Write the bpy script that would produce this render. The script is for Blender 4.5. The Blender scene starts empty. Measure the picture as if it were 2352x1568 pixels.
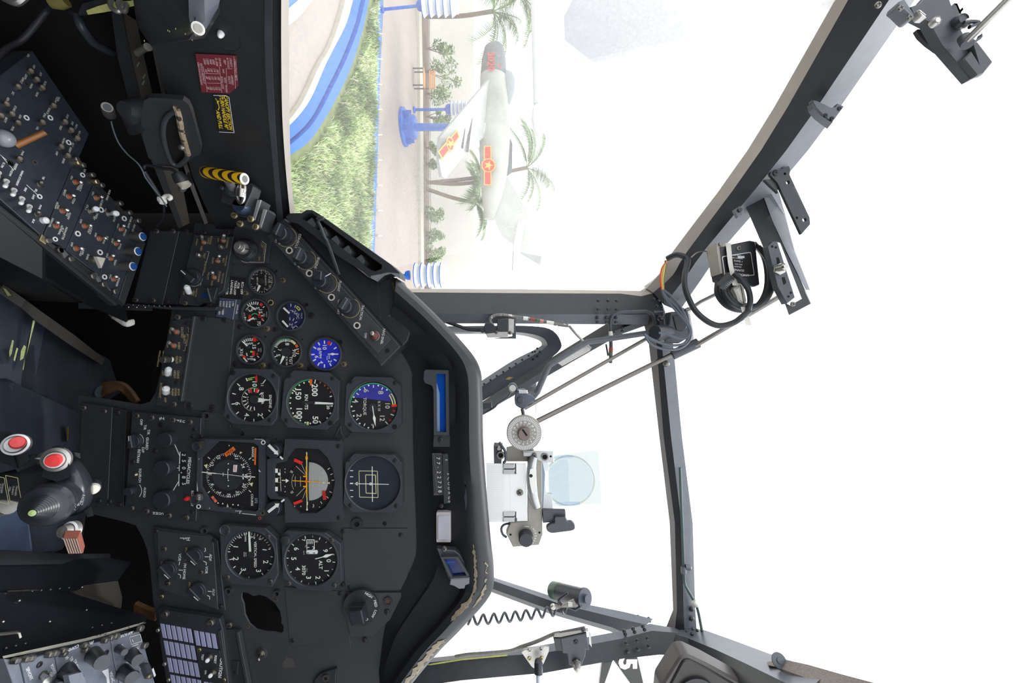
import bpy, math, random
from mathutils import Vector, Matrix
from mathutils.geometry import tessellate_polygon
RND = random.Random(11)
F, EYE = 950.0, 4.5          # focal length in pixels of the 2352 px wide frame; eye height above the ground outside
CAM = Vector((0, 0, EYE))
SC = bpy.context.scene
COL = SC.collection
pi, sin, cos, rad = math.pi, math.sin, math.cos, math.radians
V = Vector

def ray(px, py): return V(((py - 784) / F, 1.0, (px - 1176) / F))
def P(px, py, d): return CAM + ray(px, py) * d
def G(px, py, z=0.0):         # where a sight line meets a level at height z outside
    r = ray(px, py); return CAM + r * ((z - EYE) / r.z)

# sheets of measurements: origin and magnification of each close-up the sizes were taken from
K0 = (0, 0, 1.0)
K1, K2, K3, K4 = (0, 0, 3.92), (300, 0, 3.921), (0, 360, 4.126), (300, 360, 4.126)
K5, K6, K7, K8 = (0, 700, 4.126), (300, 700, 4.126), (0, 980, 4.9), (280, 1000, 5.226)
L1, L2, L3, L4 = (0, 1260, 5.092), (340, 1200, 4.262), (500, 480, 3.92), (500, 820, 4.127)
L5, L6, L7, L8 = (500, 1180, 4.041), (880, 620, 3.5625), (880, 1000, 3.92), (860, 1240, 4.78)
M1, M2, M3, M4 = (1080, 840, 3.563), (980, 640, 3.5636), (1440, 340, 3.267), (1780, 0, 3.92)
M5, M6, M7, M8 = (1060, 1280, 4.055), (1380, 1200, 3.7935), (620, 0, 2.613), (860, 0, 2.375)
def kp(K, x, y): return K[0] + x / K[2], K[1] + y / K[2]
def PK(K, x, y, d): return P(*kp(K, x, y), d)

class Fr:
    """a frame: origin, x and y directions; z points out of the surface"""
    def __init__(s, o, x=(1, 0, 0), y=(0, 0, 1), roll=0):
        x, y = V(x), V(y)
        z = x.cross(y).normalized(); x = x.normalized(); y = z.cross(x)
        if roll:
            a = rad(roll); x, y = x * cos(a) + y * sin(a), y * cos(a) - x * sin(a)
        s.o, s.x, s.y, s.z = o, x, y, z
        s.M = Matrix((x, y, z)).transposed().to_4x4(); s.M.translation = o
        s.Mi = s.M.inverted()
    def L(s, px, py, zp=0.0):
        o = s.o + s.z * (zp * .001); r = ray(px, py)
        p = CAM + r * ((o - CAM).dot(s.z) / r.dot(s.z)) - s.o
        return V((p.dot(s.x), p.dot(s.y), p.dot(s.z)))
    def k(s, px, py):
        r = ray(px, py); return (s.o - CAM).dot(s.z) / r.dot(s.z) / F
def front(px, py, d, roll=0): return Fr(P(px, py, d), roll=roll)
def frontk(K, x, y, d, roll=0): return front(*kp(K, x, y), d, roll)
def wfr(p): return Fr(p, (1, 0, 0), (0, 1, 0))

_txt = {}
def text_mesh(t, bold=0.0):
    if (t, bold) not in _txt:
        cu = bpy.data.curves.new('t', 'FONT'); cu.body = t; cu.resolution_u = 2; cu.offset = bold
        o = bpy.data.objects.new('t', cu); COL.objects.link(o)
        dg = bpy.context.evaluated_depsgraph_get(); me = o.evaluated_get(dg).to_mesh()
        vs = [v.co.copy() for v in me.vertices]; fs = [tuple(p.vertices) for p in me.polygons]
        o.evaluated_get(dg).to_mesh_clear(); bpy.data.objects.remove(o); bpy.data.curves.remove(cu)
        if vs:
            x0, x1 = min(v.x for v in vs), max(v.x for v in vs); y0, y1 = min(v.y for v in vs), max(v.y for v in vs)
            if '\n' not in t: y0, y1 = 0.0, .729
        else: x0 = x1 = y0 = 0; y1 = 1
        _txt[(t, bold)] = (vs, fs, x0, x1, y0, y1)
    return _txt[(t, bold)]

def spline(pts, n=6):
    """smooth curve through points"""
    pts = [V(p) for p in pts]
    if len(pts) < 3: return pts
    out = []; q = [pts[0] * 2 - pts[1]] + pts + [pts[-1] * 2 - pts[-2]]
    for i in range(1, len(q) - 2):
        a, b, c, d = q[i - 1:i + 3]
        for k in range(n):
            t = k / n
            out.append(.5 * ((2 * b) + (c - a) * t + (2 * a - 5 * b + 4 * c - d) * t * t + (3 * b - a - 3 * c + d) * t ** 3))
    out.append(pts[-1]); return out

def inset(poly, e):
    """polygon (2-D vectors, counter-clockwise) moved inwards by e"""
    n = len(poly); out = []
    for i in range(n):
        a, b, c = poly[i - 1], poly[i], poly[(i + 1) % n]
        d1, d2 = (b - a), (c - b)
        if d1.length < 1e-9 or d2.length < 1e-9: out.append(b.copy()); continue
        d1.normalize(); d2.normalize()
        n1, n2 = V((-d1.y, d1.x)), V((-d2.y, d2.x)); m = n1 + n2
        if m.length < 1e-6: out.append(b + n1 * e); continue
        m.normalize(); out.append(b + m * (e / max(.35, m.dot(n1))))
    return out
def ccw(p):
    a = sum(p[i - 1].x * p[i].y - p[i].x * p[i - 1].y for i in range(len(p)))
    return p if a > 0 else p[::-1]
def rounded(p, r, n=4):
    """corners of a 2-D polygon rounded off"""
    out = []; k = len(p)
    for i in range(k):
        a, b, c = p[i - 1], p[i], p[(i + 1) % k]
        u, w = (a - b), (c - b); q = min(r, u.length * .48, w.length * .48)
        u.normalize(); w.normalize()
        for j in range(n + 1):
            t = j / n; out.append((b + u * q) * (1 - t) ** 2 + b * 2 * t * (1 - t) + (b + w * q) * t * t)
    return out

class MB:
    """collects shapes into one mesh; positions are read off a sheet K and carried onto the frame's surface"""
    def __init__(s, fr, K=K0, zp=0.0):
        s.fr, s.c, s.zp = fr, K, zp
        s.v, s.f, s.m, s.mats = [], [], [], []
    def mi(s, m):
        if m not in s.mats: s.mats.append(m)
        return s.mats.index(m)
    def add(s, vs, fs, m):
        b = len(s.v); s.v += [V(q) for q in vs]; k = s.mi(m)
        for f in fs: s.f.append(tuple(b + i for i in f)); s.m.append(k)
    def l(s, x, y): return s.fr.L(*kp(s.c, x, y), s.zp)
    def l2(s, x, y): q = s.l(x, y); return V((q.x, q.y))
    def k(s, x, y): return s.fr.k(*kp(s.c, x, y)) / s.c[2]
    def w(s, p): return s.fr.Mi @ p
    def loft(s, loops, m, cap0=True, cap1=True, closed=True):
        n = len(loops[0]); vs = [p for lp in loops for p in lp]; fs = []
        for i in range(len(loops) - 1):
            for j in range(n if closed else n - 1):
                a, b = i * n + j, i * n + (j + 1) % n
                fs.append((a, b, b + n, a + n))
        if closed and cap0: fs.append(tuple(range(n - 1, -1, -1)))
        if closed and cap1: fs.append(tuple((len(loops) - 1) * n + j for j in range(n)))
        s.add(vs, fs, m)
    def wloft(s, loops, m, **k): s.loft([[s.w(p) for p in lp] for lp in loops], m, **k)
    def prism(s, poly, z0, z1, m, c=0, holes=()):
        """poly: local 2-D points in metres; z, c in mm"""
        poly = ccw(poly); z0, z1, c = z0 * .001, z1 * .001, c * .001
        if holes:
            holes = [ccw(h)[::-1] for h in holes]; allp = [poly] + holes; flat = [q for lp in allp for q in lp]; n = len(flat)
            tri = tessellate_polygon([[q.to_3d() for q in lp] for lp in allp])
            vs = [V((q.x, q.y, z1)) for q in flat] + [V((q.x, q.y, z0)) for q in flat]; fs = []
            for t in tri:
                a, b, d = (flat[i] for i in t)
                t = tuple(t) if (b - a).x * (d - a).y - (b - a).y * (d - a).x > 0 else tuple(t)[::-1]
                fs.append(t); fs.append(tuple(n + i for i in t[::-1]))
            o = 0
            for lp in allp:
                for j in range(len(lp)):
                    a, b = o + j, o + (j + 1) % len(lp); fs.append((n + a, n + b, b, a))
                o += len(lp)
            s.add(vs, fs, m); return
        lo = [[V((q.x, q.y, z0)) for q in poly]]
        if c: lo += [[V((q.x, q.y, z1 - c)) for q in poly], [V((q.x, q.y, z1)) for q in inset(poly, c)]]
        else: lo.append([V((q.x, q.y, z1)) for q in poly])
        s.loft(lo, m)
    def poly(s, pts, z0, z1, m, c=0, r=0, holes=(), n=4):
        q = [s.l2(*p) for p in pts]
        if r: q = rounded(q, r * s.k(*pts[0]), n)
        s.prism(q, z0, z1, m, c, [[s.l2(*p) for p in h] for h in holes])
    def rect(s, x0, y0, x1, y1, z0, z1, m, c=0, r=0): s.poly([(x0, y0), (x1, y0), (x1, y1), (x0, y1)], z0, z1, m, c, r)
    def circ(s, x, y, r, n=32, a0=0, sx=1, sy=1):
        q = s.l2(x, y); r *= s.k(x, y)
        return [V((q.x + r * sx * cos(a0 + 2 * pi * i / n), q.y + r * sy * sin(a0 + 2 * pi * i / n))) for i in range(n)]
    def lathe(s, x, y, prof, m, n=32, cap0=True, cap1=True):
        """prof: (radius in sheet units, height in mm)"""
        q = s.l2(x, y); k = s.k(x, y)
        s.loft([[V((q.x + r * k * cos(2 * pi * i / n), q.y + r * k * sin(2 * pi * i / n), z * .001)) for i in range(n)] for r, z in prof], m, cap0=cap0, cap1=cap1)
    def cyl(s, x, y, r, z0, z1, m, n=24, c=0, r2=None):
        k = s.k(x, y); r2 = r if r2 is None else r2
        s.lathe(x, y, [(r, z0), (r2, z1 - c), (max(r2 - c * .001 / k, 0.01), z1)] if c else [(r, z0), (r2, z1)], m, n)
    def ring(s, x, y, r0, r1, z0, z1, m, n=40):
        s.lathe(x, y, [(r0, z0), (r1, z0), (r1, z1), (r0, z1), (r0, z0)], m, n, False, False)
    def line(s, p, q, w, m, z=0.0, w2=None):
        a, b = s.l2(*p), s.l2(*q); k = s.k(*p); d = (b - a)
        if d.length < 1e-9: return
        d.normalize(); nn = V((-d.y, d.x)); e, e2 = nn * (w * k / 2), nn * ((w if w2 is None else w2) * k / 2)
        z = s.zp + z
        s.add([V((u.x, u.y, z * .001)) for u in (a - e, b - e2, b + e2, a + e)], [(0, 1, 2, 3)], m)
    def pline(s, pts, w, m, z=0.0):
        for p, q in zip(pts, pts[1:]): s.line(p, q, w, m, z)
    def flat(s, pts, m, z=0.0):
        q = ccw([s.l2(*p) for p in pts]); s.add([V((u.x, u.y, (s.zp + z) * .001)) for u in q], [tuple(range(len(q)))], m)
    def arc(s, x, y, r, a0, a1, w, m, z=0.0, n=None):
        """flat arc; angles clockwise from straight up, degrees"""
        n = n or max(3, int(abs(a1 - a0) / 6)); q = s.l2(x, y); k = s.k(x, y); vs = []
        for i in range(n + 1):
            a = rad(a0 + (a1 - a0) * i / n)
            for rr in (r - w / 2, r + w / 2): vs.append(V((q.x + rr * k * sin(a), q.y + rr * k * cos(a), (s.zp + z) * .001)))
        s.add(vs, [(2 * i, 2 * i + 2, 2 * i + 3, 2 * i + 1) if a1 > a0 else (2 * i, 2 * i + 1, 2 * i + 3, 2 * i + 2) for i in range(n)], m)
    def ticks(s, x, y, r0, r1, angs, w, m, z=0.0):
        for a in angs:
            a = rad(a); s.line((x + r0 * cos(a), y + r0 * sin(a)), (x + r1 * cos(a), y + r1 * sin(a)), w, m, z)
    def dot(s, x, y, r, m, z=0.0, n=16):
        q = s.circ(x, y, r, n); s.add([V((u.x, u.y, (s.zp + z) * .001)) for u in q], [tuple(range(n))], m)
    def t(s, t, x, y, h, m, rot=0, z=0.0, al='C', bold=.012, sx=1.0, rx=0):
        """lettering of cap height h centred on (x, y)"""
        vs, fs, x0, x1, y0, y1 = text_mesh(t, bold)
        q = s.l2(x, y); g = h * s.k(x, y) / .729; a = rad(rot); ax = (x0 + x1) / 2 if al == 'C' else x0 if al == 'L' else x1
        out = []
        for u in vs:
            ux, uy = (u.x - ax) * g * sx, (u.y - (y0 + y1) / 2) * g
            out.append(V((q.x + ux * cos(a) - uy * sin(a), q.y + ux * sin(a) + uy * cos(a), (s.zp + z) * .001)))
        s.add(out, fs, m)
    def tube(s, pts, r, m, n=8, sm=0, world=True, cap=True):
        """round bar or cable through world points (r in metres, or one per point)"""
        pts = [s.w(V(p)) if world else V(p) for p in pts]
        rs = r if isinstance(r, (list, tuple)) else [r] * len(pts)
        if sm: pts = spline(pts, sm); rs = [rs[0]] * len(pts)
        loops = []; t0 = (pts[1] - pts[0]).normalized(); u = t0.orthogonal().normalized()
        for i, p in enumerate(pts):
            t = (pts[min(i + 1, len(pts) - 1)] - pts[max(i - 1, 0)]).normalized()
            u = (u - t * u.dot(t)).normalized(); w = t.cross(u)
            loops.append([p + (u * cos(2 * pi * j / n) + w * sin(2 * pi * j / n)) * rs[i] for j in range(n)])
        s.loft(loops, m, cap0=cap, cap1=cap)
    def beam(s, pts, a, b, up, m, world=True):
        """square bar through world points: a wide, b high"""
        pts = [s.w(V(p)) for p in pts] if world else [V(p) for p in pts]; up = s.fr.M.to_3x3().inverted() @ V(up) if world else V(up); lo = []
        for i, p in enumerate(pts):
            t = (pts[min(i + 1, len(pts) - 1)] - pts[max(i - 1, 0)]).normalized()
            x = t.cross(up).normalized(); y = x.cross(t)
            lo.append([p + x * sx * a / 2 + y * sy * b / 2 for sx, sy in ((-1, -1), (1, -1), (1, 1), (-1, 1))])
        s.loft(lo, m)
    def ball(s, c, r, m, nu=14, nv=8, sc=(1, 1, 1), world=True):
        c = s.w(V(c)) if world else V(c)
        s.loft([[c + V((r * sc[0] * sin(pi * i / nv) * cos(2 * pi * j / nu), r * sc[1] * sin(pi * i / nv) * sin(2 * pi * j / nu), -r * sc[2] * cos(pi * i / nv))) for j in range(nu)]
                for i in range(nv + 1) if True], m, cap0=False, cap1=False)
    def mesh(s, name, sharp=38):
        me = bpy.data.meshes.new(name); me.from_pydata(s.v, [], s.f)
        for m in s.mats: me.materials.append(m)
        me.polygons.foreach_set('material_index', s.m)
        me.polygons.foreach_set('use_smooth', [True] * len(s.f))
        me.update(); me.set_sharp_from_angle(angle=rad(sharp)); return me

class Thing:
    def __init__(s, name, label, cat, fr, group=None, K=K0):
        s.fr, s.K = fr, K
        o = s.o = bpy.data.objects.new(name, None); COL.objects.link(o); o.empty_display_size = .02
        o.matrix_world = fr.M; o['label'] = label; o['category'] = cat
        if group: o['group'] = group
    def mb(s, K=None, zp=0.0): return MB(s.fr, K or s.K, zp)
    def part(s, name, mb, parent=None, label=None):
        o = bpy.data.objects.new(name, mb.mesh(name)); COL.objects.link(o); o.parent = parent or s.o
        if label: o['label'] = label
        return o

def single(name, mb, label=None, cat=None, kind=None, group=None, sharp=38):
    """a top-level object that is one mesh; its origin goes to the middle of it"""
    w = [mb.fr.M @ v for v in mb.v]; c = sum(w, V()) / len(w); mb.v = [p - c for p in w]
    o = bpy.data.objects.new(name, mb.mesh(name, sharp)); COL.objects.link(o); o.location = c
    for k, v in (('label', label), ('category', cat), ('kind', kind), ('group', group)):
        if v: o[k] = v
    return o
W0 = wfr(V((0, 0, 0)))

# ---------------------------------------------------------------- materials
def lin(c): return tuple((x / 255 / 12.92 if x / 255 <= .04045 else ((x / 255 + .055) / 1.055) ** 2.4) for x in c)
def mat(name, c, rough=.5, metal=0.0, var=.12, sc=60.0, bump=0.0, spec=.5, chip=None, coat=0, sc2=9.0):
    """painted or metal surface: colour c (sRGB) varied by noise; chip = (colour, amount, scale) of paint worn off"""
    m = bpy.data.materials.new(name); m.use_nodes = True; nt = m.node_tree; N, Lk = nt.nodes, nt.links
    b = N['Principled BSDF']; b.inputs['Roughness'].default_value = rough; b.inputs['Metallic'].default_value = metal
    b.inputs['Specular IOR Level'].default_value = spec; b.inputs['Coat Weight'].default_value = coat
    l = lin(c); tc = N.new('ShaderNodeTexCoord')
    if var:
        nz = N.new('ShaderNodeTexNoise'); nz.inputs['Scale'].default_value = sc; nz.inputs['Detail'].default_value = 5
        n2 = N.new('ShaderNodeTexNoise'); n2.inputs['Scale'].default_value = sc2; n2.inputs['Detail'].default_value = 4
        ad = N.new('ShaderNodeMath'); ad.operation = 'ADD'; mu = N.new('ShaderNodeMath'); mu.operation = 'MULTIPLY'; mu.inputs[1].default_value = .5
        mx = N.new('ShaderNodeMix'); mx.data_type = 'RGBA'
        mr = N.new('ShaderNodeMapRange'); mr.inputs['From Min'].default_value = .3; mr.inputs['From Max'].default_value = .7
        Lk.new(tc.outputs['Object'], nz.inputs['Vector']); Lk.new(tc.outputs['Object'], n2.inputs['Vector'])
        Lk.new(nz.outputs['Fac'], ad.inputs[0]); Lk.new(n2.outputs['Fac'], ad.inputs[1]); Lk.new(ad.outputs[0], mu.inputs[0])
        Lk.new(mu.outputs[0], mr.inputs['Value']); Lk.new(mr.outputs[0], mx.inputs['Factor'])
        mx.inputs['A'].default_value = (*[x * (1 - var) for x in l], 1); mx.inputs['B'].default_value = (*[min(1, x * (1 + var)) for x in l], 1)
        out = mx.outputs['Result']
        if chip:
            n3 = N.new('ShaderNodeTexNoise'); n3.inputs['Scale'].default_value = chip[2]; n3.inputs['Detail'].default_value = 8; n3.inputs['Roughness'].default_value = .7
            r3 = N.new('ShaderNodeMapRange'); r3.inputs['From Min'].default_value = 1 - chip[1]; r3.inputs['From Max'].default_value = 1.02 - chip[1]
            m3 = N.new('ShaderNodeMix'); m3.data_type = 'RGBA'; m3.inputs['B'].default_value = (*lin(chip[0]), 1)
            Lk.new(tc.outputs['Object'], n3.inputs['Vector']); Lk.new(n3.outputs['Fac'], r3.inputs['Value']); Lk.new(r3.outputs[0], m3.inputs['Factor'])
            Lk.new(out, m3.inputs['A']); out = m3.outputs['Result']
        Lk.new(out, b.inputs['Base Color'])
        rr = N.new('ShaderNodeMapRange'); rr.inputs['To Min'].default_value = max(0, rough - .08); rr.inputs['To Max'].default_value = min(1, rough + .08)
        Lk.new(n2.outputs['Fac'], rr.inputs['Value']); Lk.new(rr.outputs[0], b.inputs['Roughness'])
        if bump:
            bp = N.new('ShaderNodeBump'); bp.inputs['Strength'].default_value = bump; bp.inputs['Distance'].default_value = .001
            Lk.new(nz.outputs['Fac'], bp.inputs['Height']); Lk.new(bp.outputs[0], b.inputs['Normal'])
    else: b.inputs['Base Color'].default_value = (*l, 1)
    return m
def pane_mat(name, dust, sc=260, col=(235, 232, 226), tint=(255, 255, 255), veil=None):
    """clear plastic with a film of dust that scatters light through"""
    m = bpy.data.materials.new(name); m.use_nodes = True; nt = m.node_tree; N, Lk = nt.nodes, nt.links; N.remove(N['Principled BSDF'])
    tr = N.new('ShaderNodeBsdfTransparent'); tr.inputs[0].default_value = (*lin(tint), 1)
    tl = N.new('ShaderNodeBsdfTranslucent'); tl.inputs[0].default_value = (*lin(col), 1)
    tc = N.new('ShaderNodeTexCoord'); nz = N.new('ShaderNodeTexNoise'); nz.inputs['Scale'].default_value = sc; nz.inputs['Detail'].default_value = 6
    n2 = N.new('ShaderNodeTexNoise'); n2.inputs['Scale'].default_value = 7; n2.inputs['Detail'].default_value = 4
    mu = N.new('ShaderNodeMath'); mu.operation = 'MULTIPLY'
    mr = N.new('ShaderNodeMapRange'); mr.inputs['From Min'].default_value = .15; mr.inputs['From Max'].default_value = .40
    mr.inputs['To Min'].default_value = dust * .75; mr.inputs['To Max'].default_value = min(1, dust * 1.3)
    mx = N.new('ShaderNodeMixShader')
    if veil:   # film thickened where the pane faces up, painting in a bright haze veil
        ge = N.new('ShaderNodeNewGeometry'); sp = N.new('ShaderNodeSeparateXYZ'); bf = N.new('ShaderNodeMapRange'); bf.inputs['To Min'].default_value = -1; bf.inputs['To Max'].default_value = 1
        up = N.new('ShaderNodeMath'); up.operation = 'MULTIPLY'; sr = N.new('ShaderNodeMapRange'); sr.inputs['From Min'].default_value = veil[0]; sr.inputs['From Max'].default_value = veil[1]; sr.inputs['To Min'].default_value = veil[2]; sr.inputs['To Max'].default_value = veil[3]; sr.interpolation_type = 'SMOOTHSTEP'
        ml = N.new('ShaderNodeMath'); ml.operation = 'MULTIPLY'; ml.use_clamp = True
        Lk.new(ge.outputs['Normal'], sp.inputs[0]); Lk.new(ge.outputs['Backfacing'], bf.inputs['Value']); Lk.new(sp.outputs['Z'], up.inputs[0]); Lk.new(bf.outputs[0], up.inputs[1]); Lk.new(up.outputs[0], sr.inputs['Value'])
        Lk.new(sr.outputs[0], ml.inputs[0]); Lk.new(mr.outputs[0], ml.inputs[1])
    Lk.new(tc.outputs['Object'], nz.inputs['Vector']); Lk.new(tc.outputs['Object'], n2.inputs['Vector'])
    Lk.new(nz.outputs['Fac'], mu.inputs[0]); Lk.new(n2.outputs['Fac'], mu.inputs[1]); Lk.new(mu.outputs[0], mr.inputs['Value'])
    Lk.new((ml if veil else mr).outputs[0], mx.inputs[0]); Lk.new(tr.outputs[0], mx.inputs[1]); Lk.new(tl.outputs[0], mx.inputs[2])
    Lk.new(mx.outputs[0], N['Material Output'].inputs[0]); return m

BLK = mat('black_paint', (52, 53, 57), .42, var=.25, sc=140, bump=.05)
BLKS = mat('soft_black_paint', (40, 41, 44), .6, var=.22, sc=90, bump=.05)
PANEL = mat('panel_charcoal', (60, 61, 65), .5, var=.14, sc=220, bump=.04)
MODULE = mat('module_black', (50, 52, 57), .45, var=.18, sc=200, chip=((120, 118, 112), .285, 160))
BEZ = mat('bezel_grey_black', (61, 63, 68), .42, var=.14, sc=240)
DARK = mat('dial_black', (24, 24, 27), .6, var=.1)
HOLE = mat('dark_void', (8, 8, 9), .9, var=0)
WHT = mat('white_marking', (236, 236, 230), .6, var=.06, sc=300)
WRN = mat('worn_white_marking', (196, 194, 186), .6, var=.25, sc=500)
YLW = mat('faded_tan_marking', (176, 158, 112), .6, var=.2, sc=300)
YEL = mat('yellow_marking', (226, 222, 96), .5, var=.06)
AMB = mat('amber_paint', (250, 170, 20), .4, var=.05)
RED = mat('red_marking', (228, 48, 42), .5, var=.06)
ORG = mat('orange_marking', (236, 112, 46), .5, var=.06)
SAL = mat('salmon_flag', (232, 120, 92), .5, var=.06)
GRN = mat('green_marking', (60, 190, 110), .5, var=.05)
LGR = mat('lime_marking', (150, 210, 80), .5, var=.05)
CRM = mat('cream_marking', (226, 222, 170), .5, var=.06)
BLU = mat('blue_filter_dial', (48, 58, 196), .35, var=.2, sc=40)
BLD = mat('dim_blue_filter', (40, 42, 84), .4, var=.15, sc=40)
BLP = mat('violet_blue_filter', (62, 62, 150), .35, var=.15, sc=40)
STL = mat('bare_steel', (178, 176, 172), .32, 1.0, var=.12, sc=200)
ALU = mat('dull_aluminium', (196, 194, 190), .45, .9, var=.12, sc=160)
SCR = mat('screw_grey', (120, 118, 114), .4, .8, var=.2, sc=300)
SCB = mat('black_screw', (62, 62, 66), .35, .5, var=.2, sc=300)
BRS = mat('tarnished_brass_screw', (190, 176, 140), .38, .9, var=.2, sc=300)
RUB = mat('black_rubber', (34, 35, 38), .55, var=.2, sc=160, bump=.2)
KNB = mat('knob_black', (46, 48, 54), .36, var=.1)
BOOT = mat('orange_switch_boot', (158, 88, 62), .6, var=.2, sc=300)
LEV = mat('switch_lever_metal', (214, 212, 206), .28, .85, var=.08)
LEVW = mat('white_lever_cap', (232, 232, 234), .35, var=.05)
TOE = mat('lever_nut', (104, 102, 96), .4, .7, var=.2, sc=200)

_scr = {}
def screw(T, x, y, r, m=SCB, K=None, zp=0.0, parent=None, ht=1.2, name='screw', slot='x'):
    """screw head on a thing: a mesh shared by all of that material and kind"""
    K = K or T.K; key = (m.name, slot)
    if key not in _scr:
        b = MB(W0); n = 16
        b.loft([[V((q * cos(2 * pi * i / n), q * sin(2 * pi * i / n), z)) for i in range(n)] for q, z in ((1, -.2), (1, .22), (.86, .42), (.4, .52))], m)
        d = HOLE
        for a in ((0, pi / 2) if slot == 'x' else (0,)):
            e = V((cos(a), sin(a), 0)) * .62; g = V((-sin(a), cos(a), 0)) * .11; z = V((0, 0, .535))
            b.add([z - e - g, z + e - g, z + e + g, z - e + g], [(0, 1, 2, 3)], d)
        _scr[key] = b.mesh('screw')
    o = bpy.data.objects.new(name, _scr[key]); COL.objects.link(o); o.parent = parent or T.o
    px, py = kp(K, x, y); q = T.fr.L(px, py, zp); g = T.fr.k(px, py) * r / K[2]
    o.location = q; o.scale = (g, g, g); o.rotation_euler = (0, 0, RND.uniform(0, pi)); return o

def toggle(T, x, y, tx, ty, r=24, K=None, zp=0.0, ht=14, boot=BOOT, lever=LEV, tipr=None, name='toggle_switch', neck=.32, fat=False):
    """toggle switch standing on a thing: bush, boot and a bat lever whose tip is seen at (tx, ty)"""
    K = K or T.K; b = T.mb(K, zp)
    b.lathe(x, y, [(r, zp), (r, zp + 1.2), (r * .86, zp + 1.8), (r * .82, zp + 1.0), (r * .4, zp + 1.2)], TOE, 20)
    b.lathe(x, y, [(r * .74, zp + 1.0), (r * .6, zp + 2.2), (r * .34, zp + 3.2)], boot, 18)
    o = T.part(name, b)
    v = T.mb(K, zp); g = v.k(x, y) * r
    p0 = T.fr.L(*kp(K, x, y), zp) + V((0, 0, .0025)); p1 = T.fr.L(*kp(K, tx, ty), zp + ht)
    tr = (tipr or r * .52) * v.k(x, y); d = p1 - p0
    if fat: prof = [(0, .9), (.25, 1.0), (.6, 1.0), (.85, 1.0), (1.0, .55)]; rs = [tr * q for _, q in prof]
    else: prof = [(0, .5), (.35, .6), (.7, .95), (.88, 1.0), (.97, .8), (1.0, .35)]; rs = [tr * q for _, q in prof]
    v.tube([p0 + d * t for t, _ in prof], rs, lever, 12, world=False)
    T.part('lever', v, o); return o

def knob(T, x, y, r, z0, h, m=KNB, K=None, pointer=None, name='knob', mark=None, skirt=True, flute=0):
    """round control knob; pointer = clock angle of a bar grip"""
    K = K or T.K; b = T.mb(K); k = b.k(x, y)
    if skirt: b.lathe(x, y, [(r, z0), (r, z0 + h * .28), (r * .94, z0 + h * .36), (r * .8, z0 + h * .4)], m, 32)
    n = 36 if flute else 28; q = b.l2(x, y); lo = []
    for rr, z in (((.8 if skirt else 1.0), h * .05), ((.76 if skirt else .98), h * .92), (.66 if skirt else .9, h)):
        lo.append([V((q.x + r * k * rr * (1 - (flute * (i % 2))) * cos(2 * pi * i / n), q.y + r * k * rr * (1 - (flute * (i % 2))) * sin(2 * pi * i / n), (z0 + z) * .001)) for i in range(n)])
    if pointer is None: b.loft(lo, m)
    o = None
    if pointer is not None:
        a = rad(pointer); u, w = V((sin(a), cos(a))), V((cos(a), -sin(a))); R_ = r * k
        b.cyl(x, y, r * .8, z0, z0 + h * .45, m, 28, c=.6)
        b.prism(rounded([q + u * R_ * .98 + w * R_ * .2, q + u * R_ * .98 - w * R_ * .2, q - u * R_ * .85 - w * R_ * .36, q - u * R_ * .85 + w * R_ * .36], R_ * .12), z0 + h * .3, z0 + h, m, c=1.0)
    o = T.part(name, b)
    if mark is not None:
        c = T.mb(K); c.zp = z0 + h + .15; a = rad(mark if pointer is None else pointer); q0 = kp(K, x, y)
        u = V((sin(a), cos(a))); wv = V((cos(a), -sin(a))); R_ = r * k
        p = [q + u * R_ * .2 + wv * R_ * .05, q + u * R_ * .9 + wv * R_ * .05, q + u * R_ * .9 - wv * R_ * .05, q + u * R_ * .2 - wv * R_ * .05]
        c.add([V((e.x, e.y, c.zp * .001)) for e in p], [(0, 1, 2, 3)], WHT); T.part('index_line', c, o)
    return o
# ---------------------------------------------------------------- camera, daylight
cd = bpy.data.cameras.new('camera'); cam = bpy.data.objects.new('camera', cd); COL.objects.link(cam)
cd.sensor_width = 36; cd.lens = 36 * F / 2352; cd.clip_start = .02; cd.clip_end = 400
cam.matrix_world = Matrix(((0, -1, 0, 0), (0, 0, -1, 0), (1, 0, 0, EYE), (0, 0, 0, 1)))   # the camera is held on its side
SC.camera = cam
wd = bpy.data.worlds.new('sky'); SC.world = wd; wd.use_nodes = True
bg = wd.node_tree.nodes['Background']; bg.inputs[0].default_value = (.93, .965, 1, 1); bg.inputs[1].default_value = 2.0
sl = bpy.data.lights.new('sun', 'SUN'); sl.energy = 1.6; sl.angle = rad(25); sun = bpy.data.objects.new('sun', sl); COL.objects.link(sun)
sun.rotation_euler = (rad(-14), rad(10), 0); sun.location = (0, 0, 30)
SC.view_settings.view_transform = 'Standard'; SC.view_settings.look = 'None'; SC.view_settings.exposure = 0; SC.view_settings.gamma = 1
try: SC.view_settings.use_curve_mapping = False
except Exception: pass
SC.cycles.max_bounces = 8; SC.cycles.transparent_max_bounces = 16; SC.cycles.diffuse_bounces = 4; SC.cycles.caustics_reflective = False; SC.cycles.caustics_refractive = False

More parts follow.
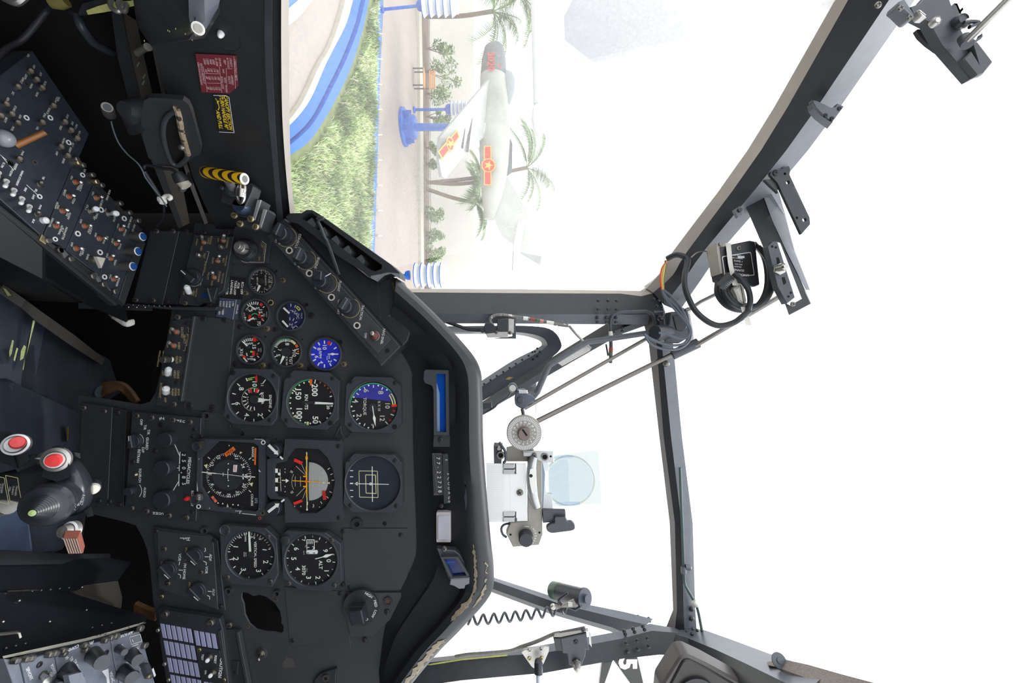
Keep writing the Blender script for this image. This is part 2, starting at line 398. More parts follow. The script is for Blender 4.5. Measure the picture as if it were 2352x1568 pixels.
# ---------------------------------------------------------------- the ground outside
CONC = mat('pale_concrete', (206, 203, 198), .85, var=.1, sc=3, sc2=.4)
PAVE = mat('brick_paving', (168, 156, 148), .85, var=.14, sc=5, sc2=.5)
KERB = mat('pale_kerb', (196, 190, 176), .8, var=.12, sc=4)
BLUK = mat('blue_glazed_kerb', (22, 106, 204), .4, var=.14, sc=6)
BLUP = mat('blue_enamel', (24, 96, 190), .4, var=.1, sc=3)
SOIL = mat('brown_soil', (120, 102, 92), .9, var=.3, sc=6)
STUC = mat('white_stucco', (244, 241, 233), .85, var=.05, sc=1.5, sc2=.3)
GRSB = mat('turf', (126, 138, 88), .9, var=.4, sc=5, sc2=.8)
b = MB(W0); g = [V((-70, -40, -.02)), V((70, -40, -.02)), V((70, 120, -.02)), V((-70, 120, -.02))]
b.add(g, [(0, 1, 2, 3)], CONC); single('ground', b, kind='structure')

def slab(pts, z0, z1, m, b=None):
    """raised bed or strip whose top outline is seen at pts"""
    b = b or MB(W0); q = [G(x, y, z1) for x, y in pts]; q = [V((p.x, p.y)) for p in q]; b.prism(q, z0 * 1000, z1 * 1000, m); return b
I0 = [(803, -60), (793, 0), (775, 65), (757, 111), (733, 153), (697, 230), (664, 275), (630, 300)]
I1 = [(826, -60), (811, 0), (795, 55), (767, 111), (746, 153), (712, 230), (670, 283), (630, 312)]
I3 = [(864, -60), (848, 0), (834, 65), (807, 153), (769, 233), (716, 318), (670, 354), (630, 380)]
def smooth2(p, n=5): return [(q.x, q.y) for q in spline([V((x, y, 0)) for x, y in p], n)]
def band(a, c, z0, z1, m, name):
    a, c = smooth2(a), smooth2(c); b = MB(W0); lo = []
    for i in range(len(a)):
        p, q = G(*a[i], z1), G(*c[i], z1); lo.append([V((p.x, p.y, z0)), V((p.x, p.y, z1)), V((q.x, q.y, z1)), V((q.x, q.y, z0))])
    b.loft(lo, m); return b
I2 = [(.52 * a[0] + .48 * c[0], .52 * a[1] + .48 * c[1]) for a, c in zip(I1, I3)]
I2b = [(x + 9, y + 6) for x, y in I2]
b = band(I0, I1, -.02, .12, KERB, ''); single('stone_kerb', b, 'curved pale stone kerb on the inner side of the blue ring', 'kerb')
b = band(I1, I2, -.02, .10, BLUK, ''); single('blue_kerb', b, 'inner curved blue glazed kerb next to the pale stone', 'kerb', group='curved blue kerbs')
b = band(I2b, I3, -.02, .16, BLUK, '')
q = smooth2(I3); single('blue_kerb', b, 'outer curved blue glazed kerb holding back the lawn', 'kerb', group='curved blue kerbs')
b = slab([(793, -60), (790, 0), (772, 65), (753, 111), (729, 153), (693, 230), (660, 275), (600, 312), (560, 200), (560, -60)], -.02, .01, mat('apron_concrete', (176, 166, 159), .85, var=.1, sc=4, sc2=.6)); single('road', b, kind='structure')
b = slab([(736, -40), (716, 4), (690, 36), (664, 58), (640, 70), (640, 40), (664, 22), (690, 0), (700, -40)], -.02, .08, STUC)
single('basin_rim', b, 'white rounded rim of the basin seen low in the side window', 'rim')
b = slab([(699, -40), (689, 0), (663, 21), (639, 38), (620, -40)], -.02, .03, mat('blue_tiles', (92, 136, 200), .3, var=.15, sc=5))
single('pool_bottom', b, 'patch of blue tiled pool inside the white rim', 'pool')
# the lawn between the two blue kerbs
LN = [(864, -60), (848, 0), (834, 65), (807, 153), (769, 233), (716, 318), (670, 354), (630, 380), (600, 620), (842, 700), (848, 560), (854, 400), (860, 200), (866, 0), (868, -60)]
b = slab(LN, -.02, .06, GRSB); single('lawn_ground', b, kind='structure')
def blades(n, seed):
    r = random.Random(seed); b = MB(W0); pts = [V((p.x, p.y)) for p in (G(x, y, .06) for x, y in LN)]
    mats = [mat('grass_' + s, c, .7, var=.25, sc=4, sc2=.7) for s, c in (('pale', (206, 220, 168)), ('mid', (176, 198, 128)), ('dark', (116, 142, 90)), ('straw', (206, 196, 170)))]
    def inside(x, y):
        k = False
        for i in range(len(pts)):
            a, c = pts[i - 1], pts[i]
            if (a.y > y) != (c.y > y) and x < (c.x - a.x) * (y - a.y) / (c.y - a.y) + a.x: k = not k
        return k
    done = 0
    from mathutils import noise
    while done < n:
        x, y = r.uniform(-14, -.8), r.uniform(6.5, 14.2)
        if abs(x / y) > .86 or not all(inside(x + ex, y + ey) for ex in (-.14, .14) for ey in (-.14, .14)): continue
        done += 1; nn = noise.noise(V((x * .9, y * .9, 3)))
        m = mats[0 if nn + r.uniform(-.35, .35) > .12 else 1 if nn + r.uniform(-.3, .3) > -.14 else 2] if r.random() > .1 else mats[3]
        h = r.uniform(.08, .24) * (1.25 if m is mats[2] else 1)
        for _ in range(4):
            a = r.uniform(0, 2 * pi); w = r.uniform(.008, .018); ln = r.uniform(.05, .16); bx, by = x + r.uniform(-.06, .06), y + r.uniform(-.06, .06)
            d = V((cos(a), sin(a), 0)); e = V((-sin(a), cos(a), 0)) * w
            p0 = V((bx, by, .05)); p1 = p0 + d * ln * .4 + V((0, 0, h * .7)); p2 = p0 + d * ln + V((0, 0, h))
            b.add([p0 - e, p0 + e, p1 + e * .8, p1 - e * .8, p2], [(0, 1, 2, 3), (3, 2, 4)], m)
    return b
b = blades(7500, 5); single('grass', b, kind='stuff', label='shaggy green grass between the two blue kerbs', cat='grass')
b = slab([(868, -60), (866, 0), (860, 200), (854, 400), (848, 560), (842, 700), (857, 700), (861, 560), (866, 400), (872, 200), (880, 0), (883, -60)], -.02, .14, BLUK)
for y in range(-40, 700, 58): b = slab([(868, y), (878, y), (878, y + 3), (868, y + 3)], .1, .142, KERB, b)
single('blue_kerb', b, 'straight blue glazed kerb between the lawn and the paved walk', 'kerb')
b = slab([(884, -60), (872, 200), (861, 570), (857, 700), (968, 700), (968, 560), (966, 200), (962, -60)], -.02, .02, PAVE); single('path', b, kind='structure')
b = slab([(962, -60), (965, 200), (967, 560), (968, 700), (975, 700), (974, 560), (972, 200), (967, -60)], -.02, .14, KERB); single('stone_kerb', b, 'straight pale kerb along the planting bed by the white wall', 'kerb')
b = slab([(968, -60), (973, 200), (975, 560), (976, 700), (989, 700), (986, 560), (986, 200), (984, -60)], -.02, .16, SOIL); single('soil_bed', b, 'dark brown planting bed at the foot of the white wall', 'flower bed')
a, c = G(984, -60), G(988, 720); b = MB(W0); q = (c - a).normalized(); a = a - q * 4; c = c + q * 25
b.beam([a + V((0, .45, 1.2)), c + V((0, .45, 1.2))], .3, 2.4, (0, 0, 1), STUC); single('wall_garden', b, kind='structure')

# ---------------------------------------------------------------- plants
LEAFM = [mat('leaf_' + s, c, .6, var=.3, sc=8, sc2=1) for s, c in (('deep', (78, 108, 66)), ('mid', (112, 142, 84)), ('pale', (150, 172, 116)))]
BARK = mat('grey_bark', (128, 112, 100), .9, var=.25, sc=8)
def shrub(px0, px1, py, d, wid, name, label, n=420, seed=1, base=None, blobs=5, lean=0):
    r = random.Random(seed); o = P(base or 980, py, d); o.z = .17; top = P(px1, py + lean, d); low = P(px0, py, d)
    T = Thing(name, label, 'shrub', wfr(o), 'shrubs in the planting bed'); s = T.mb(); f = T.mb(); hgt = top.z - low.z; W_ = wid * d / F
    for k in range(blobs):
        t = k / max(1, blobs - 1); cc = V((o.x + (top.x - o.x) * t + r.uniform(-.5, .5) * W_, d + r.uniform(-.2, .2), low.z + hgt * t)); s.tube([o, o.lerp(cc, .5) + V((r.uniform(-.05, .05), 0, .05)), cc], [.025, .018, .006], BARK, 5)
        rr = max(.16, W_ * r.uniform(.28, .48))
        for _ in range(n // blobs):
            u = V((r.gauss(0, 1), r.gauss(0, 1), r.gauss(0, .8))).normalized() * rr * r.uniform(.35, 1) ** .6; p = cc + u
            a = V((r.gauss(0, 1), r.gauss(0, 1), r.gauss(0, .6))).normalized() * r.uniform(.06, .12); e = a.orthogonal().normalized() * .028
            p = f.w(p); f.add([p - a, p + e, p + a, p - e], [(0, 1, 2, 3)], r.choice(LEAFM))
    T.part('stem', s); T.part('foliage', f)
for i, (p0, p1, y, w, sd, le, lb) in enumerate((
        (1005, 1035, 112, 34, 3, 6, 'small loose shrub just below the striped lamp and the tall palm'),
        (1000, 1050, 165, 44, 4, 14, 'bushiest leafy shrub rising behind the orange bench'),
        (1000, 1022, 215, 40, 5, 0, 'round shrub between the orange bench and the slim blue lamp post'),
        (1000, 1030, 268, 22, 6, 0, 'thin shrub half hidden behind the blue pedestal column'),
        (992, 1008, 340, 24, 7, 0, 'low shrub under the swept wing of the jet'),
        (988, 1002, 378, 14, 8, 0, 'tiny plant under the wing tip of the jet'),
        (985, 1010, 488, 36, 9, 6, 'wispy shrub beyond the leaning pair of palm trunks'),
        (985, 1012, 540, 30, 12, 10, 'sparse shrub below the tail of the jet'),
        (980, 1014, 575, 36, 13, 4, 'pale shrub beside the lamp near the air vent'))):
    shrub(p0, p1, y, 20.9, w, 'leafy_shrub', lb, seed=sd, lean=le)
FROND = [mat('frond_' + s, c, .6, var=.25, sc=6, sc2=1) for s, c in (('green', (96, 124, 84)), ('light', (138, 162, 112)))]
def palm(px, py, d, bpx, bpy_, label, n=13, L=2.6, seed=2, trunks=1, dirs=None):
    r = random.Random(seed); c = P(px, py, d); o = P(bpx, bpy_, d); o.z = .17
    T = Thing('palm_tree', label, 'palm tree', wfr(o), 'palms behind the jet'); s = T.mb()
    m = o.lerp(c, .5) + V((.1, 0, .1)); s.tube(spline([o, m, c], 6), .10, BARK, 8); T.part('trunk', s)
    for k in range(n):
        a = 2 * pi * k / n + r.uniform(-.2, .2) if dirs is None else rad(dirs[k]); up = r.uniform(.05, 1.15); f = T.mb(); l = L * r.uniform(.8, 1.1)
        h = V((cos(a), r.uniform(-.7, 0), 0)).normalized() if dirs is None else V((cos(a) * .9, r.uniform(-.4, .4), 0)); up = up if dirs is None else sin(a)
        pts = [c + h * l * t + V((0, 0, up * l * t - .62 * l * t * t)) for t in (0, .2, .4, .6, .8, 1)]; pts = spline(pts, 3)
        f.tube(pts, [.03 - .025 * i / len(pts) for i in range(len(pts))], FROND[1], 4)
        for i in range(2, len(pts) - 1):
            t = (pts[i + 1] - pts[i]).normalized(); sd = t.cross(V((0, 0, 1))); sd = sd.normalized() if sd.length > .05 else V((1, 0, 0))
            w = .55 * sin(pi * min(1, (i + 1) / len(pts))) ** .6
            for sg in (-1, 1):
                for jj in (0, .5):
                    p = pts[i].lerp(pts[i + 1], jj); q = p + sd * sg * w * r.uniform(.8, 1.1) + t * .28 - V((0, 0, .22)); e = t * .035
                    f.add([f.w(u) for u in (p - e, p + e, q)], [(0, 1, 2)], FROND[r.random() > .5])
        T.part('frond', f)
palm(1132, 26, 20.9, 984, 38, 'tallest palm with a full crown over the nose of the jet', 20, 3.1, 2)
palm(1185, -20, 20.9, 984, -60, 'palm partly cut off beyond the tall palm, near the grey rotor blade', 13, 2.8, 8)
palm(1210, 385, 21, 984, 420, 'palm whose crown shows behind the fin of the jet', 11, 2.2, 3)
palm(1098, 418, 21, 984, 418, 'palm with a straight trunk under the tail of the jet', 8, 1.8, 4)
palm(1090, 465, 21, 984, 434, 'palm with a leaning trunk, first of the pair under the tail of the jet', 8, 1.8, 5)

# ---------------------------------------------------------------- lamp posts, bench
LSH = mat('lamp_white_ribs', (226, 226, 222), .4, var=.04)
def lamp(bpx, bpy_, tpx, tpy, s0, s1, wid, d, label):
    o = P(bpx, bpy_, d); o.z = .17 if d < 15 else .03; c = P(tpx, tpy, d); k = d / F
    T = Thing('lamp_post', label, 'street lamp', wfr(o), 'garden lamp posts'); s = T.mb(); s.tube([o, c], 3.2 * k, BLUP, 10)
    z = V((0, 0, 1))
    def lat(bb, cc, pr, m, n=24): bb.loft([[bb.w(cc + V((rr * k * cos(2 * pi * i / n), rr * k * sin(2 * pi * i / n), zz * k))) for i in range(n)] for rr, zz in pr], m)
    lat(s, o, [(7, 0), (7, 3), (4, 5)], BLUP); T.part('pole', s)
    h = T.mb(); lat(h, c, [(3, -8), (9, -5), (11, 0), (11, 4), (4, 5)], BLUP); T.part('socket', h)
    n = 5; st = (s1 - s0) / n; q = P(s0, tpy, d)
    for i in range(n):
        e = T.mb(); cc = q + z * (st * i * k)
        lat(e, cc, [(wid * .5, 0), (wid * .5, st * .12)], BLUP); lat(e, cc, [(wid * .49, st * .12), (wid * .34, st * .75), (wid * .36, st)], LSH)
        T.part('shade_ring', e)
lamp(866, 22, 964, 13, 970, 1052, 46, 13.8, 'tall blue lamp post with stacked white shade rings next to the tall palm')
lamp(949, 252, 1030, 251, 1036, 1078, 34, 18.8, 'slim blue lamp post standing beside the blue jet pedestal')
lamp(866, 633, 937, 632, 955, 1028, 58, 13.8, 'blue lamp post with white shade rings showing past the air vent')
WOOD = mat('orange_wood', (206, 150, 92), .6, var=.15, sc=8); IRON = mat('dark_iron', (74, 74, 78), .5, var=.1)
o = G(953, 180, .09); T = Thing('garden_bench', 'orange wooden bench with dark iron legs by the white wall', 'bench', wfr(o)); k = o.y / F
for nm, z, dy in (('seat', .42, 0), ('backrest', .66, .22)):
    e = T.mb(); 
    for q in range(3): e.beam([o + V((-.42, dy + (q * .12 if nm == 'seat' else 0) - .1, z + (q * .1 if nm != 'seat' else 0))), o + V((.42, dy + (q * .12 if nm == 'seat' else 0) - .1, z + (q * .1 if nm != 'seat' else 0)))], .1 if nm == 'seat' else .03, .03 if nm == 'seat' else .08, (0, 0, 1), WOOD)
    T.part(nm, e)
for sx in (-.38, .38):
    for dy in (-.12, .14): e = T.mb(); e.beam([o + V((sx, dy, -.06)), o + V((sx, dy, .42 if dy < 0 else .9))], .04, .05, (0, 1, 0), IRON); T.part('leg', e)

# ---------------------------------------------------------------- the jet on its pedestal
JG = mat('jet_pale_grey', (186, 188, 184), .5, var=.12, sc=2, sc2=.5); JC = mat('jet_camouflage', (172, 174, 164), .55, var=.3, sc=1.2, sc2=.5); JD = mat('jet_nose_grey', (110, 112, 116), .5, var=.15, sc=2)
JR = mat('jet_red', (214, 60, 50), .5, var=.04); JY = mat('jet_yellow', (236, 190, 80), .5, var=.04); JW = mat('jet_white', (214, 216, 214), .45, var=.06, sc=2)
JDEP = 17.0
T = Thing('jet_fighter', 'camouflaged swept-wing jet fighter mounted on a blue pedestal, red number on its nose', 'aircraft', wfr(P(1132, 300, JDEP)))
S = [(104, 1122, 1153), (112, 1113, 1158), (139, 1107, 1162), (177, 1103, 1163), (236, 1102, 1168), (312, 1101, 1172), (379, 1102, 1168), (430, 1105, 1160), (470, 1109, 1148), (503, 1113, 1136)]
def fus(i0, i1, m, b):
    lo = []
    for y, a, c in S[i0:i1]:
        q = P((a + c) / 2, y, JDEP); rr = (c - a) / 2 * JDEP / F; lo.append([b.w(q + V((0, rr * .95 * cos(2 * pi * j / 28), rr * sin(2 * pi * j / 28)))) for j in range(28)])
    b.loft(lo, m)
e = T.mb(); fus(0, 4, JD, e); T.part('nose', e); e = T.mb(); fus(3, 10, JC, e); body = T.part('fuselage', e)
e = T.mb(); lo = []
for y, c, rr in ((160, 1158, 4), (168, 1164, 14), (185, 1166, 19), (210, 1168, 15), (238, 1168, 4)):
    lo.append([e.w(P(c, y, JDEP) + V((0, rr * .7 * JDEP / F * cos(2 * pi * j / 20), rr * JDEP / F * sin(2 * pi * j / 20)))) for j in range(20)])
e.loft(lo, mat('jet_canopy_glass', (150, 158, 160), .15, var=.1, sc=3)); T.part('cockpit_canopy', e)
def plate(pts, th, m, b):
    n = V((0, 1, 0)) if th > 0 else V(); q = [P(*p) for p in pts]; nn = (q[1] - q[0]).cross(q[2] - q[0]).normalized(); nn = nn if nn.y > 0 else -nn
    b.loft([[b.w(p) for p in q], [b.w(p + nn * abs(th)) for p in q]], m)
e = T.mb(); plate([(1129, 175, 16.6), (1113, 314, 16.6), (1075, 345, 15.9), (1024, 410, 14.6), (1015, 405, 14.5), (1008, 368, 14.5), (1011, 314, 14.9)], .14, JG, e); wing = T.part('wing', e)
e = T.mb(); plate([(1129, 175, 16.55), (1128, 200, 16.5), (1113, 300, 16.5), (1107, 312, 16.55), (1115, 240, 16.5)], .05, JW, e); T.part('wing_root_fairing', e)
for a in (((1083, 240, 15.9), (1085, 270, 15.85), (1075, 348, 15.75), (1071, 348, 15.7), (1079, 268, 15.8)), ((1066, 258, 15.6), (1069, 285, 15.55), (1063, 340, 15.5), (1059, 338, 15.5), (1063, 285, 15.5))):
    e = T.mb(); plate(a, .04, IRON, e); T.part('wing_fence', e)
e = T.mb(); plate([(1162, 400, 17), (1214, 493, 17.1), (1247, 560, 17.2), (1241, 610, 17.2), (1197, 583, 17.1), (1182, 564, 17.1), (1150, 540, 17.05), (1136, 505, 17)], .12, JG, e); T.part('tail_fin', e)
e = T.mb(); plate([(1205, 508, 16.9), (1194, 585, 16.3), (1178, 620, 15.9), (1181, 560, 16.3), (1190, 510, 16.9)], .08, JW, e); T.part('tailplane', e)
e = T.mb(); plate([(1170, 312, 17), (1177, 330, 17), (1176, 395, 17), (1164, 404, 17)], .06, JD, e); T.part('dorsal_fence', e)
def roundel(fr, K, x0, x1, y0, y1, cx, cy, r, nm, zz=0):
    e = MB(fr, K)
    e.flat([(x0, y0), (x1, y0), (x1, y1), (x0, y1)], JY, zz); w = (x1 - x0) * .12
    e.flat([(x0 + w, y0 + w), (x1 - w, y0 + w), (x1 - w, y1 - w), (x0 + w, y1 - w)], JR, zz + 4); return e
jf = Fr(P(1121, 379, 16.36)); q = MB(jf, M8)
q.flat([(598, 795), (638, 795), (638, 1010), (598, 1010)], JY); q.flat([(603, 800), (633, 800), (633, 1005), (603, 1005)], JR, 5); q.dot(622, 902, 38, JY, 8, 32); q.dot(622, 902, 33, JR, 12, 32)
q.flat([(622 + (28 if i % 2 == 0 else 11) * cos(pi * i / 5), 902 + (28 if i % 2 == 0 else 11) * sin(pi * i / 5)) for i in range(10)], JY, 16)
q2 = T.mb(); q2.add([q2.w(jf.M @ v) for v in q.v], [tuple(f) for f in q.f], JY); q2.mats = q.mats; q2.m = q.m; T.part('roundel', q2, body)
pa, pb, pc = P(1113, 314, 16.6), P(1024, 410, 14.6), P(1129, 175, 16.6); wn = Fr(P(1042, 335, 15.05) , (pa - pc).normalized(), (pa - pb).normalized())
if wn.z.y > 0: wn = Fr(wn.o, -wn.x, wn.y)
wn.o = wn.o + wn.z * .12
q = MB(wn, M8); q.flat([(362, 825), (385, 868), (482, 745), (468, 705)], JY); q.flat([(370, 826), (387, 858), (474, 745), (465, 716)], JR, 8); q.dot(428, 783, 36, JY, 12, 28); q.dot(428, 783, 30, JR, 16, 28)
q.flat([(428 + (26 if i % 2 == 0 else 10) * cos(pi * i / 5 + .4), 783 + (26 if i % 2 == 0 else 10) * sin(pi * i / 5 + .4)) for i in range(10)], JY, 20)
q2 = T.mb(); q2.add([q2.w(wn.M @ v) for v in q.v], [tuple(f) for f in q.f], JY); q2.mats = q.mats; q2.m = q.m; T.part('roundel', q2, wing)
nf = Fr(P(1128, 142, 16.42)); q = MB(nf, M8); q.t('3020', 638, 335, 38, JR, 0, 0, bold=.02, sx=1.0); q.t('00', 682, 360, 16, JR, 0, 0)
q2 = T.mb(); q2.add([q2.w(nf.M @ v) for v in q.v], [tuple(f) for f in q.f], JR); T.part('number', q2)
o = G(925, 292); T = Thing('pedestal', 'round blue pedestal and column carrying the jet fighter', 'pedestal', wfr(o)); k = o.y / F
def lat(bb, cc, pr, m, n=28): bb.loft([[bb.w(cc + V((rr * cos(2 * pi * i / n), rr * sin(2 * pi * i / n), zz))) for i in range(n)] for rr, zz in pr], m)
e = T.mb(); lat(e, o, [(.74, -.05), (.74, .12), (.68, .16)], BLUP); T.part('base_disc', e)
e = T.mb(); lat(e, o, [(.5, .14), (.46, .5), (.40, .56)], BLUP); T.part('drum', e)
e = T.mb(); lat(e, o, [(.15, .55), (.14, 3.05)], BLUP); T.part('column', e)
for i in range(6):
    a = i * pi / 3; e = T.mb(); u = V((cos(a), sin(a), 0)); e.beam([o + u * .4 + V((0, 0, .2)), o + u * .7 + V((0, 0, .2))], .05, .3, (0, 0, 1), BLUP); T.part('buttress', e)

# pale probe of another display aircraft, rotor blade of this helicopter, tail fin beyond the right side
T = MB(W0); d = 12; kk = d / F
T.tube([P(1240, -40, d), P(1240, 240, d)], [22 * kk, 15 * kk], JW, 16); T.tube([P(1236, 232, d), P(1234, 250, d), P(1233, 275, d), P(1234, 300, d), P(1236, 316, d)], [3 * kk, 11 * kk, 13 * kk, 8 * kk, 1 * kk], JW, 16)
single('missile_rail', T, 'pale tapered probe lying level in the haze above the jet', 'probe')
ROT = mat('rotor_grey', (168, 172, 180), .5, var=.08, sc=2)
T = MB(W0); d = 4.0
q = [P(*p, d) for p in ((1295, 38), (1297, 92), (1352, 136), (1700, 60), (1950, 0), (2050, -60), (1600, -60), (1330, -30))]
T.loft([[p for p in q], [p + V((0, .05, .06)) for p in q]], ROT); single('rotor_blade', T, 'broad grey rotor blade hanging over the jet, chamfered tip', 'rotor blade')
T = Thing('aircraft_tail', 'pale tail fin with a black star and white numeral under the frame corner', 'aircraft', wfr(P(1430, 1570, 8))); f = front(1430, 1560, 8)
e = T.mb(); q = [P(*kp(M5, *p), 8.03) for p in ((1200, 1000), (1310, 960), (1640, 920), (1740, 980), (1790, 1300), (1190, 1300))]; e.loft([[e.w(p) for p in q], [e.w(p + V((0, .12, 0))) for p in q]], JW); T.part('fin', e)
q = MB(f, M5); q.flat([(1308, 978), (1409, 954), (1290, 1290), (1270, 1290)], DARK); q.flat([(1415, 952), (1635, 925), (1720, 1290), (1660, 1290)], DARK); q.t('5', 1555, 988, 160, JW, 0, 6, bold=.05)
q2 = T.mb(); q2.add([q2.w(f.M @ v) for v in q.v], [tuple(x) for x in q.f], DARK); q2.mats = q.mats; q2.m = q.m; T.part('star_marking', q2)
# ---------------------------------------------------------------- canopy frame
CAN = mat('canopy_black', (50, 52, 57), .38, var=.2, sc=90, sc2=6, chip=((120, 120, 116), .27, 60))
CANG_LIT = mat('canopy_grey_lit_faces', (98, 102, 110), .34, var=.15, sc=80)  # lighter tone paints light onto sky-facing frame faces; also used on grey fittings
TAN = mat('seal_tan', (178, 170, 160), .7, var=.1, sc=60)
BRN = mat('brown_black_edge', (58, 50, 50), .5, var=.2, sc=60)
CRE = mat('dried_sealant', (190, 178, 140), .8, var=.25, sc=120)
RIV = mat('rivet_dark', (44, 46, 50), .35, var=.15)
def strips(name, stations, mats, depth=.05, label=None, extra=None, kind='structure', cat=None, group=None, sm=0):
    """frame member: each station lists the corners seen across it (px, py, distance); depth closes it at the back"""
    b = MB(W0); n = len(stations[0]); rows = []
    for s in stations:
        q = [P(*p) for p in s]; back = [q[-1] + ray(s[-1][0], s[-1][1]) * depth, q[0] + ray(s[0][0], s[0][1]) * depth]
        c = (q[0] + q[-1]) / 2; back = [p + (c - p) * .12 for p in back]; rows.append(q + back)
    if sm:
        cols = [spline([r[j] for r in rows], sm) for j in range(n + 2)]; rows = [[c[i] for c in cols] for i in range(len(cols[0]))]
    m = n + 2
    for j in range(m):
        k = (j + 1) % m
        b.loft([[r[j], r[k]] for r in rows], mats[j] if j < n - 1 else mats[-1], closed=False)
    for r in (rows[0], rows[-1]): b.add(r, [tuple(range(m))], mats[-1])
    if extra: extra(b)
    return single(name, b, label, cat, kind, group)
def rivets(b, pts, d, r=4.2, m=RIV, K=K0):
    for p in pts:
        x, y = kp(K, *p); dd = d if not callable(d) else d(x, y); b.ball(P(x, y, dd), r * dd / F, m, 10, 6)
# left side: roof rail, front post, sill
def ex(b):
    rivets(b, [(1860, 165), (1900, 180), (1940, 190), (1885, 222), (1925, 225)], .787, 3.2, RIV, M2)
strips('trim_1', [[(1935, -30, .42), (1965, -30, .41), (2062, -30, .39), (2122, -30, .40)], [(1717, 345, .60), (1748, 345, .59), (1806, 345, .57), (1856, 345, .58)],
    [(1545, 578, .755), (1578, 578, .745), (1622, 570, .725), (1668, 562, .735)], [(1513, 630, .80), (1545, 632, .79), (1572, 640, .77), (1612, 640, .78)], [(1478, 658, .83), (1500, 672, .82), (1525, 700, .80), (1560, 715, .81)]],
    [TAN, CAN, CANG_LIT, CAN], .05, extra=ex, sm=3)
def ex(b):
    rivets(b, [(x, y) for x in (1405, 1485, 1555) for y in (178, 248)], .782, 4, RIV, M2); rivets(b, [(x, y) for x in (1397, 1472, 1548) for y in (320, 356)], .79, 4, RIV, M2)
    rivets(b, [(1600, 405), (1600, 430), (1530, 440)], .80, 3.6, RIV, M2)
strips('trim_2', [[(930, 663, .80), (930, 671, .79), (930, 719, .77), (930, 742, .785)], [(1200, 664, .81), (1200, 673, .80), (1200, 721, .78), (1200, 743, .795)],
    [(1425, 667, .82), (1425, 674, .81), (1425, 722, .79), (1425, 745, .805)], [(1470, 668, .83), (1473, 680, .82), (1480, 722, .80), (1490, 745, .815)], [(1500, 650, .835), (1512, 670, .825), (1525, 715, .805), (1535, 735, .82)]],
    [TAN, CAN, CANG_LIT, CAN], .05, extra=ex)
def dl(py): return .49 / (.5 - (py - 784) / F)      # distance of the left wall's surface on a sight line
def sst(y, g0, g1, t0, t1): d = dl(y); return [(g0, y, d), (g1, y, d - .006), (g1 + 2, y, d + .014), (t0 - 1, y, d + .016), (t0, y, d + .004), (t1, y, d + .02)]
strips('trim_3', [sst(-60, 607, 625, 647, 665), sst(0, 607, 625, 646, 664), sst(130, 608, 625, 646, 664), sst(260, 616, 631, 648, 665), sst(360, 625, 637, 654, 667), sst(430, 631, 643, 660, 671), sst(500, 636, 650, 667, 678), sst(560, 640, 656, 674, 684)],
    [CANG_LIT, CAN, BLKS, BLKS, TAN, BLKS], .05, sm=3)
# cross arch between the two roof corners
def ex(b):
    rivets(b, [(1915, 320)], .772, 8, SCB, M2); rivets(b, [(1960, 695)], .792, 8, SCR, M2)
    rivets(b, [(768, 392)], .795, 6, SCR, M6); rivets(b, [(790, 750), (790, 832)], .795, 6, SCB, M6)
strips('trim_4', [[(1470, 715, .83), (1497, 722, .80), (1512, 722, .79), (1538, 722, .80)], [(1489, 780, .83), (1507, 780, .80), (1519, 780, .79), (1545, 780, .80)], [(1514, 1000, .83), (1524, 1000, .80), (1541, 1000, .79), (1566, 1000, .80)],
    [(1538, 1200, .83), (1550, 1200, .80), (1565, 1200, .79), (1591, 1200, .80)], [(1546, 1400, .83), (1555, 1400, .80), (1570, 1400, .79), (1597, 1400, .80)], [(1530, 1440, .83), (1550, 1445, .80), (1572, 1445, .79), (1600, 1445, .80)], [(1523, 1462, .83), (1545, 1470, .80), (1572, 1470, .79), (1600, 1470, .80)]],
    [BRN, CAN, CANG_LIT, CANG_LIT], .03, extra=ex)
# right side: front post, roof rail
def ex(b):
    b.tube([P(935, 1534, .722), P(1060, 1514, .727), P(1165, 1504, .737)], .0013, mat('chromate_line', (196, 196, 110), .6, var=.3, sc=200), 6)
    rivets(b, [(1515, 685), (1597, 662), (1688, 640), (1525, 712), (1612, 692), (1704, 670)], .775, 4.4, RIV, M5); rivets(b, [(1537, 795), (1636, 772), (1733, 750), (1550, 870), (1645, 850), (1745, 825)], .752, 4.6, RIV, M5)
strips('trim_5', [[(900, 1520, .74), (900, 1530, .72), (900, 1585, .70)], [(1060, 1503, .75), (1060, 1513, .73), (1060, 1562, .71)], [(1235, 1483, .77), (1250, 1499, .75), (1250, 1545, .73)], [(1425, 1449, .79), (1428, 1466, .77), (1431, 1512, .75)],
    [(1493, 1432, .80), (1497, 1448, .78), (1515, 1503, .76)], [(1540, 1440, .80), (1545, 1452, .78), (1560, 1505, .76)], [(1580, 1448, .80), (1590, 1460, .775), (1602, 1505, .755)]], [CANG_LIT, CAN, CAN], .05, extra=ex)
def ex(b): rivets(b, [(745, 940), (800, 925), (840, 938), (797, 968), (2090 - 1300, 968)], .772, 3.4, RIV, M6)
strips('trim_6', [[(1570, 1440, .80), (1552, 1456, .778), (1545, 1500, .758)], [(1617, 1446, .79), (1580, 1465, .765), (1591, 1503, .75)], [(1690, 1472, .73), (1643, 1491, .70), (1643, 1530, .69)], [(1765, 1500, .66), (1712, 1523, .63), (1696, 1566, .62)], [(1900, 1545, .55), (1850, 1590, .52), (1800, 1640, .52)]],
    [CANG_LIT, CAN, CAN], .05, extra=ex)
def ex(b):
    b.ball(PK(M5, 1557, 540, 1.0), 9 * 1.0 / F, HOLE, 12, 6, (.4, .3, 1.0)); rivets(b, [(1645, 547), (1655, 572), (1743, 566), (1753, 592)], 1.005, 3.4, RIV, M5)
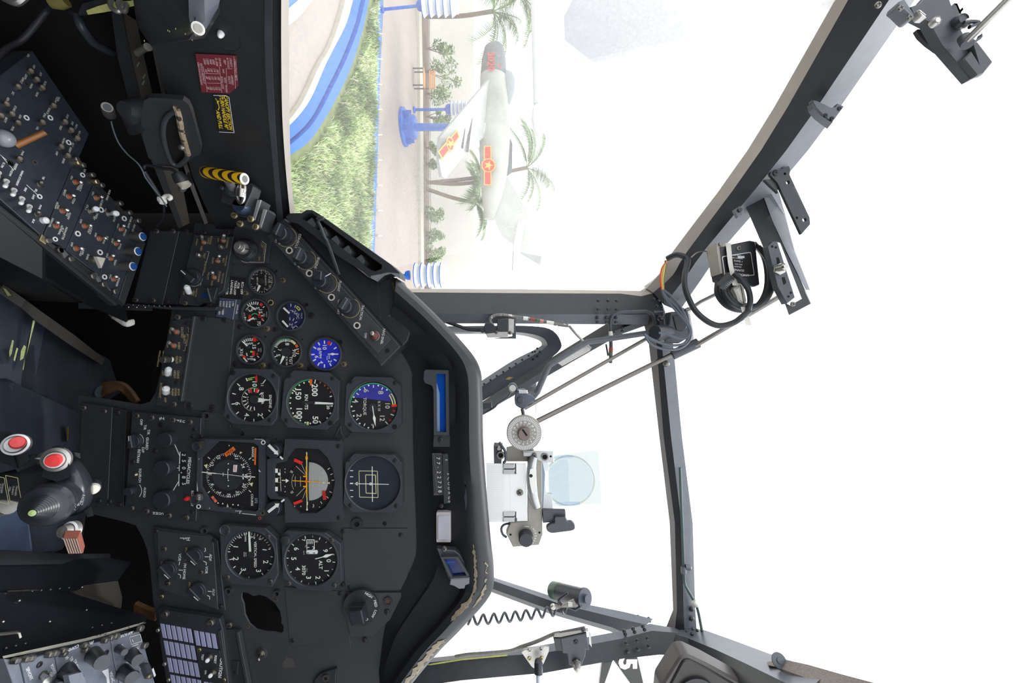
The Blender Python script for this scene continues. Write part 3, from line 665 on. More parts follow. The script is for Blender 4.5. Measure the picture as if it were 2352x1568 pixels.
strips('trim_7', [[(1080, 1305, 1.0), (1080, 1312, .98), (1080, 1335, .97), (1080, 1340, .985)], [(1135, 1326, 1.0), (1135, 1334, .98), (1132, 1352, .97), (1131, 1360, .985)], [(1290, 1376, 1.0), (1285, 1386, .98), (1270, 1402, .97), (1265, 1410, .985)], [(1430, 1404, 1.0), (1425, 1421, .98), (1405, 1440, .97), (1400, 1449, .985)], [(1500, 1421, 1.0), (1485, 1434, .98), (1455, 1462, .97), (1445, 1470, .985)]],
    [CANG_LIT, CAN, CAN, CAN], .04, extra=ex)
# front seat's window frame: a band with a rounded corner, and the beam under it
T = MB(W0); d = .95
inn = smooth2([(1000, 768), (1045, 767), (1120, 767), (1190, 769), (1232, 779), (1244, 789), (1235, 799), (1176, 829), (1108, 873), (1060, 905)], 4)
out = smooth2([(1000, 749), (1045, 749), (1130, 748), (1205, 748), (1262, 755), (1287, 782), (1280, 810), (1200, 866), (1108, 921), (1060, 950)], 4)
mid = [(a[0] * .72 + c[0] * .28, a[1] * .72 + c[1] * .28) for a, c in zip(inn, out)]
T.wloft([[P(*a, d + .03), P(*m_, d), P(*c, d - .012), P(*c, d + .03)] for a, m_, c in zip(inn, mid, out)], CANG_LIT)
rivets(T, [(470 + 52 * i, 860 - 33 * i) for i in range(9)] + [(870, 655), (905, 630), (925, 595), (865, 600), (905, 570)], d - .004, 2.6, RIV, M2)
T.add([PK(M2, *p, d - .008) for p in ((645, 822), (672, 803), (712, 806), (690, 830))], [(0, 1, 2, 3)], mat('faded_yellow_tape', (214, 190, 96), .6, var=.1))
single('trim_8', T, kind='structure')
strips('trim_9', [[(1060, 950, .93), (1060, 965, .91), (1060, 978, .92)], [(1108, 922, .93), (1108, 936, .91), (1108, 950, .92)], [(1290, 806, .90), (1298, 822, .88), (1312, 832, .89)], [(1390, 745, .87), (1410, 760, .85), (1425, 768, .86)], [(1470, 718, .85), (1480, 735, .83), (1490, 745, .84)]], [CAN, CAN, CANG_LIT], .03)
T = MB(W0); q = [PK(M2, *p, .86) for p in ((1075, 690), (1320, 545), (1345, 570), (1335, 590), (1110, 715))]; T.wloft([q, [p + V((0, .015, 0)) for p in q]], ALU); T.tube([PK(M2, 1165, 385, .84), PK(M2, 1225, 455, .84), PK(M2, 1290, 520, .84), PK(M2, 1345, 570, .84)], .0026, ALU)
single('hinge_strut', T, 'short pale metal strut hanging under the dark roof beam', 'strut')
# centre stanchion of the windscreen behind the sight
strips('trim_10', [[(1185, 868, 1.0), (1185, 880, .99), (1185, 895, 1.0)], [(1232, 876, 1.0), (1232, 890, .99), (1232, 905, 1.0)], [(1232, 930, 1.0), (1230, 955, .99), (1228, 985, 1.0)]], [CANG_LIT, CAN, CAN], .02)

# ---------------------------------------------------------------- panes
DUST_VEIL = pane_mat('dusty_veiled_side_pane', .24, veil=(-.18, .5, .95, 3.3)); CLR = pane_mat('clear_pane', .05, 400)  # real dust film, plus a painted haze veil growing towards the top
def pane(name, a, c, m, bulge=0.0, side=V((-1, 0, 0)), nu=12, nv=10, prof=None):
    b = MB(W0); a = spline([P(*p) for p in a], 4); c = spline([P(*p) for p in c], 4); n = min(len(a), len(c)); vs = []
    for i in range(n):
        for j in range(nv + 1):
            t = j / nv; vs.append(a[i].lerp(c[i], t) + side * bulge * sin(pi * t))
    b.add(vs, [(i * (nv + 1) + j, (i + 1) * (nv + 1) + j, (i + 1) * (nv + 1) + j + 1, i * (nv + 1) + j + 1) for i in range(n - 1) for j in range(nv)], m)
    return single(name, b, kind='structure', sharp=180)
pane('window_1', [(658, -60, dl(-60) + .02), (658, 150, dl(150) + .02), (660, 360, dl(360) + .02), (676, 520, dl(520) + .02), (760, 672, .79)], [(1960, -30, .415), (1830, 170, .51), (1725, 345, .60), (1560, 575, .752), (1480, 668, .825)], DUST_VEIL, .08)
pane('window_2', [(1100, 860, 1.02), (1105, 1000, 1.02), (1110, 1200, 1.02), (1120, 1340, 1.0)], [(1475, 730, .84), (1505, 1000, .83), (1530, 1200, .83), (1535, 1430, .83)], CLR, .03, V((0, 1, 0)))
pane('window_3', [(1525, 715, .815), (1535, 900, .815), (1555, 1150, .815), (1570, 1440, .80)], [(2100, -30, .42), (2600, 500, .40), (2600, 1100, .40), (1900, 1540, .56)], CLR, .05, V((0, 0, 1)))
pane('window_4', [(880, 1590, .73), (1060, 1560, .74), (1250, 1543, .76), (1520, 1500, .78)], [(900, 1900, .52), (1060, 1900, .53), (1300, 1850, .54), (1690, 1700, .58)], CLR, .03, V((1, 0, 0)))
# ---------------------------------------------------------------- cockpit shell
WALLM = mat('wall_black', (38, 39, 41), .5, var=.25, sc=40, sc2=5, chip=((110, 108, 96), .26, 50))
FLOORM = mat('floor_black', (34, 35, 37), .6, var=.3, sc=30)
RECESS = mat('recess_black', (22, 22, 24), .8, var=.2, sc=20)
b = MB(W0); Z0 = EYE - 1.02
b.beam([V((-.75, .1, Z0 - .02)), V((.95, .1, Z0 - .02))], 1.9, .04, (0, 0, 1), FLOORM); single('floor', b, kind='structure')
WL = Fr(P(500, 300, dl(300)), (.5, 1, 0), (0, 0, 1))            # inner skin under the left sill
b = MB(WL); b.poly([(606, -160), (606, 0), (607, 130), (616, 260), (627, 380), (636, 500), (640, 575), (520, 575), (470, 470), (440, 400), (405, 260), (372, 190), (330, 30), (300, -160)], -12, 0, WALLM); single('wall_left', b, kind='structure')
b = MB(W0); o = V((-.34, .63, EYE)); q = V((-.19, .63, EYE)); u = V((.5, 1, 0)).normalized(); w = V((-.02, .01, 0))
def sec(t, zs): return [o + u * t + V((0, 0, -1.02)), o + u * t + V((0, 0, -.50)), q + u * t + V((0, 0, zs)), q + u * t + w + V((0, 0, zs)), o + u * t + w * 2 + V((0, 0, -.48)), o + u * t + w * 2 + V((0, 0, -1.02))]
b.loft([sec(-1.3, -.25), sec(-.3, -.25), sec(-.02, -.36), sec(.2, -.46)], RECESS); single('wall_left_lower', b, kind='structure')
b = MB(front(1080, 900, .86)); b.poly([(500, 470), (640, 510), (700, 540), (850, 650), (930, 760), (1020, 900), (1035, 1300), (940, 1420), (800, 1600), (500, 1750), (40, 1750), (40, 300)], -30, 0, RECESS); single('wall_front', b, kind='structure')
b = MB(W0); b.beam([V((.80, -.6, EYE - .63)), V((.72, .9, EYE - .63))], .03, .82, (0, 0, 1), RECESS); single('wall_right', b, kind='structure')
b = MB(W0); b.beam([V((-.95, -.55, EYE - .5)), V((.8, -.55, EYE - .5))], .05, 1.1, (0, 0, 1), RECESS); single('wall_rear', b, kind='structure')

# ---------------------------------------------------------------- main instrument panel
D = .635
PF = front(1080, 1000, D); PF = Fr(P(600, 1000, D))
T = Thing('dashboard', 'large charcoal instrument panel plate carrying the dials and switch boxes', 'instrument panel', PF)
b = T.mb()
OUT = [(448, 512), (600, 520), (700, 560), (900, 640), (955, 800), (958, 960), (958, 1270), (900, 1420), (885, 1600), (390, 1600), (372, 1500), (352, 1380), (345, 1300), (338, 1262), (328, 1235), (312, 1206), (280, 1196), (176, 1172), (180, 908), (255, 918), (322, 929), (345, 922), (358, 900), (375, 830), (396, 705), (412, 696)]
HL = [kp(L2, *p) for p in ((915, 690), (940, 680), (985, 690), (1030, 720), (1090, 705), (1160, 725), (1240, 785), (1290, 860), (1308, 940), (1305, 985), (1328, 1010), (1325, 1065), (1290, 1088), (1240, 1075), (1150, 1070), (1060, 1050), (990, 990), (945, 900), (935, 800), (912, 740))]
b.poly(OUT, -3, 0, PANEL, holes=[HL]); T.part('plate', b)
b = T.mb(L2); hp = [(915, 690), (940, 680), (985, 690), (1030, 720), (1090, 705), (1160, 725), (1240, 785), (1290, 860), (1308, 940), (1305, 985), (1328, 1010), (1325, 1065), (1290, 1088), (1240, 1075), (1150, 1070), (1060, 1050), (990, 990), (945, 900), (935, 800), (912, 740)]
b.prism([b.l2(*p) for p in hp], -60, -45, HOLE)
T.part('cutout_backing', b)
def hole(K, x, y, r0, r1, h=.6, m=PANEL, ring=True, z=.3):
    b = T.mb(K)
    if ring: b.ring(x, y, r0, r1, -1, h, m)
    b.dot(x, y, r0 * 1.02, HOLE, z); T.part('fastener_hole', b)
for a in ((L2, 1252, 752, 8, 15, .6, BRS), (L2, 980, 1018, 7, 13, .6, BRS), (L2, 570, 70, 22, 36, 5), (L2, 802, 655, 21, 34, 5), (L2, 1275, 680, 20, 32, 5), (K6, 745, 1045, 24, 40, 7), (L5, 1297, 87, 24, 54, 3, BLK), (L5, 1550, 87, 20, 22, .4, PANEL, False),
    (L5, 1030, 928, 18, 20, .4, PANEL, False), (L3, 478, 842, 18, 25, .5, YLW), (L3, 800, 860, 16, 20, .5, BLK), (L3, 1103, 1197, 18, 26, .5, BLK), (L3, 430, 1150, 8, 9, 0, PANEL, False), (L3, 762, 1172, 8, 9, 0, PANEL, False),
    (L3, 527, 560, 12, 13, 0, PANEL, False), (L4, 402, 765, 11, 12, 0, PANEL, False), (L4, 553, 776, 8, 9, 0, PANEL, False), (L4, 235, 725, 18, 19, 0, PANEL, False), (L4, 400, 1525, 8, 14, .6, SAL)): hole(*a)
b = T.mb(L5); b.flat([(598, 1385), (640, 1330), (700, 1340), (720, 1420), (610, 1430)], mat('glue_stain', (74, 72, 70), .6, var=.2), .15)
T.part('glue_stain', b)
for K, x, y, r, m in ((L3, 590, 640, 25, BRS), (L3, 255, 757, 25, BRS), (L3, 843, 960, 28, SCB), (L3, 445, 1075, 28, BRS), (L3, 517, 1085, 22, SCB), (L3, 200, 1062, 22, SCB), (L3, 405, 1408, 30, BRS), (L3, 475, 1408, 22, SCB), (L3, 745, 1410, 30, BRS), (L3, 830, 1435, 25, SCB), (L3, 1138, 1395, 27, BRS), (L3, 158, 1390, 24, SCB), (L3, 378, 228, 20, SCB)):
    screw(T, x, y, r, m, K)

def cover(name, label, pts, screws, K, d=2, m=PANEL, cat='cover plate', group=None, r=20, c=.4):
    xs = [p[0] for p in pts]; ys = [p[1] for p in pts]
    t = Thing(name, label, cat, frontk(K, sum(xs) / len(xs), sum(ys) / len(ys), D - d * .001), group, K); b = t.mb(); b.poly(pts, -d, 0, m, c=c); t.part('plate', b)
    for s in screws: screw(t, s[0], s[1], s[2] if len(s) > 2 else r, s[3] if len(s) > 3 else SCB)
    return t
cover('cover_plate', 'blank cover plate beside the altimeter above the wiper switch', [(1155, 135), (1755, 135), (1765, 715), (1185, 715)], [(1165, 165), (1700, 195), (1223, 680), (1160, 655)], L5, 1.5, group=None)
cover('cover_plate', 'blank cover plate between the empty dial hole and the wiper switch', [(620, 675), (1180, 722), (1235, 1240), (670, 1215)], [(1135, 737), (698, 1172)], L5, 1.2)
cover('cover_plate', 'tall blank cover plate next to the jettison switch panel', [(612, 105), (985, 135), (940, 600), (880, 1025), (500, 985), (560, 560)], [(693, 128, 28), (895, 142, 26), (565, 957, 32), (777, 977, 30)], K6, 2.5)

# ---------------------------------------------------------------- glare shield
HOODM = mat('hood_black', (40, 41, 45), .48, var=.18, sc=120, sc2=8, bump=.15)
HOODT = mat('hood_worn_top', (64, 68, 78), .5, var=.2, sc=140)
FOAM = mat('bare_tan_edge', (142, 130, 112), .8, var=.3, sc=160, bump=.3)
A = [(880, 780), (915, 800), (945, 850), (947, 880), (949, 960), (950, 1040), (956, 1200), (956, 1270), (945, 1305), (912, 1372), (885, 1440), (870, 1540)]
A2 = [(888, 740), (935, 775), (985, 830), (993, 870), (995, 950), (996, 1040), (1003, 1210), (1006, 1285), (992, 1335), (945, 1405), (905, 1470), (872, 1570)]
B_ = [(905, 700), (968, 755), (1028, 822), (1041, 858), (1046, 910), (1046, 1041), (1055, 1230), (1059, 1300), (1054, 1362), (994, 1440), (940, 1500), (876, 1600)]
C_ = [(910, 637), (985, 706), (1062, 786), (1101, 842), (1108, 910), (1111, 1041), (1126, 1225), (1134, 1305), (1126, 1366), (1058, 1445), (1000, 1505), (905, 1620)]
def sm(p): return [(q.x, q.y) for q in spline([V((x, y, 0)) for x, y in p], 5)]
A, A2, B_, C_ = sm(A), sm(A2), sm(B_), sm(C_)
def mixp(p, q, t): return (p[0] + (q[0] - p[0]) * t, p[1] + (q[1] - p[1]) * t)
T = Thing('glare_shield', 'black padded glare shield hooding the top of the instrument panel', 'glare shield', wfr(P(1050, 1050, .6)))
b = T.mb(); rows = []
for a, a2, bb, c in zip(A, A2, B_, C_):
    rows.append([P(*a, .633), P(*mixp(a, a2, .9), .618), P(*a2, .612), P(*bb, .600), P(*mixp(bb, c, .18), .586), P(*mixp(bb, c, .5), .580), P(*mixp(bb, c, .78), .583), P(*mixp(bb, c, .93), .590), P(*c, .600), P(*mixp(bb, c, .98), .64), P(*mixp(bb, c, .8), .74), P(*mixp(a2, bb, .5), .74)])
b.wloft(rows, HOODM, closed=False); T.part('hood', b)
b = T.mb()
def ribbon(i0, i1, f0, f1, m, dz, wob=.05, seed=3):
    r = random.Random(seed); n = int((i1 - i0) * 3); lo = []
    for k in range(n + 1):
        t = i0 + (i1 - i0) * k / n; i = min(int(t), len(B_) - 2); u = t - i; p, q = mixp(B_[i], B_[i + 1], u), mixp(C_[i], C_[i + 1], u)
        e = min(1, k / 4, (n - k) / 4); mid = (f0 + f1) / 2; h = (f1 - f0) / 2 * max(.1, e)
        def dd(f): return .600 - .014 * min(1, f / .18) - .006 * min(1, max(0, f - .18) / .32) + .003 * min(1, max(0, f - .5) / .28) + .007 * min(1, max(0, f - .78) / .15) + .01 * max(0, f - .93) / .07
        g0, g1 = mid - h + r.uniform(-wob, wob), mid + h + r.uniform(-wob, wob)
        lo.append([P(*mixp(p, q, g0), dd(g0) - dz), P(*mixp(p, q, (g0 + g1) / 2), dd((g0 + g1) / 2) - dz), P(*mixp(p, q, g1), dd(g1) - dz)])
    b.wloft(lo, m, closed=False)
ribbon(31, 44, .39, .47, FOAM, .0009, .03); ribbon(33.5, 36, .74, .82, FOAM, .0009, .05, 4); ribbon(37, 42, .72, .78, FOAM, .0009, .04, 8); ribbon(40.5, 44, .30, .58, FOAM, .0011, .05, 5); ribbon(47, 54, .62, .95, FOAM, .0010, .08, 6); ribbon(26.5, 28.3, .25, .36, HOODT, .0009, .05, 7)
T.part('worn_edge', b, label='tan bare edge where the black padding has rubbed away')
# side shroud running from the air vent down to the panel
SH = frontk(L3, 1100, 500, .607)
T = Thing('side_shroud', 'matt black side shroud between the air vent and the dimmer strip', 'shroud', SH, K=L3); b = T.mb()
b.poly([(618, 84), (650, 60), (760, 95), (880, 240), (1350, 610), (1440, 655), (1580, 610), (1640, 640), (1700, 760), (1800, 860), (1760, 1020), (1710, 1180), (1664, 1236)], -26, 0, HOODM, c=1.5)
b.pline([(1440, 655), (1470, 1000)], 8, BLK, .2); T.part('skin', b)
b = T.mb(); 
for p in (((1575, 660), (1600, 760)), ((1590, 840), (1615, 810)), ((1540, 965), (1570, 945))): b.line(*p, 14, mat('olive_scrape', (92, 82, 40), .7, var=.3) if p[0][0] == 1575 else WRN if False else SCR, .2)
T.part('scrapes', b)
# ---------------------------------------------------------------- dials
GLASS_D = -4.0
def gauge(name, label, K, cx, cy, R, d=.627, group=None, rim=4, face=DARK, bez=BEZ, back=8, dial=-4, kind='round', corner=None, scr=None, rw=1.0):
    """a dial: round rim, or a plate with cut corners; returns the thing and a builder for its face"""
    t = Thing(name, label, 'gauge', frontk(K, cx, cy, d), group, K); b = t.mb(); k = b.k(cx, cy) * 1000
    if kind == 'round':
        Ro = R * 1.12; b.lathe(cx, cy, [(R, dial), (R, -1), (R * 1.02, 0), (Ro, -.6), (Ro * 1.02, -back), (R, -back), (R, dial)], bez, 48, False, False)
    else:
        n = 64; q = b.l2(cx, cy); out = rounded([b.l2(*p) for p in corner], .0012, 3); out = ccw(out)
        def hit(a):
            u = V((cos(a), sin(a))); best = None
            for i in range(len(out)):
                p, w = out[i - 1] - q, out[i] - q; e = w - p; den = u.x * e.y - u.y * e.x
                if abs(den) < 1e-12: continue
                s = (p.x * e.y - p.y * e.x) / den; v = (p.x * u.y - p.y * u.x) / den
                if s > 0 and -1e-6 <= v <= 1 + 1e-6: best = s if best is None else max(best, s)
            return best or R * b.k(cx, cy)
        an = [2 * pi * i / n for i in range(n)]; an += [math.atan2((p - q).y, (p - q).x) % (2 * pi) for p in out]; an = sorted(set(round(x, 5) for x in an)); kk = b.k(cx, cy)
        def lp(fn, z): return [V((q.x + fn(x) * cos(x), q.y + fn(x) * sin(x), z * .001)) for x in an]
        b.loft([lp(lambda x: R * kk, dial), lp(lambda x: R * kk, -.4), lp(lambda x: R * kk * 1.025, .5), lp(lambda x: R * kk * 1.07 * rw, .5), lp(lambda x: R * kk * 1.08 * rw, 0), lp(lambda x: hit(x) - .0006, 0), lp(lambda x: hit(x), -.7), lp(lambda x: hit(x), -back)], bez, cap0=False, cap1=False)
    t.part('bezel', b)
    b = t.mb(zp=dial); b.dot(cx, cy, R * 1.02, face, -.05, 48); t.part('dial_face', b)
    for s in scr or (): screw(t, *s)
    return t, t.mb(zp=dial)
def needle(t, cx, cy, x, y, w, m=WHT, z=-2.6, tail=0.0, w2=None, hub=0, name='needle', K=None, hubm=BLKS, head=None):
    b = t.mb(K, z); p, q = b.l2(cx, cy), b.l2(x, y); k = b.k(cx, cy); d = (q - p).normalized(); nn = V((-d.y, d.x)) * k; st = p - d * tail * k
    w2 = w if w2 is None else w2
    poly = [st - nn * w / 2, q - nn * w2 / 2, q + nn * w2 / 2, st + nn * w / 2]
    if head: # spear head of given length and width near the tip
        hl, hw = head; poly = [st - nn * w / 2, q - d * hl * k - nn * w / 2, q - d * hl * .7 * k - nn * hw / 2, q, q - d * hl * .7 * k + nn * hw / 2, q - d * hl * k + nn * w / 2, st + nn * w / 2]
    b.prism(poly, z - .4, z, m); o = t.part(name, b)
    if hub: b = t.mb(K, z); b.cyl(cx, cy, hub, z - .4, z + .6, hubm, 24, c=.3); t.part('hub', b, o)
    return o
def nums(b, cx, cy, r, items, h, m=WHT, bold=.012):
    """numerals on a circle: (text, clock angle)"""
    for s, a in items: a = rad(a); b.t(s, cx + r * cos(a), cy + r * sin(a), h, m, bold=bold)
rng = lambda a, c, n: [a + (c - a) * i / (n - 1) for i in range(n)]

# small round dials
G2 = 'small round dials on the panel'
t, b = gauge('fuel_gauge', 'small round fuel quantity dial under the key switch', K4, 1240, 1175, 118, group=G2)
b.ticks(1240, 1175, 96, 112, rng(-166, 60, 37), 3, WRN); b.ticks(1240, 1175, 88, 112, rng(-166, 60, 10), 5, WHT)
for s, x, y in (('0', 1160, 1155), ('2', 1195, 1115), ('4', 1240, 1100), ('6', 1290, 1107), ('8', 1316, 1140), ('10', 1328, 1182), ('12', 1318, 1222)): b.t(s, x, y, 18, WRN)
b.t('FUEL', 1312, 1178, 15, WRN); b.t('QUANTITY', 1280, 1170, 15, WRN); b.t('LBS X 100', 1202, 1178, 13, WHT); b.ticks(1240, 1175, 98, 114, rng(75, 160, 8), 6, WRN); b.t('16', 1180, 1240, 18, WRN); b.t('14', 1272, 1250, 16, WRN); t.part('markings', b)
needle(t, 1240, 1175, 1200, 1272, 22, WHT, tail=-45, w2=14, hub=26)
t, b = gauge('oil_gauge', 'small engine oil dial with red and green arcs, under the fuel dial', K6, 1178, 80, 126, group=G2)
def oil(b, x, y, lab):
    b.ticks(x, y, 84, 112, rng(-130, -74, 6), 9, WHT); b.ticks(x, y, 92, 112, (-36, 40, 62), 8, WHT); b.arc(x, y, 104, -62, -47, 26, RED)
oil(b, 1178, 80, '')
for s, x, y, h in (('5', 1205, 30, 34), ('5', 1138, 55, 34), ('0', 1160, 38, 30), ('15', 1232, 62, 36), ('10', 1218, 178, 36), ('6', 1180, 132, 32), ('2', 1122, 148, 30), ('\u00b0C', 1105, 35, 24), ('PSI', 1082, 132, 26), ('OIL', 1265, 98, 16), ('x10', 1080, 88, 15), ('ENGINE', 1290, 90, 11)): b.t(s, x, y, h, WHT if h > 20 else WRN)
b.arc(1178, 122, 50, -196, -150, 24, RED); b.arc(1178, 122, 40, -145, -50, 8, GRN); b.arc(1178, 122, 48, -46, -4, 24, RED); b.line((1215, 110), (1255, 100), 9, WHT); b.flat([(1240, 120), (1262, 130), (1238, 146)], RED); t.part('markings', b)
needle(t, 1180, 118, 1112, 148, 20, WHT, hub=12, w2=10); needle(t, 1195, 50, 1128, 6, 16, WHT, hub=10, w2=8)
t, b = gauge('oil_gauge', 'small transmission oil dial with red blocks, beside the tall blank plate', K6, 1130, 425, 126, group=G2)
b.ticks(1130, 425, 84, 112, rng(-132, -78, 6), 9, WHT); b.ticks(1130, 425, 92, 114, (-36, 40), 8, WHT); b.flat([(1160, 305), (1195, 308), (1185, 350), (1158, 345)], RED); b.arc(1130, 425, 104, 60, 70, 20, WHT)
for s, x, y, h in (('0', 1110, 370, 30), ('5', 1143, 365, 34), ('15', 1172, 398, 36), ('10', 1148, 505, 34), ('5', 1122, 512, 30), ('X10', 1052, 448, 30), ('\u00b0C', 1030, 412, 20), ('PSI', 1032, 480, 15), ('OIL', 1214, 428, 16), ('XMSN', 1235, 425, 11), ('2', 1095, 545, 24)): b.t(s, x, y, h, WHT if h > 20 else WRN)
b.flat([(1135, 435), (1160, 438), (1160, 452), (1132, 450)], LGR); b.flat([(1160, 434), (1180, 440), (1176, 485), (1150, 478)], RED); b.flat([(1060, 470), (1085, 480), (1098, 508), (1062, 500)], RED); b.line((1098, 455), (1105, 485), 9, WHT); b.flat([(1195, 455), (1215, 462), (1192, 478)], RED)
b.flat([(1195, 325), (1218, 335), (1190, 342)], RED); t.part('markings', b)
needle(t, 1115, 400, 1065, 348, 18, WHT, hub=14, w2=10); needle(t, 1112, 548, 1068, 500, 16, WHT, hub=12, w2=8)
t, b = gauge('ammeter', 'dim bluish DC current dial beside the oil dial', L3, 655, 962, 122, group=G2, face=BLD)
b.flat([(640, 1075), (600, 1072), (548, 1010), (540, 930), (570, 870), (625, 848)], DARK, .05)
b.ticks(655, 962, 84, 110, rng(-135, -64, 4), 8, WRN); b.ticks(655, 1010, 60, 84, (40, 70), 8, WRN); b.ticks(650, 1050, 50, 76, rng(-120, -30, 4), 7, WRN)
for s, x, y, h in (('2', 688, 920, 34), ('3', 702, 938, 30), ('2', 662, 1038, 32), ('3', 682, 1060, 34), ('DC', 722, 965, 26), ('1', 665, 912, 28), ('X100', 605, 945, 13), ('VOLTS', 756, 960, 13)): b.t(s, x, y, h, WRN)
b.arc(655, 962, 100, -56, -32, 24, YEL); b.arc(655, 962, 100, -52, -36, 10, BLD, .1); t.part('markings', b)
needle(t, 645, 938, 592, 888, 16, WHT, hub=0); needle(t, 632, 1060, 582, 1005, 16, WHT, hub=0)
t, b = gauge('temperature_gauge', 'round turbine temperature dial with a green arc, between two oil and blue dials', L3, 615, 1282, 128, group=G2)
b.arc(615, 1282, 118, 134, 252, 7, GRN); b.arc(615, 1282, 116, 252, 292, 8, GRN); b.ticks(615, 1282, 92, 120, rng(212, 290, 14), 5, WHT); b.arc(615, 1282, 108, -66, -38, 22, CRM); b.arc(615, 1282, 110, -34, -20, 24, ORG); b.ticks(615, 1282, 90, 120, (-12, 10), 7, WHT); b.dot(725, 1280, 9, ORG)
b.ticks(615, 1282, 86, 118, (154, 205, 268), 7, WHT); b.dot(512, 1282, 5, WHT); b.dot(532, 1360, 5, WHT)
for s, x, y, h in (('8', 628, 1215, 36), ('7', 560, 1268, 34), ('5', 548, 1315, 34), ('9', 690, 1272, 34), ('10', 690, 1310, 34), ('0', 578, 1358, 22), ('TGT', 660, 1362, 28), ('\u00b0C X 100', 622, 1362, 16)): b.t(s, x, y, h, WHT)
t.part('markings', b); needle(t, 612, 1285, 560, 1400, 26, WHT, tail=-40, w2=6, hub=42)
t, b = gauge('tachometer', 'bright blue gas producer speed dial at the end of the dimmer strip', L3, 965, 1305, 136, group=G2, face=BLU)
b.ticks(965, 1305, 92, 122, (0, 30, 62, 92, 122, 150, 178, -148, -120, -92, -60, -30), 11, WHT); b.arc(965, 1305, 106, -76, -60, 34, RED)
for s, x, y, h in (('10', 964, 1245, 38), ('8', 915, 1260, 36), ('6', 893, 1330, 36), ('4', 935, 1378, 34), ('2', 1012, 1370, 34), ('RPM', 925, 1310, 26), ('GAS', 1005, 1330, 14), ('PROD', 985, 1340, 10)): b.t(s, x, y, h, WHT)
t.part('markings', b); needle(t, 968, 1305, 1074, 1305, 8, WHT, hub=26, head=(60, 24), hubm=BLU)

# square-cornered dials
G3 = 'square dials on the panel'
t, b = gauge('tachometer', 'square-cornered engine and rotor speed dial with a white wedge needle', L4, 322, 388, 226, .621, G3, kind='sq', corner=[(95, 195), (160, 105), (500, 115), (582, 190), (560, 580), (500, 655), (130, 630), (55, 560)], scr=[(148, 150, 22, HOLE), (532, 180, 20), (105, 565, 20), (497, 597, 20)], back=11)
b.fr = t.fr
cx, cy = 340, 400
for p, q in (((185, 250), (212, 275)), ((138, 343), (172, 352)), ((132, 445), (172, 440)), ((172, 540), (200, 518)), ((247, 605), (263, 570)), ((343, 618), (343, 585)), ((436, 585), (418, 560)), ((500, 518), (482, 500)), ((430, 245), (455, 212))): b.line(p, q, 9, WHT)
for s, x, y, h in (('8', 226, 300, 48), ('10', 352, 255, 46), ('6', 190, 440, 48), ('4', 278, 545, 46), ('2', 405, 545, 48), ('11', 422, 260, 26), ('ENGINE', 500, 420, 26), ('ROTOR', 425, 390, 24), ('RPM', 408, 402, 16), ('% X 10', 285, 405, 16)): b.t(s, x, y, h, WHT if h > 20 else WRN)
b.flat([(352, 190), (372, 165), (378, 232), (362, 235)], RED); b.line((282, 205), (350, 190), 8, LGR); b.line((282, 218), (330, 210), 7, YEL); b.line((268, 198), (280, 228), 9, WHT)
b.arc(cx, cy, 112, 95, 270, 3, WRN)
for a in (-55, -30, -8, -90, 115, 138, 158, 178, 200, 225, 248, 272): a = rad(a - 30); b.line((cx + 72 * cos(a), cy + 72 * sin(a)), (cx + 104 * cos(a), cy + 104 * sin(a)), 9, WHT)
b.flat([(298, 292), (322, 300), (324, 342), (302, 330)], RED, .1); b.flat([(360, 300), (388, 292), (380, 335), (358, 342)], RED, .1); b.line((308, 296), (370, 292), 8, GRN, .12); b.line((348, 292), (348, 330), 7, WHT, .12); t.part('markings', b)
needle(t, 350, 405, 495, 405, 40, WHT, w2=6, hub=0); q = needle(t, 352, 402, 440, 412, 50, WHT, z=-3.2, w2=26, hub=0); bb = t.mb(); bb.cyl(335, 402, 42, -3.8, -1.6, BLKS, 28, c=.5); t.part('hub', bb)
t, b = gauge('airspeed_indicator', 'square-cornered airspeed dial in knots with a green arc', L4, 880, 430, 222, .621, G3, kind='sq', corner=[(630, 220), (715, 125), (1050, 145), (1148, 225), (1140, 590), (1030, 690), (660, 665), (595, 580)], scr=[(683, 180, 20), (1088, 203, 20), (653, 600, 20), (1070, 625, 22, HOLE)], back=11)
cx, cy = 885, 430; b.arc(cx, cy, 218, 101, 266, 9, GRN)
for i in range(13): a = rad(92 + 14.4 * i); b.dot(cx + 198 * cos(a), cy + 198 * sin(a), 8, WHT)
for p, q in (((702, 305), (735, 328)), ((918, 250), (928, 210)), ((962, 605), (980, 628)), ((1062, 375), (1084, 368)), ((1070, 462), (1092, 462))): b.line(p, q, 11, WHT)
for y, x in ((240, 972), (268, 1015), (295, 1045), (332, 1070)): b.flat([(x - 10, y - 12), (x + 12, y), (x - 10, y + 12), (x - 2, y)], ORG)
b.dot(1068, 532, 9, WHT); b.dot(1038, 578, 9, WHT); b.flat([(868, 205), (898, 205), (892, 268), (874, 268)], ORG); b.flat([(712, 560), (742, 545), (748, 552), (716, 580)], CRM); b.flat([(842, 612), (864, 612), (862, 650), (842, 650)], CRM)
for s, x, y, h in (('150', 766, 352, 56), ('200', 922, 312, 58), ('100', 775, 535, 56), ('50', 928, 595, 54), ('20', 1048, 475, 28), ('KNOTS', 842, 425, 32)): b.t(s, x, y, h, WHT, bold=.02)
t.part('markings', b); needle(t, 870, 432, 1095, 440, 22, WHT, tail=-45, w2=16); bb = t.mb(); bb.rect(790, 418, 915, 446, -3.8, -2.4, BLKS, r=8); t.part('hub', bb)
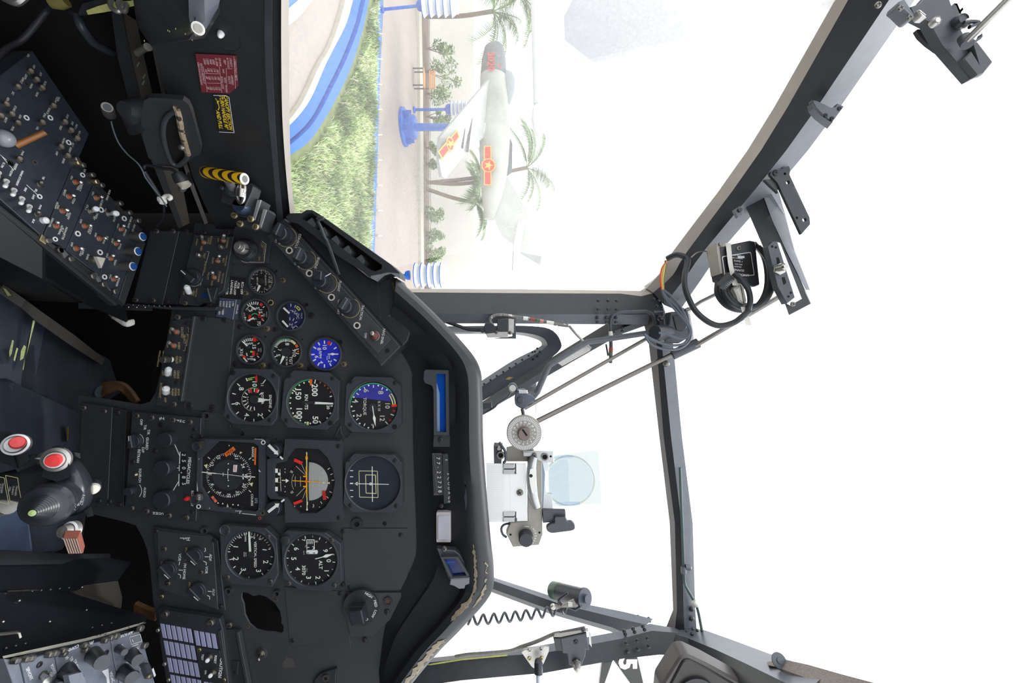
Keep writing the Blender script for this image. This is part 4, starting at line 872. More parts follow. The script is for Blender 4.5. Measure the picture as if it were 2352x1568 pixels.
t, b = gauge('torque_meter', 'square-cornered torque dial, upper half behind violet-blue film', L4, 1475, 460, 228, .621, G3, kind='sq', corner=[(1218, 260), (1300, 180), (1640, 190), (1730, 270), (1738, 620), (1650, 720), (1270, 710), (1198, 640)], scr=[(1267, 232, 20), (1682, 245, 20), (1258, 642, 20), (1678, 660, 22, HOLE)], back=11, face=DARK)
cx, cy = 1475, 468; f = b.mi(BLP)
b.flat([(cx + 222 * sin(rad(a)), cy - 222 * cos(rad(a))) for a in rng(-66, 79, 24)], BLP, .1); z = .25
b.arc(cx, cy, 222, 90, 322, 8, GRN, z)
for i in range(18): a = rad(90 + 12.9 * i); x, y = cx + 205 * cos(a), cy + 205 * sin(a); (b.dot(x, y, 8, WHT, z) if i % 2 else b.line((x, y), (cx + 178 * cos(a), cy + 178 * sin(a)), 8, WHT, z))
for p, q in (((1640, 540), (1672, 552)), ((1590, 610), (1616, 638))): b.line(p, q, 10, WRN, z)
b.arc(cx, cy, 200, -36, -6, 34, YEL, z); b.arc(cx, cy, 200, -35, -7, 14, BLP, z + .1); b.flat([(1648, 450), (1705, 448), (1705, 470), (1650, 470)], RED, z)
for x, y in ((1672, 508), (1635, 598)): b.flat([(x - 12, y - 12), (x + 14, y), (x - 12, y + 12), (x - 2, y)], RED, z)
for s, x, y, h in (('6', 1410, 318, 50), ('8', 1548, 335, 50), ('4', 1312, 415, 48), ('2', 1342, 552, 48), ('10', 1612, 462, 46), ('12', 1562, 580, 48), ('0', 1468, 640, 24), ('TORQUE', 1396, 465, 30), ('% X 10', 1532, 462, 24)): b.t(s, x, y, h, WRN, z=z)
t.part('markings', b); needle(t, 1467, 462, 1495, 655, 7, WHT, head=(110, 26)); bb = t.mb(); bb.cyl(1462, 480, 40, -3.9, -3.3, BLKS, 28); t.part('hub', bb)
t, b = gauge('sight_indicator', 'square-cornered glassy indicator with nested squares and crossed hair lines', L4, 1470, 1195, 258, .621, G3, kind='sq', corner=[(1210, 1000), (1290, 915), (1670, 925), (1745, 1010), (1752, 1400), (1660, 1480), (1270, 1470), (1190, 1385)], scr=[(1247, 970, 20), (1680, 980, 20), (1258, 1405, 20), (1695, 1410, 20)], back=11, face=mat('slate_screen', (48, 52, 62), .25, var=.12, sc=12), rw=.97)
for a, c, w in ((1340, 1078, 5), (1402, 1115, 6)):
    x1, y1 = (1520, 1330) if a == 1340 else (1502, 1292); b.pline([(a, c), (x1 - 6, c + 2), (x1, y1), (a + 4, y1 - 4), (a, c)], w, CRM)
b.line((1465, 1035), (1467, 1370), 7, WHT, .1); b.line((1300, 1198), (1622, 1205), 6, WHT, .1); b.flat([(1296, 1198), (1326, 1180), (1326, 1218)], WHT, .1); b.ring(1450, 1200, 8, 13, -4, -3.7, WHT)
for y in (1075, 1133, 1196, 1262, 1322): b.line((1254, y), (1284, y), 7 if y != 1196 else 11, WHT)
t.part('markings', b)
t, b = gauge('vertical_speed_indicator', 'square-cornered vertical speed dial with a straight white needle, below the compass card', L5, 300, 385, 222, .621, G3, kind='sq', corner=[(20, 150), (70, 105), (440, 130), (545, 230), (560, 560), (500, 680), (380, 672), (130, 650), (30, 560)], scr=[(468, 208, 22, SCR), (92, 585, 22, SCR), (492, 627, 22, SCR)], back=11)
cx, cy = 298, 385
b.ticks(cx, cy, 196, 218, rng(-162, -92, 12), 6, WHT);
for p, q, w in (((108, 275), (140, 295), 7), ((145, 302), (190, 306), 9), ((90, 350), (116, 352), 7), ((108, 424), (145, 416), 8), ((145, 500), (166, 484), 8), ((202, 560), (222, 530), 8), ((290, 582), (290, 600), 6), ((348, 590), (348, 606), 6), ((410, 548), (432, 582), 8), ((465, 518), (482, 534), 7), ((482, 460), (505, 468), 7), ((492, 396), (510, 398), 6), ((416, 330), (455, 334), 8), ((470, 328), (490, 324), 6)): b.line(p, q, w, WHT)
for i in range(9): a = rad(8 + 8 * i - 90); b.line((cx + 192 * cos(rad(-85 + i * 8)) , cy + 192 * sin(rad(-85 + i * 8))), (cx + 212 * cos(rad(-85 + i * 8)), cy + 212 * sin(rad(-85 + i * 8))), 5, WRN)
for s, x, y, h in (('2', 170, 415, 52), ('3', 240, 515, 48), ('2', 448, 445, 48), ('3', 380, 527, 48), ('.5', 208, 215, 26), ('.5', 395, 230, 24), ('0', 310, 215, 30), ('DOWN', 258, 215, 18), ('UP', 338, 217, 18), ('VERTICAL SPEED', 350, 375, 24), ('1000 FT', 262, 375, 9), ('PER MIN', 246, 375, 9)): b.t(s, x, y, h, WHT)
t.part('markings', b); needle(t, 300, 350, 290, 165, 20, WHT, w2=16, hub=0); bb = t.mb(); bb.cyl(298, 390, 30, -3.9, -3.2, BLKS, 24); t.part('hub', bb)
bb = t.mb(); bb.lathe(66, 150, [(52, -8), (52, .8), (44, 1.4), (36, .6), (34, -2)], BEZ, 28); bb.dot(66, 150, 34, BLK, -.5); t.part('adjuster_well', bb); screw(t, 90, 165, 14, SCR)
t, b = gauge('altimeter', 'square-cornered altimeter dial marked ALT with a spear needle', L5, 865, 430, 240, .621, G3, kind='sq', corner=[(590, 200), (640, 155), (1000, 175), (1140, 280), (1148, 640), (1040, 722), (760, 705), (605, 600)], scr=[(1060, 242, 22, SCR), (660, 645, 22, SCR), (1085, 663, 22, SCR)], back=11)
cx, cy = 862, 428
for i in range(10):
    a0 = 90 + 36 * (i - 0) - 90; a = rad(5 + 36 * i); b.line((cx + 205 * cos(a), cy + 205 * sin(a)), (cx + 230 * cos(a), cy + 230 * sin(a)), 7, WHT); a = rad(23 + 36 * i); b.line((cx + 212 * cos(a), cy + 212 * sin(a)), (cx + 228 * cos(a), cy + 228 * sin(a)), 5, WRN)
for s, x, y, h in (('0', 1032, 434, 44), ('1', 1012, 528, 44), ('2', 932, 590, 46), ('3', 845, 590, 46), ('4', 745, 508, 46), ('5', 708, 414, 48), ('6', 732, 324, 46), ('7', 798, 242, 30), ('8', 918, 255, 28), ('9', 1002, 340, 44), ('ALT', 957, 472, 34), ('3070', 800, 522, 34), ('IN HG', 828, 520, 8), ('100 FT', 800, 360, 10), ('1000', 815, 300, 8)): b.t(s, x, y, h, WHT if h > 28 else WRN)
b.pline([(824, 240), (898, 240)], 7, WHT); b.pline([(826, 238), (828, 330)], 6, WHT); b.pline([(896, 238), (898, 330)], 6, WHT); b.pline([(826, 310), (850, 310)], 6, WHT); b.arc(878, 316, 14, 180 + 90, 90 + 360, 6, WHT)
for i in range(6): b.line((840 + i * 9, 250), (834 + i * 9, 278), 3, WHT)
t.part('markings', b)
bb = t.mb(); bb.rect(812, 346, 918, 382, -3.9, -3.4, LEVW, r=12); bb.zp = -3.3; bb.t('0', 838, 362, 24, DARK); bb.t('9', 894, 362, 24, DARK); t.part('drum_window', bb)
needle(t, 905, 418, 1080, 370, 7, WHT, head=(110, 30))
knob(t, 640, 235, 44, 0, 5, BLK, skirt=False, name='setting_knob')

# attitude indicator: angular window, grey ball, orange bars
t = Thing('attitude_indicator', 'attitude indicator with a grey half ball and crossing orange bars', 'gauge', frontk(L4, 850, 1160, .619), G3, L4)
win = [(530, 1060), (545, 1010), (640, 990), (650, 960), (720, 870), (760, 862), (960, 870), (1040, 950), (1090, 1060), (1112, 1180), (1085, 1320), (1020, 1420), (940, 1478), (770, 1480), (720, 1440), (640, 1335), (560, 1320), (530, 1280)]
b = t.mb(); b.poly([(640, 775), (1150, 795), (1168, 830), (1180, 1540), (1150, 1560), (640, 1568), (632, 1350), (500, 1345), (468, 1300), (468, 970), (500, 955), (620, 955)], -10, 0, BEZ, holes=[win]); t.part('bezel', b)
b = t.mb(zp=-5); b.flat([(500, 850), (1130, 850), (1130, 1500), (500, 1500)], DARK); t.part('back_plate', b)
b = t.mb(zp=-5); b.dot(870, 1185, 205, DARK, 1, 48); t.part('ball_surround', b)
b = t.mb(); q = b.l2(855, 1185); kk = b.k(855, 1185); GBALL = mat('ball_grey', (160, 160, 158), .5, var=.03); n = 24; Rr = 182 * kk
lo = []
for i in range(9):
    h = i / 8; lo.append([V((q.x + Rr * cos(pi * j / n) * cos(h * pi / 2) if False else q.x + Rr * cos(pi * j / n) * (1 - h), q.y + Rr * sin(pi * j / n) * (1 - h) , -.0038 + .0016 * (1 - (1 - h) ** 2))) for j in range(n + 1)])
b.loft(lo, GBALL, closed=False); t.part('sky_half', b)
b = t.mb(zp=-1.9)
for x in (735, 785, 903, 958): b.line((x, 1130 if x < 850 else 1145), (x, 1225), 4, WRN)
for p, q in (((735, 1035), (835, 1130)), ((790, 1020), (832, 1115)), ((740, 1320), (825, 1235)), ((800, 1345), (838, 1245))): b.line(p, q, 4, WRN, -2)
b.arc(850, 1185, 155, 152, 208, 3, WRN, -2)
for a in (-35, -20, -5, 25, 40, 60, 80): a = rad(a); b.line((870 + 210 * cos(a), 1185 + 210 * sin(a)), (870 + 235 * cos(a), 1185 + 235 * sin(a)), 7, WRN)
b.flat([(995, 1182), (1022, 1190), (995, 1198)], CRM); b.flat([(1062, 1182), (1034, 1192), (1062, 1202)], CRM)
for p, q in (((545, 1055), (570, 1096)), ((545, 1145), (572, 1185)), ((545, 1228), (570, 1270))): b.flat([p, (q[0], p[1]), q, (p[0], q[1])], WHT)
b.line((590, 1060), (600, 1270), 5, WRN); b.dot(584, 1106, 14, WHT, .2); b.line((560, 1145), (606, 1143), 4, YLW, .1); b.line((560, 1186), (606, 1186), 4, YLW, .1); b.line((606, 1166), (645, 1168), 9, CRM, .1); b.flat([(645, 1150), (676, 1170), (645, 1192)], WHT, .1)
for y in (1060, 1090, 1225, 1275): b.dot(638, y, 5, WRN)
for x in (730, 788, 905, 965): b.dot(x, 1414 if x < 800 else 1420, 5, WRN)
b.t('30', 990, 1095, 22, WRN, rot=60); b.t('30', 700, 1085, 22, WRN, rot=60); b.t('20', 705, 1280, 22, WRN, rot=-60); t.part('markings', b)
b = t.mb(zp=-1.5); b.flat([(838, 900), (848, 900), (850, 1450), (842, 1450)], CRM, -.2); b.flat([(834, 1035), (848, 1035), (850, 1325), (838, 1325)], AMB); b.flat([(708, 1166), (978, 1180), (978, 1188), (708, 1174)], AMB, .1); b.flat([(832, 970), (832, 945), (842, 925), (854, 945), (854, 970)], AMB)
for y in (1130, 1225): b.flat([(810, y - 6), (840, y - 6), (840, y + 6), (810, y + 6)], AMB, .1)
b.dot(840, 1178, 14, ORG, .15); b.flat([(838, 1452), (846, 1412), (856, 1452)], WHT); b.line((852, 1370), (852, 1400), 6, WHT); t.part('command_bars', b)
for a, m in (([(730, 960), (806, 992), (794, 1020), (720, 986)], RED), ([(715, 1378), (796, 1346), (804, 1370), (726, 1402)], RED), ([(990, 1270), (1020, 1268), (1028, 1350), (998, 1352)], RED)):
    b = t.mb(zp=-2.2); b.poly(a, -2.8, -2.2, m); 
    if a[0][0] == 990:
        for i in range(8): b.line((992, 1278 + i * 9), (1024, 1276 + i * 9), 3, DARK, .1)
    t.part('warning_flag', b)
for s in ((1145, 843), (1150, 1522)): screw(t, *s, 20)
b = t.mb(); 
for (x, y), (px, py), (qx, qy) in (((538, 885), (482, 832), (575, 925)), ((540, 1425), (478, 1468), (585, 1385))):
    b = t.mb(); b.cyl(x, y, 66, -12, 6, KNB, 32, c=1); o = t.part('trim_knob', b)
    b = t.mb(zp=6.2); d = V((qx - px, qy - py)).normalized(); nn = V((-d.y, d.x)); P0 = V((px, py)); Q0 = V((qx, qy)); hh = Q0 - d * 38
    pts = [P0 - nn * 13, hh - nn * 13, hh - nn * 26, Q0, hh + nn * 26, hh + nn * 13, P0 + nn * 13]; b.flat([(p.x, p.y) for p in pts], WHT); t.part('arrow', b, o)
    b = t.mb(zp=.3); e = Q0 + d * 22; f = Q0 + d * 60; b.line((e.x, e.y), (f.x, f.y), 16, WHT); t.part('index_mark', b)

# horizontal situation indicator
t = Thing('compass_indicator', 'square compass card indicator with an orange HDG flag', 'gauge', frontk(K8, 1300, 500, .620), G3, K8)
win = [(1160, 65), (1590, 90), (1640, 130), (1640, 890), (1600, 912), (1140, 860), (1040, 770), (990, 690), (945, 610), (945, 270)]
EDGE = mat('bezel_chipped_edge', (64, 66, 72), .42, var=.15, sc=200, chip=((196, 190, 180), .36, 120))
b = t.mb(); b.poly([(905, 40), (1725, 55), (1715, 955), (1700, 970), (895, 880)], -12, 0, EDGE, holes=[win]); t.part('bezel', b)
b = t.mb(zp=-4); b.flat([(930, 40), (1660, 60), (1660, 930), (930, 900)], DARK); t.part('back_plate', b)
cx, cy = 1282, 475; CARD = mat('compass_card', (30, 30, 34), .55, var=.08)
b = t.mb(zp=-4); b.ring(cx, cy, 292, 297, -4, -3.6, BLKS, 60); b.lathe(cx, cy, [(278, -4), (278, -3), (192, -3), (190, -4)], CARD, 60, False, False); b.lathe(cx, cy, [(190, -3.9), (1, -3.9)], BLK, 48, False, False); t.part('compass_card', b)
b = t.mb(zp=-2.9); b.ticks(cx, cy, 240, 270, rng(5, 355, 36), 6, WHT); b.ticks(cx, cy, 252, 270, rng(0, 350, 36), 5, WHT)
for s, x, y in (('15', 1160, 262), ('21', 1378, 258), ('24', 1455, 362), ('W', 1494, 485), ('30', 1468, 600), ('33', 1388, 690), ('N', 1284, 718), ('3', 1172, 682), ('6', 1090, 588), ('E', 1056, 465), ('12', 1082, 345)):
    a = math.degrees(math.atan2(y - cy, x - cx)); b.t(s, x, y, 42, WHT, rot=0 if s not in ('30', '24') else -15 if s == '30' else 15)
for a in (38, 140, -38, -140): 
    a = rad(a); b.line((cx + 300 * cos(a), cy + 300 * sin(a)), (cx + 335 * cos(a), cy + 335 * sin(a)), 9, WHT, -1)
for y in (340, 410, 540, 608): b.dot(1272, y, 8, WHT, -.9)
b.line((1282, 115), (1282, 130), 8, WHT, -1); b.flat([(1412, 222), (1448, 205), (1420, 190)], CRM); b.flat([(985, 355), (1030, 340), (1018, 398)], CRM); b.flat([(1525, 575), (1575, 562), (1562, 612)], CRM)
for x, y in ((1148, 812), (1205, 820), (1328, 832), (1390, 838)): b.dot(x, y, 9, WHT, -1)
b.flat([(1262, 820), (1278, 868), (1248, 868)], WHT, -1); b.t('RANGE', 1568, 200, 28, WHT, z=-1); b.t('COURSE', 1558, 775, 28, WHT, z=-1); b.dot(1570, 295, 8, WHT, -1); t.part('markings', b)
b = t.mb(zp=-2.4); b.line((960, 438), (1130, 455), 12, WHT); b.line((1130, 455), (1270, 468), 6, WHT); b.line((1270, 468), (1440, 488), 6, WHT); b.line((1430, 488), (1600, 498), 13, WHT); b.line((1216, 445), (1216, 485), 7, WHT); b.line((1270, 420), (1272, 520), 7, WHT); b.line((1455, 460), (1455, 525), 14, WHT); b.pline([(1520, 485), (1545, 488), (1545, 525), (1520, 528)], 9, WHT); t.part('course_pointer', b)
for pts, m, tx in (([(1225, 215), (1335, 132), (1362, 172), (1250, 258)], ORG, ('HDG', 1293, 193, 32)), ([(1068, 738), (1092, 722), (1142, 790), (1118, 808)], SAL, ('OFF', 1105, 765, 18)), ([(1338, 352), (1382, 354), (1374, 438), (1334, 436)], LEVW, ('NAV', 1358, 395, 24))):
    b = t.mb(zp=-1.8); b.poly(pts, -2.4, -1.8, m); u = V((pts[1][0] - pts[0][0], pts[1][1] - pts[0][1])); b.t(tx[0], tx[1], tx[2], tx[3], RED if m is LEVW else DARK, rot=math.degrees(math.atan2(u.x, u.y)) + (90 if False else 0) if m is ORG else -35 if m is SAL else 0, z=.1); t.part('warning_flag', b)
b = t.mb(zp=-3.5); b.flat([(1592, 148), (1614, 148), (1608, 352), (1588, 352)], ORG); t.part('range_shutter', b)
b = t.mb(zp=-3.4); b.flat([(1590, 710), (1636, 715), (1636, 850), (1585, 845)], mat('counter_blue_black', (26, 30, 48), .5, var=.1)); b.t('272', 1612, 780, 32, WRN, z=.1); b.flat([(1420, 842), (1468, 848), (1466, 892), (1420, 888)], BLKS, .1); t.part('counter', b)
for x, y, tx in ((955, 110, ''), (930, 742, 'CRS')):
    b = t.mb(); b.lathe(x, y, [(64, 0), (58, 9), (52, 10), (40, 9.6)], KNB, 32); b.ring(x, y, 44, 54, 9.5, 10.4, SCR); b.zp = 10.5
    b.dot(x, y, 44, mat('knob_face', (92, 90, 88), .5, var=.15) if tx else SCR, -.6); 
    if tx: b.t(tx, x, y, 26, LEVW, z=.1)
    t.part('setting_knob', b)
for x, y, m in ((1698, 82, LEVW), (922, 850, LEVW), (1690, 930, BRS)): b = t.mb(); b.ring(x, y, 16, 27, -.5, .6, m); b.dot(x, y, 18, HOLE, .1); t.part('eyelet', b)
b = t.mb(zp=.15); b.flat([(1640, 405), (1672, 440), (1644, 430)], LEVW); b.flat([(900, 545), (915, 670), (900, 665)], LEVW); b.line((1360, 905), (1440, 905), 5, LEVW); b.line((1425, 900), (1412, 940), 8, LEVW); b.line((1440, 935), (1610, 952), 6, LEVW); b.line((1590, 42), (1700, 48), 4, LEVW); t.part('chipped_paint', b)
# ---------------------------------------------------------------- switch boxes on the panel
def module(name, label, K, pts, d, thick, m=MODULE, cat='switch panel', group=None, c=.5, roll=0, holes=()):
    xs = [p[0] for p in pts]; ys = [p[1] for p in pts]
    t = Thing(name, label, cat, frontk(K, sum(xs) / len(xs), sum(ys) / len(ys), d, roll), group, K)
    b = t.mb(); b.poly(pts, -thick, 0, m, c=c, holes=holes); t.part('face_plate', b); return t
def lets(t, items, m=WHT, z=.15, K=None, bold=.012, name='lettering', rot=0):
    """(text, x, y, height[, rotation[, material]])"""
    b = t.mb(K)
    for it in items: b.t(it[0], it[1], it[2], it[3], it[5] if len(it) > 5 else m, rot=it[4] if len(it) > 4 else rot, z=z, bold=bold)
    return b

# weapons control panel
t = module('weapon_control_panel', 'black weapons switch panel with a rotary knob and white-tipped toggles', K4, [(600, 735), (975, 755), (880, 1270), (640, 1415), (450, 1395)], .622, 9)
for a in (((700, 712), 24), ((922, 715), 24), ((517, 1385), 26), ((750, 1400), 22)): screw(t, *a[0], a[1], SCB if a[0][0] > 600 else SCR)
b = lets(t, [('RANGE', 762, 790, 18, -14), ('LONG', 738, 795, 16, -14), ('SHORT', 628, 808, 15, -14), ('MED', 672, 868, 18, -10), ('TEST', 700, 936, 18, -10), ('OFF', 832, 790, 17, -14), ('COMPEN', 918, 812, 18, -10), ('GUN', 782, 980, 20, -12), ('EXT', 880, 982, 18, -12), ('PILOT', 736, 1130, 19, -10), ('GUNNER', 840, 1135, 19, -10), ('FIXED', 772, 1195, 16, -10), ('OFF', 505, 1290, 16, -8), ('ARM', 598, 1290, 17, -8), ('MASTER', 625, 1288, 17, -8), ('WSS RTCL', 705, 1045, 18, -10), ('WING STORE', 905, 985, 12, -10, YLW), ('WPN CONTR', 872, 1150, 12, -10, YLW)], YLW)
b.pline([(740, 900), (745, 902), (718, 1000)], 4, WRN, .15); b.pline([(742, 900), (722, 896)], 4, WRN, .15); b.pline([(688, 1100), (662, 1225), (640, 1222)], 4, WRN, .15); b.arc(600, 1145, 82, -62, 117, 4, WRN, .15); t.part('lettering', b)
toggle(t, 692, 808, 674, 748, 30); toggle(t, 878, 790, 887, 738, 30); toggle(t, 825, 985, 845, 935, 30); toggle(t, 790, 1140, 775, 1090, 30); toggle(t, 566, 1290, 528, 1222, 28, boot=TOE, lever=LEVW, tipr=26, fat=True)
for x, y, m in ((660, 937, STL), (868, 858, SCR)): b = t.mb(); b.cyl(x, y, 26, 0, 5, TOE, 22, c=.5); b.cyl(x + 4, y - 4, 20, 4, 7, m, 20, c=1); t.part('push_button', b)
knob(t, 602, 1140, 82, 0, 14, pointer=-138, mark=-138)
b = t.mb(); b.poly([(660, 1225), (845, 1240), (800, 1390), (640, 1380)], 0, 5, BLKS, c=.8); b.rect(690, 1290, 765, 1345, 4.8, 5.1, mat('blue_lens', (26, 52, 92), .2, var=.1)); b.poly([(765, 1255), (785, 1250), (820, 1380), (800, 1385)], 5, 12, KNB, c=1); t.part('guarded_switch', b)
# blank plates left of it
cover('blank_panel', 'wide blank black plate beside the weapons switch panel', [(185, 700), (460, 705), (300, 1405), (15, 1380)], [(248, 705, 24, SCR), (405, 705, 24, SCR), (48, 1358, 28, SCR), (212, 1362, 28, SCR)], K4, 7, MODULE, 'cover plate')
cover('blank_panel', 'narrow blank black plate between the wide plate and the weapons switches', [(468, 700), (610, 722), (440, 1400), (305, 1400)], [(530, 705, 24), (345, 1370, 26)], K4, 6.5, BLKS, 'cover plate')
b = MB(frontk(K4, 400, 705, .626), K4)
t = Thing('mounting_rail', 'dark mounting rail under the weapons switch plates', 'rail', frontk(K4, 400, 1415, .618), K=K4); b = t.mb(); b.poly([(-40, 1385), (350, 1420), (830, 1420), (800, 1455), (350, 1445), (-60, 1405)], -14, 0, MODULE, c=1)
t.part('rail', b)
for i in range(8): screw(t, 20 + i * 50, 1403 + i * 2, 9, STL)
# key switch
t = module('ignition_switch', 'round ignition key switch on a white-edged black plate', K4, [(985, 660), (1180, 640), (1260, 690), (1330, 800), (1300, 1010), (1150, 1020), (920, 1000)], .630, 4, PANEL, 'switch')
b = t.mb(); b.lathe(1110, 890, [(108, 0), (106, 7), (84, 12), (76, 12)], BLK, 40); b.lathe(1110, 890, [(107, 5.2), (106, 6.8), (99, 8.6), (96, 8.6)], STL, 40, False, False); t.part('collar', b)
b = t.mb(); b.lathe(1108, 880, [(62, 10), (58, 18), (48, 20), (46, 19)], ALU, 32); b.lathe(1106, 876, [(34, 18.5), (30, 23), (26, 23.6)], ALU, 28); b.zp = 23.8; b.line((1085, 872), (1128, 880), 8, HOLE); t.part('key_cylinder', b)
b = lets(t, [('IGNITION SW', 1268, 905, 17, 0), ('OFF', 1245, 838, 19, 0), ('ON', 1222, 962, 19, 0)], YLW); b.pline([(1245, 800), (1285, 830), (1265, 1000), (1110, 998)], 5, WRN, .12); b.arc(1110, 890, 112, 90, 178, 5, WRN, .12); t.part('lettering', b)
# placards
t = module('placard', 'black placard in white capitals about ECU OFF for take-off and landing', K4, [(905, 1135), (1090, 1150), (1050, 1350), (845, 1325)], .632, 1, DARK, 'placard', c=0)
t.part('lettering', lets(t, [(s, x, y, 22, -6) for s, x, y in (('ECU OFF', 1058, 1245), ('FOR', 1022, 1222), ('TAKE-OFF', 992, 1240), ('LANDING', 958, 1235), ('TOT OVER', 920, 1235), ('810\u00b0C', 885, 1235))], bold=.025))
t = module('placard', 'bluish grey placard listing radio selector channels one to five', K4, [(845, 1335), (1045, 1352), (1010, 1545), (810, 1515)], .632, 1, mat('placard_slate', (72, 78, 98), .4, var=.1), 'placard', c=0)
b = lets(t, [('XMTR-SEL', 1010, 1445, 15, -8)] + [(s, x, y, 17, -6) for s, x, y in (('1.FM', 972, 1392), ('2.UHF', 942, 1398), ('3.VHF', 912, 1398), ('4.NOT USED', 880, 1432), ('5.NOT USED', 848, 1432))], bold=.02); b.line((1002, 1355), (970, 1540), 6, WRN, .12); t.part('lettering', b)
# jettison and miscellaneous switches
t = module('jettison_switch_box', 'upright switch panel marked JETTISON SELECT with two toggles and three round caps', K6, [(395, 150), (625, 110), (600, 165), (500, 912), (380, 965), (240, 950), (310, 440)], .624, 8)
b = t.mb(); b.poly([(602, 105), (625, 108), (500, 910), (478, 906)], 0, 3.5, PANEL, c=.6); t.part('edge_strip', b)
for p in ((540, 175), (443, 735)): screw(t, *p, 24)
for p in ((448, 115), (410, 940)): screw(t, *p, 28, SCR)
b = lets(t, [('OUTBD', 490, 262, 22), ('SELECT', 512, 325, 20), ('JETTISON', 538, 330, 20, -8), ('INBD', 460, 388, 22), ('OFF', 375, 255, 17), ('OFF', 350, 385, 17), ('FUEL', 472, 520, 20), ('GAGE', 440, 520, 20), ('TEST', 335, 510, 18), ('CODE', 452, 660, 20), ('HOLD', 420, 658, 20), ('OFF', 308, 645, 20), ('EMER', 458, 828, 20), ('HYDR', 428, 828, 20), ('PUMP', 398, 828, 20), ('OFF', 330, 900, 20), ('BORESIGHT', 285, 810, 20, -6), ('MISCELLANEOUS', 268, 510, 15, -10), ('WING LIGHTS', 305, 480, 11, -10)], YLW, bold=.02)
b.pline([(535, 215), (552, 217), (548, 262)], 4, YLW, .15); b.pline([(520, 395), (514, 436), (496, 432)], 4, YLW, .15); t.part('lettering', b)
toggle(t, 435, 255, 388, 222, 34); toggle(t, 408, 385, 360, 352, 34)
b = t.mb(); b.lathe(392, 515, [(36, 0), (36, 4), (30, 5), (34, 16), (28, 18)], STL, 24); t.part('push_button', b)
toggle(t, 362, 655, 360, 600, 34, boot=TOE, lever=LEVW, tipr=28, fat=True); toggle(t, 345, 830, 335, 785, 36, boot=TOE, lever=LEVW, tipr=30, fat=True)
# UHF radio
K = K8
t = module('radio_panel', 'UHF radio panel with three big knobs and a frequency window reading 250.85', K0, [(303, 945), (462, 960), (450, 1196), (287, 1165)], .624, 9, cat='radio')
b = t.mb(); b.rect(*[0] * 4, 0, 0, PANEL) if False else b.poly([(287, 945), (294, 946), (288, 1165), (281, 1163)], -6, -3, HOLE); t.part('side_gap', b)
b = lets(t, [('MEGACYCLES', 805, 420, 38, -5), ('SQUELCH', 220, 478, 28, -2), ('AUDIO', 275, 680, 28, -5), ('RCVR TEST', 846, 755, 28, -2), ('RETRAN', 202, 245, 32, -6), ('D/F', 255, 172, 32, -8), ('GUARD', 305, 95, 32, -3)], K=K8, bold=.025)
b.c = K6; 
for it in (('T/R', 172, 1205, 24, -6), ('T/R', 138, 1160, 24, -6), ('OFF', 103, 1110, 24, -6), ('A', 312, 1078, 24, -60), ('W', 285, 1075, 24, -60), ('U', 505, 1105, 24, 0), ('H', 475, 1100, 24, 0), ('F', 448, 1095, 24, 0)): b.t(it[0], it[1], it[2], it[3], WHT, rot=it[4], z=.15, bold=.025)
b.c = K8
for s, x in (('C', 487), ('O', 455), ('M', 420), ('M', 385)): b.t(s, x, 938 - (487 - x) * .08, 30, WHT, z=.15, bold=.025)
b.line((632, 100), (695, 245), 9, WHT, .15); b.line((700, 195), (692, 340), 10, WHT, .15); b.line((690, 355), (688, 425), 9, WHT, .15); b.line((662, 388), (690, 388), 8, WHT, .15); b.line((686, 460), (684, 606), 10, WHT, .15); b.line((684, 545), (615, 662), 9, WHT, .15)
b.arc(130, 660, 108, -42, 42, 7, WHT, .15); b.arc(180, 55, 80, -65, 45, 6, WHT, .15); b.dot(206, 135, 7, WHT, .15); b.line((160, 20), (148, -10), 14, WHT, .15); t.part('lettering', b)
b = t.mb(K8); b.flat([(705, 195), (778, 200), (768, 608), (696, 604)], DARK, .1); b.zp = .25
for s, y in (('2', 232), ('5', 305), ('0', 390), ('8', 500), ('5', 580)): b.t(s, 745, y, 46, LEVW, rot=-5)
b.dot(714, 445, 8, LEVW); t.part('frequency_window', b)
for x, y, r in ((590, 30, 92), (555, 370, 100), (552, 740, 108)): knob(t, x, y, r, 0, 13, K=K8, skirt=False, flute=.03)
knob(t, 140, 650, 52, 0, 10, K=K8, skirt=False); knob(t, 175, 60, 84, 0, 12, K=K8, pointer=-95, mark=-95)
b = t.mb(K8); b.lathe(792, 752, [(28, 0), (26, 3), (16, 5), (1, 5.5)], RED, 20); t.part('test_button', b, label='small red test button')
b = t.mb(K8); b.lathe(172, 467, [(22, 0), (16, 2), (8, 3)], BRS, 16); t.part('squelch_stud', b)
for x, y, r, m in ((400, 185, 30, SCB), (135, 315, 28, SCB), (425, 860, 24, HOLE), (120, 870, 32, SCR), (300, 905, 34, SCR), (565, 960, 36, SCR), (775, 985, 38, SCR), (845, 920, 22, SCB)): screw(t, x, y, r, m, K8)
for x, y, r, m in ((60, 1050, 26, SCR), (200, 1068, 28, SCR), (402, 1090, 28, SCR), (560, 1110, 30, SCR), (608, 1178, 20, SCB), (590, 1248, 20, SCB), (665, 1245, 20, SCB), (290, 1135, 24, HOLE)): screw(t, x, y, r, m, K6)
# blank plates at the left end of the radio
t = cover('blank_panel', 'dark blank plate forming the end of the panel beside the radio', [(188, 925), (258, 935), (247, 1160), (178, 1170)], [(193, 936, 6, SCR), (240, 944, 6, SCR), (228, 1150, 6)], K0, 6, BLK, 'cover plate')
t = cover('blank_panel', 'slim dark plate between the end plate and the radio', [(260, 935), (290, 942), (283, 1163), (249, 1160)], [(271, 947, 6), (252, 1151, 6), (275, 1158, 6)], K0, 5, BLKS, 'cover plate')
